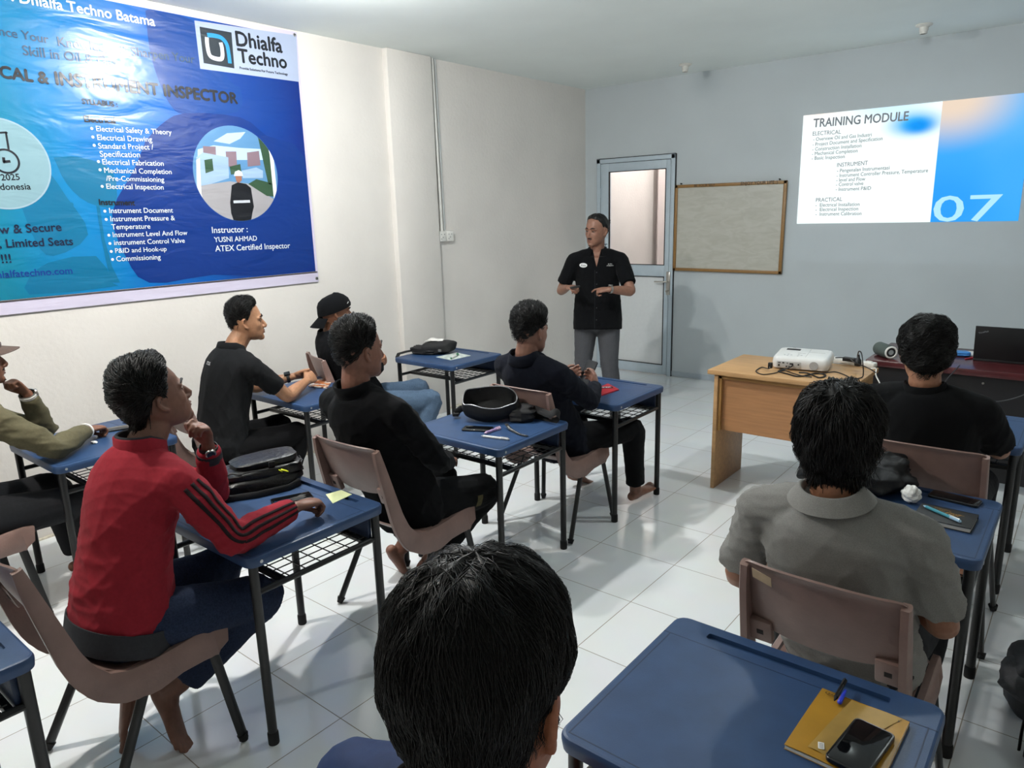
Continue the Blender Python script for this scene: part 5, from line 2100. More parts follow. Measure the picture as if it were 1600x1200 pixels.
# a chair carries him too, below the frame of the photograph
CHAIRS['fore'] = dup(_c0, (0.98, -2.06, 0), 0.0, 'mauve plastic chair under the man in the foreground')

# --- man with the backward cap
P = Person('person in a backward black cap and faded blue jeans, arms crossed, by the left wall', (-2.47, 0.48),
           ((-2.495, 0.325, 1.180), 26, 2), (-2.525, 0.285, 1.04), (-2.475, 0.49, 0.51), 24, 28,
           {'R': dict(el=(-2.30, 0.47, 0.78), wr=(-2.44, 0.60, 0.85), hd=(-0.6, 0.3, 0.3), hn=(-0.3, -0.9, 0), pose='loose'),
            'L': dict(el=(-2.55, 0.66, 0.80), wr=(-2.38, 0.58, 0.85), hd=(0.85, -0.15, -0.2), hn=(-0.2, -0.9, -0.2), pose='loose')},
           {'R': dict(kn=(-2.135, 0.84, 0.50), an=(-2.17, 0.66, 0.09)), 'L': dict(kn=(-2.38, 0.96, 0.53), an=(-2.36, 0.86, 0.09))}, '#8d6149', seed=18)
P.build_body()
P.face()
P.shirt('hoodie', C_blk2, 'long', hem=-0.10, infl=0.028, amp=0.014, seed=20, waist=0.01)
P.collar(C_blk2, 'hood', r0=0.07, h=0.03, flare=0.045, drop=0.07, tilt=0.3)
P.trousers('jeans', C_jean, seed=21, amp=0.012)
mb = MB()
T = lambda *p: P.hm @ V(p)
rings = []
for z, k in ((0.012, 1.10), (0.03, 1.115), (0.055, 1.10), (0.085, 0.98), (0.108, 0.72), (0.124, 0.38), (0.128, 0.1)):
    sl = 0.0
    rings.append([T(0.088 * k * math.cos(2 * PI * i / 32), -0.010 + 0.104 * k * math.sin(2 * PI * i / 32), z + 0.030 * math.sin(2 * PI * i / 32) * (1 if z < 0.04 else 0.3)) for i in range(32)])
mb.loft(rings)
cap = mb.build('cap', C_blk2, P.root, P.off, 70)
mb = MB()
g = []
for i in range(6):
    rr_ = 0.105 + 0.062 * i / 5
    g.append([T((0.088 + 0.0 * i) * math.cos(math.radians(a)) * (1 + 0.02 * i), -0.010 + (0.11 + 0.013 * i) * math.sin(math.radians(a)), -0.022 - 0.012 * i - 0.01 * math.cos(math.radians(a)) ** 2) for a in range(215, 330, 5)])
mb.sheet(g, 0.004)
mb.build('cap_brim', C_blk2, cap, P.off, 60)
mb = MB()
mb.tube([T(0.045, 0.072, 0.082), T(0.055, 0.078, 0.066), T(0.070, 0.068, 0.060)], [(0.002, 0.003), (0.005, 0.003), (0.002, 0.002)], seg=8)
mb.build('cap_logo', M_thread, cap, P.off)

# --- man in the olive shirt
P = Person('person in an olive shirt and brown cap at the left edge, fist against his cheek', (-2.38, -1.95),
           ((-2.43, -1.755, 1.215), 10, 2), (-2.42, -1.81, 1.04), (-2.39, -1.99, 0.51), 0, 0,
           {'R': dict(el=(-2.175, -1.585, 0.79), wr=(-2.39, -1.365, 0.785), hd=(-0.35, 0.9, -0.05), hn=(0, 0, -1), pose='loose', sh=(-2.235, -1.78, 0.965)),
            'L': dict(el=(-2.545, -1.50, 0.785), wr=(-2.45, -1.575, 1.015), hd=(0.05, -0.5, 0.85), hn=(0.2, -0.7, -0.5), pose='fist')},
           {'R': dict(kn=(-2.25, -1.48, 0.475), an=(-2.24, -1.42, 0.085)), 'L': dict(kn=(-2.52, -1.52, 0.49), an=(-2.52, -1.45, 0.085))}, '#7a523f', seed=19)
P.build_body()
P.face(stubble='mg')
P.shirt('shirt', C_olive, 'long', hem=-0.10, infl=0.024, amp=0.024, seed=22)
P.collar(C_olive, 'collar', r0=0.066, h=0.03, flare=0.025, drop=0.05, gap=50)
P.trousers('trousers', C_dgrey, seed=23, rad=(0.105, 0.102, 0.09, 0.082, 0.078, 0.074, 0.072))
for q in ('R', 'L'):
    e_, w_ = V(P.arms[q]['el']), V(P.arms[q]['wr'])
    P.band(along(e_, w_, 0.965), w_ - e_, 0.037, 0.014, C_white, 'shirt_cuff', 0.003, 20, P.shirt_obj)
P.watch('L', 0.975, (0.3, 0.9, 0.3), M_metal, M_metal, 0.034)
mb = MB()
T = lambda *p: P.hm @ V(p)
rings = []
for z, k in ((0.038, 1.08), (0.055, 1.09), (0.08, 0.98), (0.105, 0.74), (0.122, 0.4), (0.127, 0.1)):
    rings.append([T(0.084 * k * math.cos(2 * PI * i / 32), -0.006 + 0.104 * k * math.sin(2 * PI * i / 32), z - (0.012 * -math.sin(2 * PI * i / 32) if z < 0.06 else 0)) for i in range(32)])
mb.loft(rings)
C_cap = cloth('brown cotton cap', '#574a45', 0.9, 0.1)
cap = mb.build('cap', C_cap, P.root, P.off, 70)
mb = MB()
g = []
for i in range(7):
    g.append([T(0.084 * math.cos(math.radians(a)), -0.006 + (0.106 + 0.0125 * i) * math.sin(math.radians(a)) , 0.050 - 0.003 * i - 0.022 * math.cos(math.radians(a)) ** 2) for a in range(22, 160, 6)])
mb.sheet(g, 0.004)
mb.build('cap_visor', C_cap, cap, P.off, 60)
P.hair(n=150, length=0.02, lift=0.003, seed=12, thick=lambda az, el: 0.006, hairline=[(0, 60), (50, 55), (72, 10), (90, 8), (106, -4), (122, -22), (150, -36), (180, -40)])

# --- the instructor, standing
P = Person('person standing by the door in a black shirt and grey trousers, hair tied back', (-1.84, 2.6),
           ((-1.845, 2.60, 1.645), 186, -3, 3), (-1.86, 2.635, 1.465), (-1.86, 2.64, 0.93), 150, 150,
           {'R': dict(el=(-2.135, 2.48, 1.135), wr=(-1.965, 2.34, 1.18), hd=(0.8, -0.4, 0.08), hn=(0.25, 0.3, -0.9), pose='loose'),
            'L': dict(el=(-1.505, 2.60, 1.145), wr=(-1.60, 2.39, 1.175), hd=(-0.85, -0.3, -0.1), hn=(-0.2, 0.4, -0.9), pose='point')},
           {'R': dict(kn=(-1.985, 2.60, 0.49), an=(-2.02, 2.66, 0.085), fd=(0.2, -1, 0)), 'L': dict(kn=(-1.755, 2.67, 0.49), an=(-1.74, 2.74, 0.085), fd=(0.6, -0.9, 0))}, '#86604f', shw=0.2, fat=1.06, seed=20, hs=1.07)
P.standing = True
P.top = 0.965
P.build_body()
P.face(stubble='mg')
P.trousers('trousers', C_trgrey, seed=25, amp=0.006, rad=(0.105, 0.102, 0.088, 0.08, 0.078, 0.076, 0.078), hem=0.93)
P.shirt('shirt', C_blk2, 'short', hem=-0.26, infl=0.022, amp=0.009, seed=24, waist=0.004, cut=0.78)
P.collar(C_blk2, 'collar', r0=0.064, h=0.032, flare=0.04, drop=0.05, gap=64)
P.watch('L', 0.90, (-0.3, -0.5, 0.8), M_metal, M_metal, 0.031)
for q in ('R', 'L'):
    fd = V(P.legs[q]['fd']).normalized()
    an = V(P.legs[q]['an'])
    mb = MB()
    mb.tube([an - fd * 0.05 - V((0, 0, 0.045)), an + fd * 0.02 - V((0, 0, 0.04)), an + fd * 0.12 - V((0, 0, 0.05)), an + fd * 0.21 - V((0, 0, 0.058))], [(0.042, 0.042), (0.046, 0.048), (0.05, 0.034), (0.042, 0.026)], side=fd.cross(V((0, 0, 1))), seg=16)
    mb.build('shoe', M_shoe, P.root, P.off, 60)
# shirt opening, badge and embroidery
fr_ = lambda u, z: frame(P.spine(0.5) + P.cr_ * u + P.cf * 0.1 + V((0, 0, z)), -P.cr_, (0, 0, 1))
mm = MB()
mm.sheet([[V((-0.048 * (1 - i / 60) * (-1 + 2 * k / 16), 0.085 - 0.195 * i / 60, 0)) for k in range(17)] for i in range(61)])
o = P.decal(P.bvh_shirt, mm, frame(P.N + P.cf * 0.1 - V((0, 0, 0.012)), -P.cr_, (0, 0, 1)), 0.2, 0.003, P.bvh_body)
o.build('open_neck', P.skin, P.body, P.off, None)
mm = MB()
mm.add([V((0.034 * r_ * math.cos(2 * PI * k / 40), 0.019 * r_ * math.sin(2 * PI * k / 40), 0)) for r_ in (1, 0.75, 0.5, 0.25, 0.02) for k in range(40)], [(40 * j + k, 40 * j + (k + 1) % 40, 40 * j + 40 + (k + 1) % 40, 40 * j + 40 + k) for j in range(4) for k in range(40)] + [tuple(range(160, 200))])
bd = P.decal(P.bvh_shirt, mm, fr_(0.115, 0.16), 0.2, 0.0025).build('badge', M_thread, P.shirt_obj, P.off, None)
mm = MB()
put_text(mm, 'Kota', Matrix.Translation((-0.022, -0.008, 0)), width=0.044, bold=0.0, shear=0.3)
P.decal(P.bvh_shirt, mm, fr_(0.115, 0.16), 0.2, 0.0065).build('badge_lettering', M_strap, bd, P.off, None, False)
mm = MB()
put_text(mm, 'Ab Cars', Matrix.Translation((-0.022, 0.004, 0)), width=0.036, bold=0.02, shear=0.3)
put_text(mm, 'A Made in..', Matrix.Translation((-0.032, -0.010, 0)), width=0.06, bold=0.02, shear=0.3)
P.decal(P.bvh_shirt, mm, fr_(-0.115, 0.16), 0.2, 0.0025).build('embroidery', M_thread, P.shirt_obj, P.off, None, False)
mm = MB()
for z in (0.10, 0.0, -0.10, -0.20, -0.30):
    mm.add([V((0.006 * math.cos(2 * PI * k / 12), z + 0.006 * math.sin(2 * PI * k / 12), 0)) for k in range(12)], [tuple(range(12))])
P.decal(P.bvh_shirt, mm, fr_(0, 0.0), 0.2, 0.003).build('button', mat('black button', '#26262a', 0.3, 0), P.shirt_obj, P.off, None)
mm = MB()
mm.sheet([[V((-0.0012 + 0.0024 * k, 0.12 - 0.55 * i / 50, 0)) for k in range(2)] for i in range(51)])
P.decal(P.bvh_shirt, mm, fr_(0.016, 0.0), 0.2, 0.002).build('placket_seam', C_char, P.shirt_obj, P.off, None)


def bun(s, mb):
    c = s.hm @ V((0.0, -0.128, 0.035))
    mb.ball(c, (0.034, 0.03, 0.036), 14)
    rg = np.random.RandomState(4)
    for i in range(60):
        a = rg.rand() * 2 * PI
        b = rg.normal() * 0.5
        p = [c + V((0.036 * math.cos(a + t * 2) * math.cos(b), 0.033 * math.sin(a + t * 2) * math.cos(b), 0.036 * math.sin(b + t))) * (1 + 0.15 * t) for t in (0, 0.4, 0.8, 1.2)]
        mb.tube(p, [0.0022, 0.003, 0.0025, 0.001], seg=5)


P.hair(n=700, length=0.06, lift=0.002, seed=13, grav=-0.1, width=0.0018, cap_noise=0.002, part=lambda d: (0, -1.6, 0.3), whorl=(0, 0.9, 0.4),
       thick=lambda az, el: 0.008 + 0.006 * max(0, math.sin(math.radians(el))), hairline=[(0, 50), (40, 44), (62, 32), (78, 8), (92, 12), (106, 0), (122, -18), (150, -34), (180, -38)], extra=bun)
# ------------------------------------------------------------------ small things
M_phone = mat('black phone body', '#101113', 0.3, 0.05)
M_screen = mat('dark phone glass', '#0b0d10', 0.06, 0, spec=0.6)
M_paper = mat('white paper', '#dcdcd8', 0.8, 0.04, 80)
M_nylon = mat('black nylon', '#141416', 0.75, 0.2, 60, 0.25, 400)
M_leather = mat('black soft leather', '#131315', 0.36, 0.2, 25, 0.35, 60)
M_zip = mat('grey zip', '#8f9093', 0.4, 0.2, 300, metal=0.6)
TOP = DH


def rect_px(corners, z):
    """centre and axes of a flat thing from its four photo corners on the plane z"""
    w = [on(x, y, 2, z) for x, y in corners]
    c = (w[0] + w[1] + w[2] + w[3]) / 4
    return w, c


def phone(label, c, yaw, z, l=0.156, w=0.075, name='phone', t=0.009, m=None, group=None):
    th = thing(name, label, 'phone', (c[0], c[1], z), yaw, group)
    mb = MB()
    lp = lambda w_, l_, r, zz: [V((x, y, zz)) for x, y in rrect(w_, l_, r, 5)]
    mb.loft([lp(w - 0.003, l - 0.003, 0.010, 0), lp(w, l, 0.011, 0.0015), lp(w, l, 0.011, t - 0.0015), lp(w - 0.003, l - 0.003, 0.010, t)])
    mb.build('case', m or M_phone, th)
    mb = MB()
    mb.loft([lp(w - 0.008, l - 0.008, 0.008, t), lp(w - 0.009, l - 0.009, 0.008, t + 0.0004)])
    mb.build('screen', M_screen, th)
    mb = MB()
    mb.box((w / 2 - 0.001, 0.02, 0.003), (w / 2 + 0.0008, 0.045, t - 0.003))
    mb.build('side_button', M_phone, th)
    return th


def pen(label, a, b, r, m_body, m_tip, name='pen', clip=None):
    a, b = V(a), V(b)
    th = thing(name, label, 'pen', tuple(a))
    d = (b - a)
    L_ = d.length
    d.normalize()
    o = V(a)
    mb = MB()
    mb.tube([d * 0.012, d * (L_ * 0.72)], r, seg=10, cap='flat')
    mb.build('barrel', m_body, th)
    mb = MB()
    mb.tube([d * 0.0, d * 0.012], [r * 0.3, r * 0.95], seg=10)
    mb.tube([d * (L_ * 0.72), d * (L_ * 0.97)], r * 1.08, seg=10, cap='flat')
    mb.tube([d * (L_ * 0.97), d * L_], r * 0.6, seg=8, cap='flat')
    mb.build('tip_and_cap', m_tip, th)
    mb = MB()
    s_ = d.cross(V((0, 0, 1))).normalized()
    mb.tube([d * (L_ * 0.95) + V((0, 0, r * 1.2)), d * (L_ * 0.68) + V((0, 0, r * 1.3))], (r * 0.35, r * 0.25), side=s_, seg=6)
    mb.build('clip', clip or m_tip, th)
    return th


def yaw_of(a, b):
    d = V(b) - V(a)
    return math.atan2(-d.x, d.y)


def lump(mb, c, ax, ay, az, e=0.6, seg=28, nz=0.0, seed=0):
    """soft box (superellipsoid) with gentle dents"""
    rg = np.random.RandomState(seed)
    k = rg.normal(size=(5, 3)) * 9
    p0 = rg.rand(5) * 6
    c = V(c)
    f = lambda v: math.copysign(abs(v) ** e, v)
    rings = []
    n = 16
    for i in range(1, n):
        th = -PI / 2 + PI * i / n
        ring = []
        for j in range(seg):
            a = 2 * PI * j / seg
            q = V((f(math.cos(th)) * f(math.cos(a)), f(math.cos(th)) * f(math.sin(a)), f(math.sin(th))))
            d = 1 + nz * sum(math.sin(k[m][0] * q.x * 0.6 + k[m][1] * q.y * 0.6 + k[m][2] * q.z * 0.6 + p0[m]) for m in range(5)) / 3
            ring.append(c + V(ax) * (q.x * d) + V(ay) * (q.y * d) + V(az) * (q.z * d))
        rings.append(ring)
    mb.loft(rings)


# desk of the man in olive: phone and a scrap of tissue
a, b = on(158, 679, 2, TOP), on(190, 663, 2, TOP)
phone('black phone by the hand of the man in olive', (on(183, 671, 2, TOP).x, on(183, 671, 2, TOP).y), math.radians(-18), TOP)
p = on(147, 691, 2, TOP + 0.006)
mb = MB()
lump(mb, (0, 0, 0.006), (0.02, 0.006, 0), (-0.004, 0.011, 0), (0, 0, 0.006), 0.8, 16, 0.15, 3)
o = mb.build('tissue', M_paper)
o.location = (p.x, p.y, TOP)
tag(o, 'small white tissue scrap on the desk under the olive sleeve', 'tissue')

# desk of the man in red: backpack, phone, pen, sticky note
BX = on(405, 768, 2, TOP)
bag = thing('backpack', 'black leather backpack with a yellow zip tag on the desk', 'backpack', (-1.085, -1.195, TOP), math.radians(70))
bag.scale = (0.86, 0.86, 0.80)
mb = MB()
lump(mb, (0, 0, 0.042), (0.20, 0, 0), (0, 0.12, 0), (0, 0, 0.042), 0.55, 32, 0.05, 1)
mb.build('main_compartment', M_leather, bag)
mb = MB()
lump(mb, (0.015, 0.01, 0.090), (0.185, 0, 0.004), (0, 0.11, 0), (0, 0, 0.034), 0.5, 32, 0.05, 2)
mb.build('front_compartment', M_leather, bag)
mb = MB()
lump(mb, (0.03, 0.015, 0.135), (0.150, 0, 0.006), (0, 0.09, 0), (0, 0, 0.024), 0.5, 32, 0.06, 5)
pk = mb.build('front_pocket', M_leather, bag)
mb = MB()
for zz, sx, sy, cx in ((0.066, 0.198, 0.118, 0.005), (0.116, 0.182, 0.108, 0.018)):
    ring = []
    for k in range(33):
        a_ = PI + PI * k / 32
        ring.append((cx + sx * math.copysign(abs(math.cos(a_)) ** 0.55, math.cos(a_)), 0.01 + sy * math.copysign(abs(math.sin(a_)) ** 0.55, math.sin(a_)), zz + 0.004 * math.sin(k)))
    mb.tube(ring, 0.0035, seg=6)
mb.build('zip', M_nylon, bag)
mb = MB()
mb.tube([(0.07, -0.116, 0.108), (0.082, -0.125, 0.098)], 0.003, seg=6)
mb.tube([(0.08, -0.124, 0.110), (0.10, -0.128, 0.100), (0.108, -0.127, 0.095)], [(0.008, 0.004), (0.010, 0.004), (0.006, 0.003)], seg=8)
tag(mb.build('zip_tag', mat('yellow zip tag', '#d9e021', 0.5, 0), bag), 'yellow zip tag')
mb = MB()
mb.tube([(-0.19, -0.02, 0.03), (-0.23, -0.06, 0.02), (-0.18, -0.13, 0.012), (-0.05, -0.155, 0.012), (0.10, -0.145, 0.012), (0.16, -0.11, 0.02)], (0.022, 0.008), side=(0, 0, 1), seg=8)
mb.build('shoulder_strap', M_nylon, bag)
mb = MB()
mb.box((0.03, -0.093, 0.118), (0.06, -0.083, 0.150), bev=0.003)
mb.build('buckle', M_rub, bag)
w, c = rect_px([(451, 771), (482, 771), (458, 793), (434, 791)], TOP)
phone('dark phone lying beside the hand of the man in red', (c.x, c.y), math.radians(-22), TOP, group=None)
pen('white ballpoint pen beside the phone of the man in red', on(411, 802, 2, TOP + 0.005), on(434, 791, 2, TOP + 0.005), 0.0048, M_paper, M_rub)


def sheet_px(name, corners, z, th, m, label, cat, sub=6, curl=0.0):
    w = [on(x, y, 2, z) for x, y in corners]
    c = sum(w, V((0, 0, 0))) / 4
    g = []
    for i in range(sub + 1):
        row = []
        for k in range(sub + 1):
            u, v = k / sub, i / sub
            p = (w[0] * (1 - u) + w[1] * u) * (1 - v) + (w[3] * (1 - u) + w[2] * u) * v
            p = V((p.x - c.x, p.y - c.y, th / 2 + 0.0005 + curl * ((u - 0.5) ** 2 + 0.3 * math.sin(v * 5 + u * 3) * 0.2)))
            row.append(p)
        g.append(row)
    mb = MB()
    mb.sheet(g, th)
    o = mb.build(name, m)
    o.location = (c.x, c.y, z)
    if label:
        tag(o, label, cat)
    return o


M_note = mat('pale yellow note paper', '#dfe6b0', 0.8, 0.04)
sheet_px('sticky_note', [(509, 773), (533, 766), (550, 773), (520, 787)], TOP, 0.001, M_note, 'pale yellow sticky note at the front corner of the desk of the man in red', 'note')

# desk by the wall: colourful packet
M_pack = mat('orange and white printed film', '#b06a3a', 0.3, 0)
nt = M_pack.node_tree
vr = nt.nodes.new('ShaderNodeTexVoronoi')
vr.inputs['Scale'].default_value = 38
rp = nt.nodes.new('ShaderNodeValToRGB')
rp.color_ramp.interpolation = 'CONSTANT'
for q_, col_ in ((0.0, '#8c4a2a'), (0.3, '#d8cfc4'), (0.5, '#c47a45'), (0.72, '#5b3d36'), (0.86, '#e2dcd6')):
    e = rp.color_ramp.elements.new(q_) if q_ else rp.color_ramp.elements[0]
    e.color = srgb(col_)
tcn = nt.nodes.new('ShaderNodeTexCoord')
nt.links.new(tcn.outputs['Object'], vr.inputs['Vector'])
nt.links.new(vr.outputs['Color'], rp.inputs[0])
nt.links.new(rp.outputs[0], nt.nodes['Principled BSDF'].inputs['Base Color'])
sheet_px('snack_packet', [(482, 605), (494, 594), (522, 592), (511, 608)], TOP, 0.006, M_pack, 'orange and white printed packet under the clasped hands by the wall', 'packet', 8, 0.01)

# empty desk by the column: sling bag, cloth, sheet, marker
c = on(676, 552, 2, TOP)
bag = thing('sling_bag', 'black sling bag slumped on the empty desk by the wall column', 'bag', (c.x, c.y, TOP), math.radians(8))
mb = MB()
lump(mb, (0.04, 0.02, 0.05), (0.13, 0.05, 0.01), (-0.03, 0.09, 0), (0, 0, 0.05), 0.6, 28, 0.09, 7)
mb.build('body', M_nylon, bag)
mb = MB()
lump(mb, (-0.05, -0.04, 0.032), (0.11, 0.03, 0.0), (-0.03, 0.06, 0), (0, 0, 0.032), 0.6, 24, 0.12, 8)
mb.build('pouch', M_nylon, bag)
mb = MB()
mb.tube([(-0.12, -0.05, 0.03), (-0.18, -0.11, 0.02), (-0.205, -0.175, 0.012), (-0.21, -0.192, -0.012), (-0.205, -0.196, -0.03)], (0.028, 0.006), side=(1, -0.4, 0.0), seg=8)
mb.build('strap', M_nylon, bag)
mb = MB()
mb.box((0.10, -0.06, 0.03), (0.125, -0.045, 0.05), bev=0.003)
mb.build('buckle', M_metal, bag)
mb = MB()
g = [[V((-0.075 + 0.15 * k / 8, -0.035 + 0.07 * i / 5, 0.004 * math.sin(k * 1.3 + i) + 0.010 * math.sin(k * 0.6))) for k in range(9)] for i in range(6)]
mb.sheet(g, 0.003)
o = mb.build('cloth', C_white, None)
o.location = (c.x + 0.005, c.y + 0.02, TOP + 0.105)
o.rotation_euler = (0.1, -0.12, math.radians(24))
tag(o, 'small white cloth lying on top of the black sling bag', 'cloth')
M_print2 = mat('printed leaflet', '#c3ccc6', 0.5, 0.35, 30)
sheet_px('leaflet', [(681, 558), (713, 551), (736, 556), (704, 563)], TOP, 0.001, M_print2, 'pale printed leaflet beside the black sling bag on the desk by the column', 'leaflet')
M_green = mat('green marker plastic', '#1f7a4d', 0.4, 0.05)
pen('green marker lying on the pale leaflet', on(704, 560, 2, TOP + 0.012), on(716, 553, 2, TOP + 0.012), 0.0075, M_paper, M_green, 'marker')

# desk in the middle: open waist bag, lanyard, phone, pens
c = on(768, 655, 2, TOP)
bag = thing('waist_bag', 'open black waist bag with a grey zip on the middle desk', 'bag', (c.x, c.y, TOP), math.radians(32))
mb = MB()
rings = []
for zz, kx, ky in ((0.0, 0.86, 0.75), (0.012, 1.0, 0.95), (0.045, 1.04, 1.0), (0.075, 1.0, 0.85), (0.082, 0.97, 0.74), (0.07, 0.94, 0.66), (0.03, 0.88, 0.6), (0.02, 0.6, 0.35)):
    ring = []
    for k in range(40):
        a_ = 2 * PI * k / 40
        x_ = 0.150 * kx * math.copysign(abs(math.cos(a_)) ** 0.8, math.cos(a_))
        y_ = 0.080 * ky * math.copysign(abs(math.sin(a_)) ** 0.85, math.sin(a_))
        lift_ = (0.035 * max(0, math.sin(a_)) ** 1.5 * (1 + 0.4 * math.sin(3 * a_)) if zz > 0.02 and zz != 0.03 else 0)
        ring.append(V((x_, y_ + 0.006 * math.sin(5 * a_), zz + lift_ + (0.005 * math.sin(4 * a_ + zz * 40) if zz > 0.01 else 0))))
    rings.append(ring)
Mtl = Matrix.Translation((0, 0.02, 0.036)) @ Matrix.Rotation(math.radians(33), 4, 'X') @ Matrix.Diagonal((1, 1.05, 1.25, 1))
rings = [[Mtl @ p for p in r] for r in rings]
rings = [[V((p.x, p.y, max(p.z, 0.001 + 0.0004 * i))) for p in r] for i, r in enumerate(rings)]
mb.loft(rings)
bb = mb.build('body', M_nylon, bag, sharp=80)
mb = MB()
mb.tube(rings[4] + [rings[4][0]], 0.003, seg=6)
tag(mb.build('zip', M_zip, bag), 'grey open zip')
mb = MB()
lump(mb, (0.17, 0.0, 0.04), (0.075, 0.0, 0), (0.0, 0.075, 0), (0, 0, 0.042), 0.65, 24, 0.12, 9)
mb.build('side_pocket', M_nylon, bag)
mb = MB()
mb.tube([(-0.13, 0.03, 0.055), (-0.17, 0.03, 0.05), (-0.20, 0.02, 0.03)], (0.018, 0.005), side=(0, 0, 1), seg=8)
mb.box((-0.215, 0.0, 0.012), (-0.18, 0.04, 0.03), bev=0.004)
mb.build('buckle', M_rub, bag)
mb = MB()
mb.tube(cr([(0.23, 0.01, 0.06), (0.28, -0.04, 0.055), (0.32, -0.075, 0.05), (0.355, -0.075, 0.065), (0.37, -0.06, 0.035), (0.34, -0.05, 0.008), (0.27, 0.0, 0.006), (0.22, 0.03, 0.012)], 4), (0.018, 0.0025), side=(0.2, 0.5, 1), seg=8)
mb.build('strap', M_nylon, bag)
pts = [on(x, y, 2, TOP + z) for x, y, z in ((791, 662, 0.022), (796, 669, 0.012), (804, 674, 0.006), (813, 678.5, 0.005), (824, 681, 0.005))]
o0 = pts[0].copy()
ln = thing('lanyard', 'black lanyard end with white lettering hanging from the waist bag', 'lanyard', tuple(o0))
mb = MB()
P5 = [V(q) for q in cr([tuple(q - o0) for q in pts], 5)]
mb.tube(P5, (0.0095, 0.0012), side=(0.6, -0.2, 0.0) if False else (0.75, 0.62, 0.0), seg=8)
mb.build('ribbon', M_nylon, ln)
mb = MB()
for i in range(3, len(P5) - 2, 1):
    t_ = (P5[i + 1] - P5[i]).normalized()
    s_ = (V((0.75, 0.62, 0)) - t_ * V((0.75, 0.62, 0)).dot(t_)).normalized()
    put_text(mb, 'SAKER'[i % 5], frame(P5[i] + V((0, 0, 0.0022)) - s_ * 0.004, t_, s_), size=0.010, bold=0.02)
mb.build('lettering', M_thread, ln, smooth=False)
w, c = rect_px([(717, 674), (762, 663), (771, 667), (735, 682)], TOP)
phone('black phone in front of the open waist bag', (c.x, c.y), math.radians(-64), TOP)
M_purple = mat('lilac glittery plastic', '#a58ab5', 0.35, 0.3, 120)
pen('lilac marker beside the phone on the middle desk', on(757, 677, 2, TOP + 0.007), on(782, 668.5, 2, TOP + 0.007), 0.0075, M_purple, mat('pink cap', '#d8b7cf', 0.4, 0), 'marker')
pen('white pen lying nearest on the middle desk', on(752, 681, 2, TOP + 0.006), on(796, 686.5, 2, TOP + 0.006), 0.006, M_paper, mat('grey pen trim', '#a9abb0', 0.35, 0.05), 'pen')
pen('pale blue pen beside the end of the waist bag strap', on(845, 651, 2, TOP + 0.005), on(861, 654.5, 2, TOP + 0.005), 0.0042, mat('pale blue pen', '#9fb4d8', 0.35, 0), M_paper, 'pen')

# desk nearest the instructor
M_redp = mat('red packet film', '#b0222f', 0.4, 0.1)
o = sheet_px('packet', [(938, 606), (950, 601), (967, 610), (940, 619)], TOP, 0.008, M_redp, 'red packet with black and white print on the desk nearest the instructor', 'packet')
w, c = rect_px([(938, 606), (950, 601), (967, 610), (940, 619)], TOP)
mb = MB()
fm = frame(V((-0.055, -0.03, 0.0095)), (0.75, 0.62, 0), (-0.62, 0.75, 0))
mb.box((-0.004, -0.006, -0.0004), (0.10, 0.026, 0.0), M=fm)
mb.build('dark_band', M_rub, o)
mb = MB()
put_text(mb, 'SUPER', fm @ Matrix.Translation((0.0, 0, 0.0004)), width=0.09, bold=0.04)
mb.build('lettering', M_thread, o, smooth=False)
th = phone('large dark phone held upright in the hands of the man in navy', (-0.835, 0.915), 0.0, 0.835, l=0.17, w=0.085)
th.rotation_euler = (math.radians(58), math.radians(4), math.radians(-8))
th.children[1].data.materials[0] = mat('matte dark screen', '#1d1e21', 0.6, 0, spec=0.2)
o = thing('notebook', 'dark notebook lying on the wire shelf of the desk nearest the instructor', 'notebook', (-0.93, 0.93, 0.603), math.radians(10))
mb = MB()
mb.box((-0.075, -0.11, 0), (0.075, 0.11, 0.012), bev=0.001)
mb.build('cover', mat('slate cover', '#3a3d42', 0.6, 0.05), o)
mb = MB()
mb.box((-0.072, -0.108, 0.002), (0.0765, 0.108, 0.010))
mb.build('pages', M_paper, o)

# right front desk
c = on(1551, 655, 2, TOP)
o = thing('notebook', 'black notebook half hidden by the elbow of the man facing the dark table', 'notebook', (c.x - 0.05, c.y + 0.01, TOP), math.radians(28))
mb = MB()
mb.box((-0.06, -0.08, 0), (0.06, 0.08, 0.003), bev=0.001)
mb.box((-0.06, -0.08, 0.013), (0.06, 0.08, 0.016), bev=0.001)
mb.box((-0.06, -0.08, 0), (-0.056, 0.08, 0.016))
mb.build('cover', M_phone, o)
mb = MB()
mb.box((-0.055, -0.077, 0.0031), (0.0575, 0.077, 0.0129))
mb.build('pages', mat('cream pages', '#cdbfa0', 0.8, 0.1, 200, stretch=(1, 1, 40)), o)

# desk of the man in grey: jacket, paper ball, notebook, pen, phone
c = on(1375, 775, 2, TOP)
mb = MB()
lump(mb, (0, 0, 0.05), (0.16, 0.02, 0), (-0.02, 0.12, 0), (0, 0, 0.055), 0.7, 40, 0.10, 11)
lump(mb, (0.06, 0.05, 0.075), (0.12, 0.03, 0.015), (-0.03, 0.07, 0), (0, 0, 0.05), 0.8, 32, 0.14, 12)
lump(mb, (0.10, 0.0, 0.045), (0.09, 0.03, 0), (-0.03, 0.06, 0), (0, 0, 0.035), 0.75, 32, 0.16, 13)
lump(mb, (-0.10, 0.02, 0.05), (0.11, 0, 0.02), (0, 0.09, 0), (0, 0, 0.045), 0.75, 32, 0.14, 14)
me = remesh(mb, 0.006, 4, V((0, 0, 0)))
folds(me, 0.016, 31, [((0, 0, 0.05), 0.3)], 0.9)
Pz = get_co(me)
Pz[:, 2] = np.maximum(Pz[:, 2], 0.0005)
set_co(me, Pz)
o = link('folded_jacket', me, mat('black rain jacket nylon', '#0d0e11', 0.6, 0.1, 30, spec=0.3), None, None)
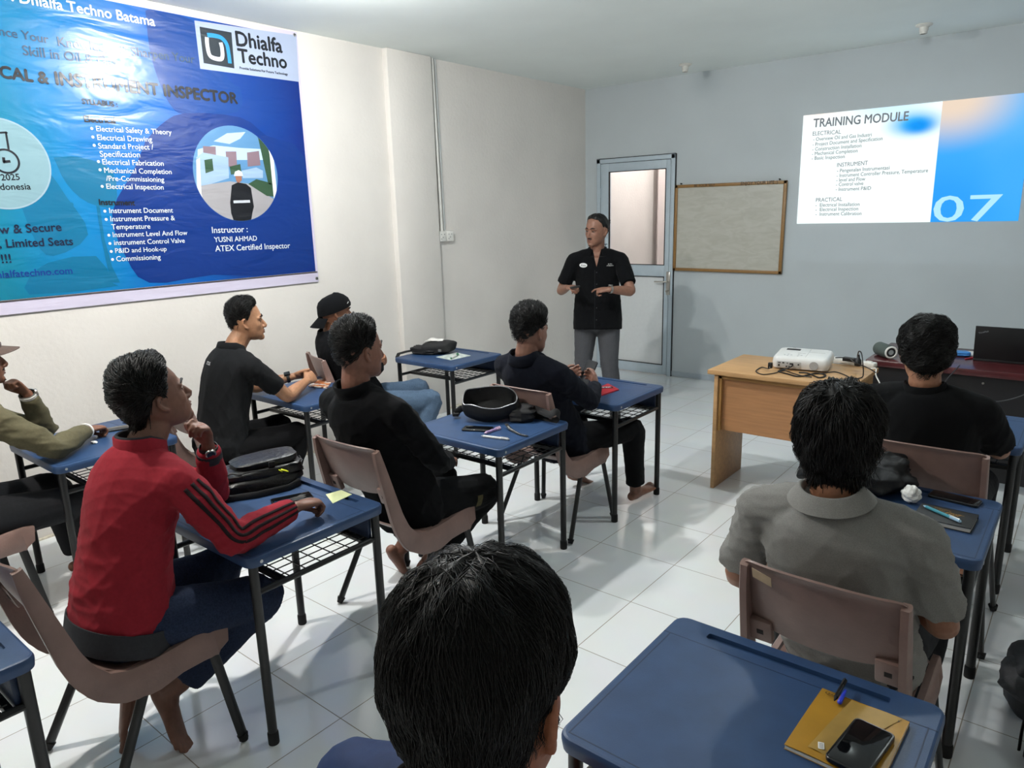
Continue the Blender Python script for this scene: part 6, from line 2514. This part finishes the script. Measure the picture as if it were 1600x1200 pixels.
o.location = (c.x - 0.095, c.y + 0.05, TOP)
o.rotation_euler = (0, 0, math.radians(8))
tag(o, 'black jacket bundled up on the desk of the man in grey', 'jacket')
c = on(1424, 776, 2, TOP + 0.025)
mb = MB()
rg = np.random.RandomState(8)
bm = bmesh.new()
bmesh.ops.create_icosphere(bm, subdivisions=4, radius=0.026)
ks = rg.normal(size=(9, 3))
for v in bm.verts:
    d = v.co.normalized()
    q = 0
    for i in range(9):
        n_ = V(ks[i]).normalized()
        q += abs(math.sin(5 * d.dot(n_) + i)) * (0.7 if i < 4 else 0.4)
    v.co = d * (0.016 + 0.0052 * q)
bm.verts.index_update()
mb.add([v.co.copy() for v in bm.verts], [[v.index for v in f.verts] for f in bm.faces])
bm.free()
zmin_ = min(v.z for v in mb.v)
o = mb.build('paper_ball', M_paper, None, None, 12)
o.location = (c.x, c.y, TOP - zmin_)
tag(o, 'crumpled white paper ball beside the bundled jacket', 'paper')
w = [on(x, y, 2, TOP + 0.018) for x, y in ((1438, 783), (1521, 791), (1523, 833), (1430, 818))]
c = sum(w, V((0, 0, 0))) / 4
nb = thing('notebook', 'black hardcover notebook with gold print on the desk of the man in grey', 'notebook', (c.x, c.y, TOP), math.radians(-2))
mb = MB()
mb.box((-0.088, -0.072, 0), (0.088, 0.072, 0.003), bev=0.001)
mb.box((-0.088, -0.072, 0.016), (0.088, 0.072, 0.019), bev=0.001)
mb.box((-0.088, 0.068, 0), (0.088, 0.072, 0.019))
cv = mb.build('cover', mat('black book cover', '#17181a', 0.55, 0.05), nb)
mb = MB()
mb.box((-0.085, -0.069, 0.0031), (0.085, 0.0679, 0.0159))
mb.build('pages', mat('grey white pages', '#b9b7b2', 0.8, 0.1, 200, stretch=(1, 1, 40)), nb)
M_gold = mat('gold print', '#8f6a2a', 0.4, 0.1)
mb = MB()
put_text(mb, 'AGENDA', frame((0.01, 0.050, 0.0194), (-1, 0.1, 0), (-0.1, -1, 0)), width=0.055, bold=0.01)
put_text(mb, '2024', frame((0.045, 0.026, 0.0194), (-1, 0.1, 0), (-0.1, -1, 0)), width=0.05, bold=0.03, shear=0.3)
put_text(mb, '~ ~ ~', frame((0.052, 0.036, 0.0194), (-1, 0.1, 0), (-0.1, -1, 0)), width=0.08, bold=0.03)
mb.build('gold_lettering', M_gold, cv, smooth=False)
pen('teal and clear ballpoint pen lying across the black notebook', on(1443, 790, 2, TOP + 0.025), on(1502, 815.5, 2, TOP + 0.025), 0.0055, mat('teal rubber grip', '#3f8fa0', 0.4, 0.05), mat('clear blue plastic', '#9fc0d8', 0.15, 0.1, 80), 'pen', M_steel)
w, c = rect_px([(1443, 768), (1534, 783), (1531, 793), (1440, 779)], TOP)
phone('black phone behind the black notebook', (c.x + 0.01, c.y + 0.004), math.radians(-97), TOP, l=0.165, w=0.075)

# foreground desk: mustard notebook, pens, phone
wn = [on(x, y, 2, TOP + 0.010) for x, y in ((1288, 1075), (1430, 1134), (1364, 1224), (1222, 1164))]
c = sum(wn, V((0, 0, 0))) / 4
ex = ((wn[1] - wn[0]) + (wn[2] - wn[3])).normalized()
yw = math.atan2(ex.y, ex.x)
nw = ((wn[1] - wn[0]).length + (wn[2] - wn[3]).length) / 2
nh = ((wn[0] - wn[3]).length + (wn[1] - wn[2]).length) / 2
nb = thing('notebook', 'mustard yellow paper notebook on the foreground desk', 'notebook', (c.x, c.y, TOP), yw)
M_must = mat('mustard card cover', '#a87c1f', 0.45, 0.08, 12, 0.05, 60)
mb = MB()
g = [[V((-nw / 2 + nw * k / 12, -nh / 2 + nh * i / 8, 0.0102 + 0.0018 * math.sin(k * 0.5 + i * 0.4))) for k in range(13)] for i in range(9)]
mb.sheet(g, 0.001)
mb.box((-nw / 2, nh / 2 - 0.001, 0), (nw / 2, nh / 2 + 0.0004, 0.0105))
mb.sheet([[V((-nw / 2 + nw * k / 12, -nh / 2 + nh * i / 8, 0.0007)) for k in range(13)] for i in range(9)], 0.001)
cv = mb.build('cover', M_must, nb, sharp=30)
mb = MB()
mb.box((-nw / 2 + 0.001, -nh / 2 + 0.001, 0.0013), (nw / 2 - 0.001, nh / 2 - 0.001, 0.0078))
mb.build('pages', M_paper, nb)
mb = MB()
mb.sheet([[V((-0.03 + 0.10 * (k / 6), -nh / 2 + 0.02 + (nh - 0.025) * i / 8, 0.0127 + 0.0018 * math.sin(k + i * 0.4))) + V((-0.02 + 0.025 * i / 8 - 0.05 * (1 - i / 8) * k / 6, 0, 0)) for k in range(7)] for i in range(9)])
mb.build('folded_flap', mat('pale inner card', '#a0803c', 0.5, 0.08), nb, sharp=30)
mb = MB()
for x_, y_ in ((-nw / 2 + 0.025, nh / 2 - 0.014), (nw / 2 - 0.03, nh / 2 - 0.016)):
    n_ = 28
    mb.add([V((x_ + r_ * 0.014 * math.cos(2 * PI * k / n_), y_ + r_ * 0.0065 * math.sin(2 * PI * k / n_), 0.0134)) for r_ in (1.0, 0.86) for k in range(n_)], [(k, (k + 1) % n_, n_ + (k + 1) % n_, n_ + k) for k in range(n_)])
    put_text(mb, 'Kiky', Matrix.Translation((x_ - 0.008, y_ - 0.003, 0.0134)), width=0.016, bold=0.02, shear=0.3)
mb.build('printed_emblem', mat('dark brown print', '#3a2a14', 0.5, 0), cv, smooth=False)
mb = MB()
q0 = on(1283, 1165, 2, TOP + 0.014)
mb.box((-0.006, -0.010, 0.0), (0.006, 0.010, 0.001), bev=0.0004)
o = mb.build('paper_label', M_paper, nb)
R_ = Matrix.Rotation(-yw, 3, 'Z')
lp_ = R_ @ (q0 - V((c.x, c.y, TOP)))
o.location = (lp_.x, lp_.y, 0.0135)
o.rotation_euler = (0, 0, 0.35)
mb = MB()
for k in range(4):
    mb.box((-0.004, -0.007 + 0.004 * k, 0.0011), (0.004, -0.006 + 0.004 * k, 0.0013))
mb.build('printed_line', M_rub, o)
p0_, p1_ = on(1306, 1090, 2, TOP + 0.019), on(1321, 1062, 2, TOP + 0.026)
pen('black ballpoint pen clipped to the top edge of the mustard notebook', p0_ - (p1_ - p0_) * 0.15, p1_, 0.0048, M_phone, M_rub, 'pen')
mb = MB()
mb.tube([on(1312, 1097, 2, TOP + 0.017), on(1321, 1079, 2, TOP + 0.019)], (0.0055, 0.003), side=(0, 0, 1), seg=8)
o = mb.build('pen_clip', mat('blue clip plastic', '#2a3fd0', 0.35, 0))
tag(o, 'short bright blue pen clip on the top edge of the mustard notebook', 'clip')
w, c = rect_px([(1331, 1120), (1401, 1145), (1370, 1207), (1277, 1190)], TOP + 0.024)
th = phone('black phone lying on the mustard notebook', (c.x, c.y), yaw_of(on(1316, 1197, 2, TOP + 0.024), on(1367, 1131, 2, TOP + 0.024)), TOP + 0.0135, l=0.158, w=0.08, t=0.011)

# projector, plugs, cables
M_pw = mat('white projector plastic', '#dcdcda', 0.38, 0.03)
M_pport = mat('dark port', '#191a1c', 0.5, 0.05)
M_cable = mat('black cable', '#0f0f10', 0.45, 0.05)
PJ = thing('projector', 'white projector standing on the light wooden table', 'projector', (0.135, 1.925, 0.80), math.radians(7))
mb = MB()
Mt = Matrix.Translation((0, 0, 0.016)) @ Matrix.Rotation(math.radians(4.5), 4, 'X')
rings = []
for zz, w_, d_, r_ in ((0.0, 0.30, 0.22, 0.03), (0.006, 0.325, 0.25, 0.035), (0.035, 0.335, 0.262, 0.04), (0.062, 0.328, 0.255, 0.04), (0.074, 0.312, 0.24, 0.035), (0.078, 0.29, 0.22, 0.03)):
    rings.append([Mt @ V((x, y, zz)) for x, y in rrect(w_, d_, r_, 6)])
mb.loft(rings)
body = mb.build('housing', M_pw, PJ, sharp=50)
mb = MB()
mb.box((-0.135, -0.1325, 0.012), (0.01, -0.1285, 0.052), M=Mt, bev=0.002)
prt = mb.build('port_panel', mat('grey port panel', '#b8b8b6', 0.5, 0.02), body)
mb = MB()
for x, z, w_, h_ in ((-0.118, 0.042, 0.016, 0.005), (-0.094, 0.042, 0.012, 0.008), (-0.07, 0.041, 0.006, 0.006), (-0.12, 0.025, 0.010, 0.012), (-0.045, 0.038, 0.022, 0.009), (-0.004, 0.036, 0.008, 0.008), (-0.075, 0.02, 0.008, 0.008), (-0.058, 0.02, 0.008, 0.008)):
    mb.box((x - w_ / 2, -0.1345, z - h_ / 2), (x + w_ / 2, -0.132, z + h_ / 2), M=Mt)
mb.build('port', M_pport, prt)
mb = MB()
mb.loft([[Mt @ V((0.085 + 0.026 * math.cos(2 * PI * k / 28), yy, 0.035 + 0.026 * math.sin(2 * PI * k / 28))) for k in range(28)] for yy in (-0.1325, -0.129)])
for j in range(5):
    pass
mb.build('speaker_grille', mat('pale grille', '#a9aaab', 0.6, 0.25, 500), body)
mb = MB()
mb.tube([Mt @ V((-0.085, 0.131, 0.04)), Mt @ V((-0.085, 0.15, 0.04))], 0.03, seg=24, cap='flat')
lens = mb.build('lens_ring', M_pport, PJ)
mb = MB()
mb.tube([Mt @ V((-0.085, 0.15, 0.04)), Mt @ V((-0.085, 0.152, 0.04))], 0.024, seg=24, cap='flat')
mb.build('lens', emit('projector lens glow', '#e8f4ff', 6), lens)
mb = MB()
mb.box((-0.115, 0.05, 0.0765), (-0.03, 0.085, 0.080), M=Mt, bev=0.002)
mb.build('focus_slider', M_pport, body)
# the beam of the projector itself: a faint frame of stray light round the slide
bl = bpy.data.lights.new('projector_beam', 'SPOT')
bl.energy = 13
bl.color = (0.75, 0.88, 1.0)
bl.spot_size = math.radians(110)
bl.spot_blend = 0.0
bl.shadow_soft_size = 0.006
bo = bpy.data.objects.new('projector_beam', bl)
COL.objects.link(bo)
bo.parent = PJ
lp_w = V((0.03, 2.115, 0.868))
Mw_ = Matrix.Translation((0.135, 1.925, 0.80)) @ Matrix.Rotation(math.radians(7), 4, 'Z')
bo.matrix_local = Mw_.inverted() @ Matrix(((1, 0, 0, lp_w.x), (0, 0, -1, lp_w.y), (0, 1, 0, lp_w.z), (0, 0, 0, 1)))
bl.use_nodes = True
nt = bl.node_tree
em = nt.nodes['Emission']
tcn = nt.nodes.new('ShaderNodeTexCoord')
sx_ = nt.nodes.new('ShaderNodeSeparateXYZ')
nt.links.new(tcn.outputs['Normal'], sx_.inputs[0])


def nmath(op, a, b):
    n_ = nt.nodes.new('ShaderNodeMath')
    n_.operation = op
    for k_, q_ in enumerate((a, b)):
        if isinstance(q_, (int, float)):
            n_.inputs[k_].default_value = q_
        else:
            nt.links.new(q_, n_.inputs[k_])
    return n_.outputs[0]


az_ = nmath('ABSOLUTE', sx_.outputs[2], 0)
px_ = nmath('DIVIDE', sx_.outputs[0], az_)
pz_ = nmath('DIVIDE', sx_.outputs[1], az_)
dist_ = YF - lp_w.y
m_ = None
for val, lo_, hi_ in ((px_, (-0.875 - lp_w.x) / dist_, (1.09 - lp_w.x) / dist_), (pz_, (1.285 - lp_w.z) / dist_, (2.785 - lp_w.z) / dist_)):
    q_ = nmath('MULTIPLY', nmath('GREATER_THAN', val, lo_), nmath('LESS_THAN', val, hi_))
    m_ = q_ if m_ is None else nmath('MULTIPLY', m_, q_)
nt.links.new(m_, em.inputs['Strength'])
mb = MB()
mb.box((0.028, -0.10, 0.0775), (0.0295, 0.10, 0.0787), M=Mt)
mb.box((0.03, 0.02, 0.0775), (0.125, 0.0215, 0.0787), M=Mt)
mb.build('lid_seam', mat('seam grey', '#9c9d9d', 0.6, 0), body)
mb = MB()
for x, y in ((-0.10, -0.07), (-0.08, -0.055), (-0.06, -0.07), (-0.08, -0.085), (-0.02, -0.05), (-0.02, -0.08), (0.0, -0.065)):
    mb.tube([Mt @ V((x, y, 0.0775)), Mt @ V((x, y, 0.0795))], 0.006, seg=12, cap='flat')
mb.build('control_button', mat('pale button', '#c3c5c6', 0.5, 0), body)
mb = MB()
put_text(mb, 'EPSON', Mt @ Matrix.Translation((-0.03, -0.02, 0.0784)), width=0.045, bold=0.02)
mb.build('maker_lettering', mat('grey print', '#8b8d90', 0.5, 0), body, smooth=False)
for x, y in ((-0.11, -0.09), (0.11, -0.09)):
    mb = MB()
    mb.tube([(x, y, 0.0), (x, y, 0.018)], 0.012, seg=12, cap='flat')
    mb.build('foot', M_pport, PJ)
mb = MB()
mb.tube([(0, 0.09, 0.0), (0, 0.09, 0.028)], 0.012, seg=12, cap='flat')
mb.build('foot', M_pport, PJ)

ZT = 0.80


def cable(name, label, pts, r, m, n=6, cat='cable'):
    mb = MB()
    P_ = [V(p) for p in cr([tuple(p) for p in pts], n)]
    o = V(pts[0])
    mb.tube([p - o for p in P_], r, seg=8)
    ob = mb.build(name, m)
    ob.location = o
    return tag(ob, label, cat)


tz = lambda x, y, z=0.006: on(x, y, 2, ZT + z)
plugL = tz(1203, 572, 0.035)
cable('power_cable', 'black power cable looping from the left of the projector to the coil', [plugL, tz(1201, 576, 0.02), tz(1190, 574), tz(1181, 580), tz(1192, 585), tz(1210, 583), tz(1225, 579), tz(1238, 583), tz(1252, 587), tz(1268, 589)], 0.0035, M_cable)
mb = MB()
mb.box((-0.012, -0.012, -0.018), (0.012, 0.012, 0.018), bev=0.004)
o = mb.build('power_plug', M_cable)
o.location = plugL + V((0, 0.006, 0.004))
tag(o, 'black plug in the left end of the projector back', 'plug')
vg = tz(1243, 566, 0.045)
t = thing('video_plug', 'red and black video plug in the middle of the projector back', 'plug', tuple(vg), math.radians(7))
mb = MB()
mb.box((-0.016, -0.022, -0.008), (0.016, 0.004, 0.010), bev=0.003)
mb.build('shell', mat('dark red plug', '#7a2030', 0.4, 0.05), t)
mb = MB()
mb.tube([(0, -0.02, 0), (-0.002, -0.035, -0.004)], 0.006, seg=10)
mb.build('strain_relief', M_cable, t)
cable('video_cable', 'black video cable running from the red plug across the table edge', [vg + V((0, -0.03, -0.004)), tz(1236, 573, 0.03), tz(1226, 577, 0.012), tz(1216, 580), tz(1230, 584), tz(1246, 588), tz(1262, 586), tz(1275, 583), tz(1290, 586), tz(1280, 590), tz(1262, 583), tz(1249, 582)], 0.0045, M_cable)
cable('adapter_cable', 'black cable from the coil up to the plug on the power strip', [tz(1270, 584), tz(1288, 583), tz(1304, 581), tz(1318, 585), tz(1332, 591), tz(1346, 590), tz(1349, 583, 0.03), tz(1348, 566, 0.10), tz(1346, 552, 0.14), tz(1342, 549, 0.15), tz(1340, 556, 0.11)], 0.0035, M_cable)
sp = tz(1331, 570, 0.0)
STP = thing('power_strip', 'white power strip on the wooden table right of the projector', 'power strip', (sp.x, sp.y, ZT), math.radians(-12))
mb = MB()
mb.box((-0.15, -0.026, 0), (0.15, 0.026, 0.034), bev=0.007)
ho = mb.build('housing', M_pvc, STP)
for x in (-0.09, -0.03, 0.03):
    mb = MB()
    mb.tube([(x, 0, 0.033), (x, 0, 0.0352)], 0.018, seg=20, cap='flat')
    so = mb.build('outlet', mat('outlet white', '#d4d2cc', 0.5, 0), ho)
    mb = MB()
    for dx in (-0.008, 0.008):
        mb.tube([(x + dx, 0, 0.0352), (x + dx, 0, 0.0358)], 0.0028, seg=8, cap='flat')
    mb.build('outlet_hole', M_pport, so)
mb = MB()
mb.box((0.09, -0.012, 0.033), (0.125, 0.012, 0.040), bev=0.003)
mb.build('switch', M_pvc, ho)
mb = MB()
c = tz(1341, 562, 0.075)
mb.loft([[V((r_ * math.cos(2 * PI * k / 16), r_ * math.sin(2 * PI * k / 16), z_)) for k in range(16)] for r_, z_ in ((0.019, -0.035), (0.021, -0.02), (0.019, 0.0), (0.010, 0.012), (0.006, 0.035))])
o = mb.build('power_plug', M_cable)
o.location = (c.x, c.y, ZT + 0.072)
tag(o, 'upright black plug standing on the power strip', 'plug')
c = tz(1324, 563, 0.05)
mb = MB()
mb.box((-0.04, -0.016, -0.012), (0.04, 0.016, 0.014), bev=0.005)
o = mb.build('cable_joint', M_cable)
o.location = (c.x, c.y + 0.05, ZT + 0.046)
o.rotation_euler = (0, 0, -0.2)
tag(o, 'black cable connector lying behind the power strip', 'connector')
cable('connector_cable', 'black cable from the projector through the connector over the power strip', [tz(1302, 561, 0.05) + V((0, 0.05, 0)), tz(1312, 561, 0.05) + V((0, 0.05, 0)), tz(1324, 563, 0.05) + V((0, 0.05, 0)), tz(1336, 567, 0.055), tz(1350, 572, 0.055), tz(1362, 578, 0.04), tz(1368, 582, 0.015)], 0.0035, M_cable)
a0 = tz(1361, 576, 0.02)
cable('white_cable', 'white cable hanging from the power strip over the end of the table', [a0, a0 + V((0.03, -0.01, 0.004)), V((0.555, a0.y - 0.04, 0.79)), V((0.60, a0.y - 0.08, 0.72)), V((0.63, a0.y - 0.10, 0.55)), V((0.64, a0.y - 0.1, 0.25)), V((0.66, a0.y - 0.05, 0.012))], 0.004, M_pvc)

# dark table: speaker, paper, blue pouch, red pen, laptop
ZD = 0.78
c = on(1392, 551, 2, ZD + 0.045)
e_ = on(1372, 541, 2, ZD + 0.045)
SPK = thing('speaker', 'grey green cylindrical speaker with a white ring on the dark table', 'speaker', (c.x, c.y, ZD))
ax_ = V((-0.62, 0.78, 0))
mb = MB()
mb.tube([V((0, 0, 0.046)), V((0, 0, 0.046)) + ax_ * 0.01, V((0, 0, 0.046)) + ax_ * 0.16, V((0, 0, 0.046)) + ax_ * 0.17], [0.040, 0.045, 0.045, 0.04], seg=32, cap='flat')
mb.build('body', mat('speaker fabric', '#4c5652', 0.8, 0.2, 400), SPK)
mb = MB()
cc_ = V((0, 0, 0.046)) - ax_ * 0.002
sd_ = V((0.78, 0.62, 0))
rings = []
for r_, d_ in ((0.041, 0.004), (0.043, -0.002), (0.040, -0.007), (0.033, -0.007), (0.031, 0.0)):
    rings.append([cc_ + ax_ * d_ + sd_ * (r_ * math.cos(2 * PI * k / 36)) + V((0, 0, r_ * math.sin(2 * PI * k / 36))) for k in range(36)])
mb.loft(rings, closed_ends=False)
mb.build('end_ring', M_pvc, SPK, sharp=60)
mb = MB()
mb.add([cc_ + ax_ * 0.0 + sd_ * (0.032 * math.cos(2 * PI * k / 36)) + V((0, 0, 0.032 * math.sin(2 * PI * k / 36))) for k in range(36)], [tuple(range(36))])
mem = mb.build('membrane', mat('dark membrane', '#15171a', 0.35, 0.1), SPK)
mb = MB()
mb.add([cc_ - ax_ * 0.001 + sd_ * (0.017 * math.cos(2 * PI * k / 24)) + V((0, 0, 0.017 * math.sin(2 * PI * k / 24))) for k in range(24)], [tuple(range(24))])
mb.build('membrane_cap', mat('pale cap', '#9aa0a2', 0.3, 0.05), mem)
w, c = rect_px([(1490, 548), (1523, 545), (1523, 558), (1492, 560)], ZD)
mb = MB()
mb.box((-0.105, -0.07, 0), (0.105, 0.07, 0.012), bev=0.001)
o = mb.build('paper_stack', M_paper)
o.location = (0.93, 3.0, ZD)
tag(o, 'stack of white paper on the dark table behind the laptop', 'paper')
mb = MB()
lump(mb, (0, 0, 0.018), (0.06, 0.01, 0), (-0.01, 0.04, 0), (0, 0, 0.018), 0.6, 28, 0.08, 21)
o = mb.build('pouch', mat('blue plastic film', '#3d7fc2', 0.3, 0.15, 40))
c = on(1500, 556, 2, ZD)
o.location = (c.x, c.y, ZD)
tag(o, 'blue plastic pouch on the dark table beside the laptop', 'pouch')
pen('red pen lying beside the laptop on the dark table', on(1507, 561, 2, ZD + 0.005), on(1521, 559, 2, ZD + 0.005), 0.005, mat('red pen plastic', '#b02030', 0.4, 0.05), mat('red pen cap', '#c43a48', 0.4, 0), 'pen')
c = on(1519, 564, 2, ZD)
LP = thing('laptop', 'open black laptop seen from behind on the dark table', 'laptop', (c.x + 0.165, c.y + 0.02, ZD), 0)
M_lap = mat('matte black laptop shell', '#101113', 0.5, 0.05)
mb = MB()
mb.box((-0.165, 0.0, 0), (0.165, 0.23, 0.018), bev=0.004)
mb.build('base', M_lap, LP)
Ml = Matrix.Translation((0, 0.004, 0.018)) @ Matrix.Rotation(math.radians(12), 4, 'X')
mb = MB()
mb.box((-0.165, -0.008, 0.0), (0.165, 0.0, 0.225), M=Ml, bev=0.003)
ld = mb.build('lid', M_lap, LP)
mb = MB()
mb.box((-0.155, 0.0002, 0.008), (0.155, 0.0008, 0.215), M=Ml)
mb.build('screen', emit('lit laptop screen', '#9fc4e8', 0.6), ld)
mb = MB()
put_text(mb, 'ThinkPad', Ml @ frame((-0.145, -0.0085, 0.172), (1, 0, 0.35), (-0.35, 0, 1)), width=0.055, bold=0.01)
mb.build('lid_lettering', mat('silver print', '#8f9398', 0.4, 0), ld, smooth=False)
cable('hanging_cable', 'thin black cable sagging in front of the dark table', [(0.92, 2.47, 0.80), (0.86, 2.472, 0.70), (0.83, 2.472, 0.62), (0.95, 2.472, 0.585), (1.15, 2.472, 0.60), (1.30, 2.472, 0.68), (1.40, 2.47, 0.79), (1.42, 2.52, 0.785)], 0.0035, mat('dark grey cable', '#33353a', 0.5, 0.05))
t = thing('key_bunch', 'small bunch of keys hanging from the lock under the dark table top', 'keys', (0.785, 2.527, 0.70))
mb = MB()
mb.tube([(0, 0, 0), (0, -0.015, 0), (0.004, -0.016, -0.03)], 0.003, seg=6)
mb.build('key', M_steel, t)
mb = MB()
mb.tube([(0.004 + 0.012 * math.cos(a_), -0.016, -0.045 + 0.012 * math.sin(a_)) for a_ in [2 * PI * k / 16 for k in range(17)]], 0.0015, seg=6)
mb.build('key_ring', M_steel, t)

# presenter in the hand of the instructor
mb = MB()
mb.tube([V((0, 0, 0)), V((0.06, -0.02, 0.012)), V((0.10, -0.03, 0.018))], [0.011, 0.012, 0.009], seg=12)
o = mb.build('presenter_remote', M_phone)
o.location = (-1.895, 2.285, 1.185)
tag(o, 'small black presenter remote in the right hand of the instructor', 'remote')

# bags on the floor at the right edge
bag = thing('shoulder_bag', 'dark grey shoulder bag on the floor at the right edge', 'bag', (1.615, 0.215, 0), math.radians(14))
mb = MB()
lump(mb, (0, 0, 0.12), (0.17, 0, 0.0), (0, 0.10, 0.02), (0.0, 0, 0.12), 0.5, 32, 0.05, 31)
mb.build('body', mat('dark grey nylon', '#3a3b3e', 0.7, 0.15, 60, 0.2, 300), bag)
mb = MB()
lump(mb, (-0.02, -0.05, 0.13), (0.165, -0.02, -0.03), (0, 0.075, 0.02), (0.03, 0, 0.05), 0.5, 32, 0.05, 32)
mb.build('flap', mat('grey nylon flap', '#47484b', 0.7, 0.15, 60, 0.2, 300), bag)
mb = MB()
mb.tube(cr([(-0.12, 0.03, 0.22), (-0.06, 0.03, 0.32), (0.02, 0.03, 0.35), (0.12, 0.03, 0.22)], 6), (0.018, 0.004), side=(0, 1, 0), seg=8)
mb.build('handle', M_nylon, bag)
bag = thing('rucksack', 'black rucksack with tied straps on the floor, nearest bag at the right edge', 'bag', (1.69, -0.13, 0), math.radians(-10))
mb = MB()
lump(mb, (0, 0, 0.11), (0.15, 0, 0), (0, 0.12, 0), (0, 0, 0.11), 0.6, 32, 0.08, 33)
mb.build('body', M_nylon, bag)
mb = MB()
mb.tube(cr([(-0.10, 0.02, 0.20), (-0.14, 0.05, 0.26), (-0.165, 0.03, 0.21), (-0.17, 0.0, 0.12), (-0.165, -0.03, 0.05)], 6), (0.014, 0.004), side=(0, 1, 0), seg=8)
mb.build('strap', M_nylon, bag)
mb = MB()
mb.tube(cr([(-0.13, 0.05, 0.24), (-0.17, 0.04, 0.25), (-0.185, 0.06, 0.22), (-0.16, 0.07, 0.2)], 6), 0.006, seg=8)
mb.build('tie_cord', M_nylon, bag)
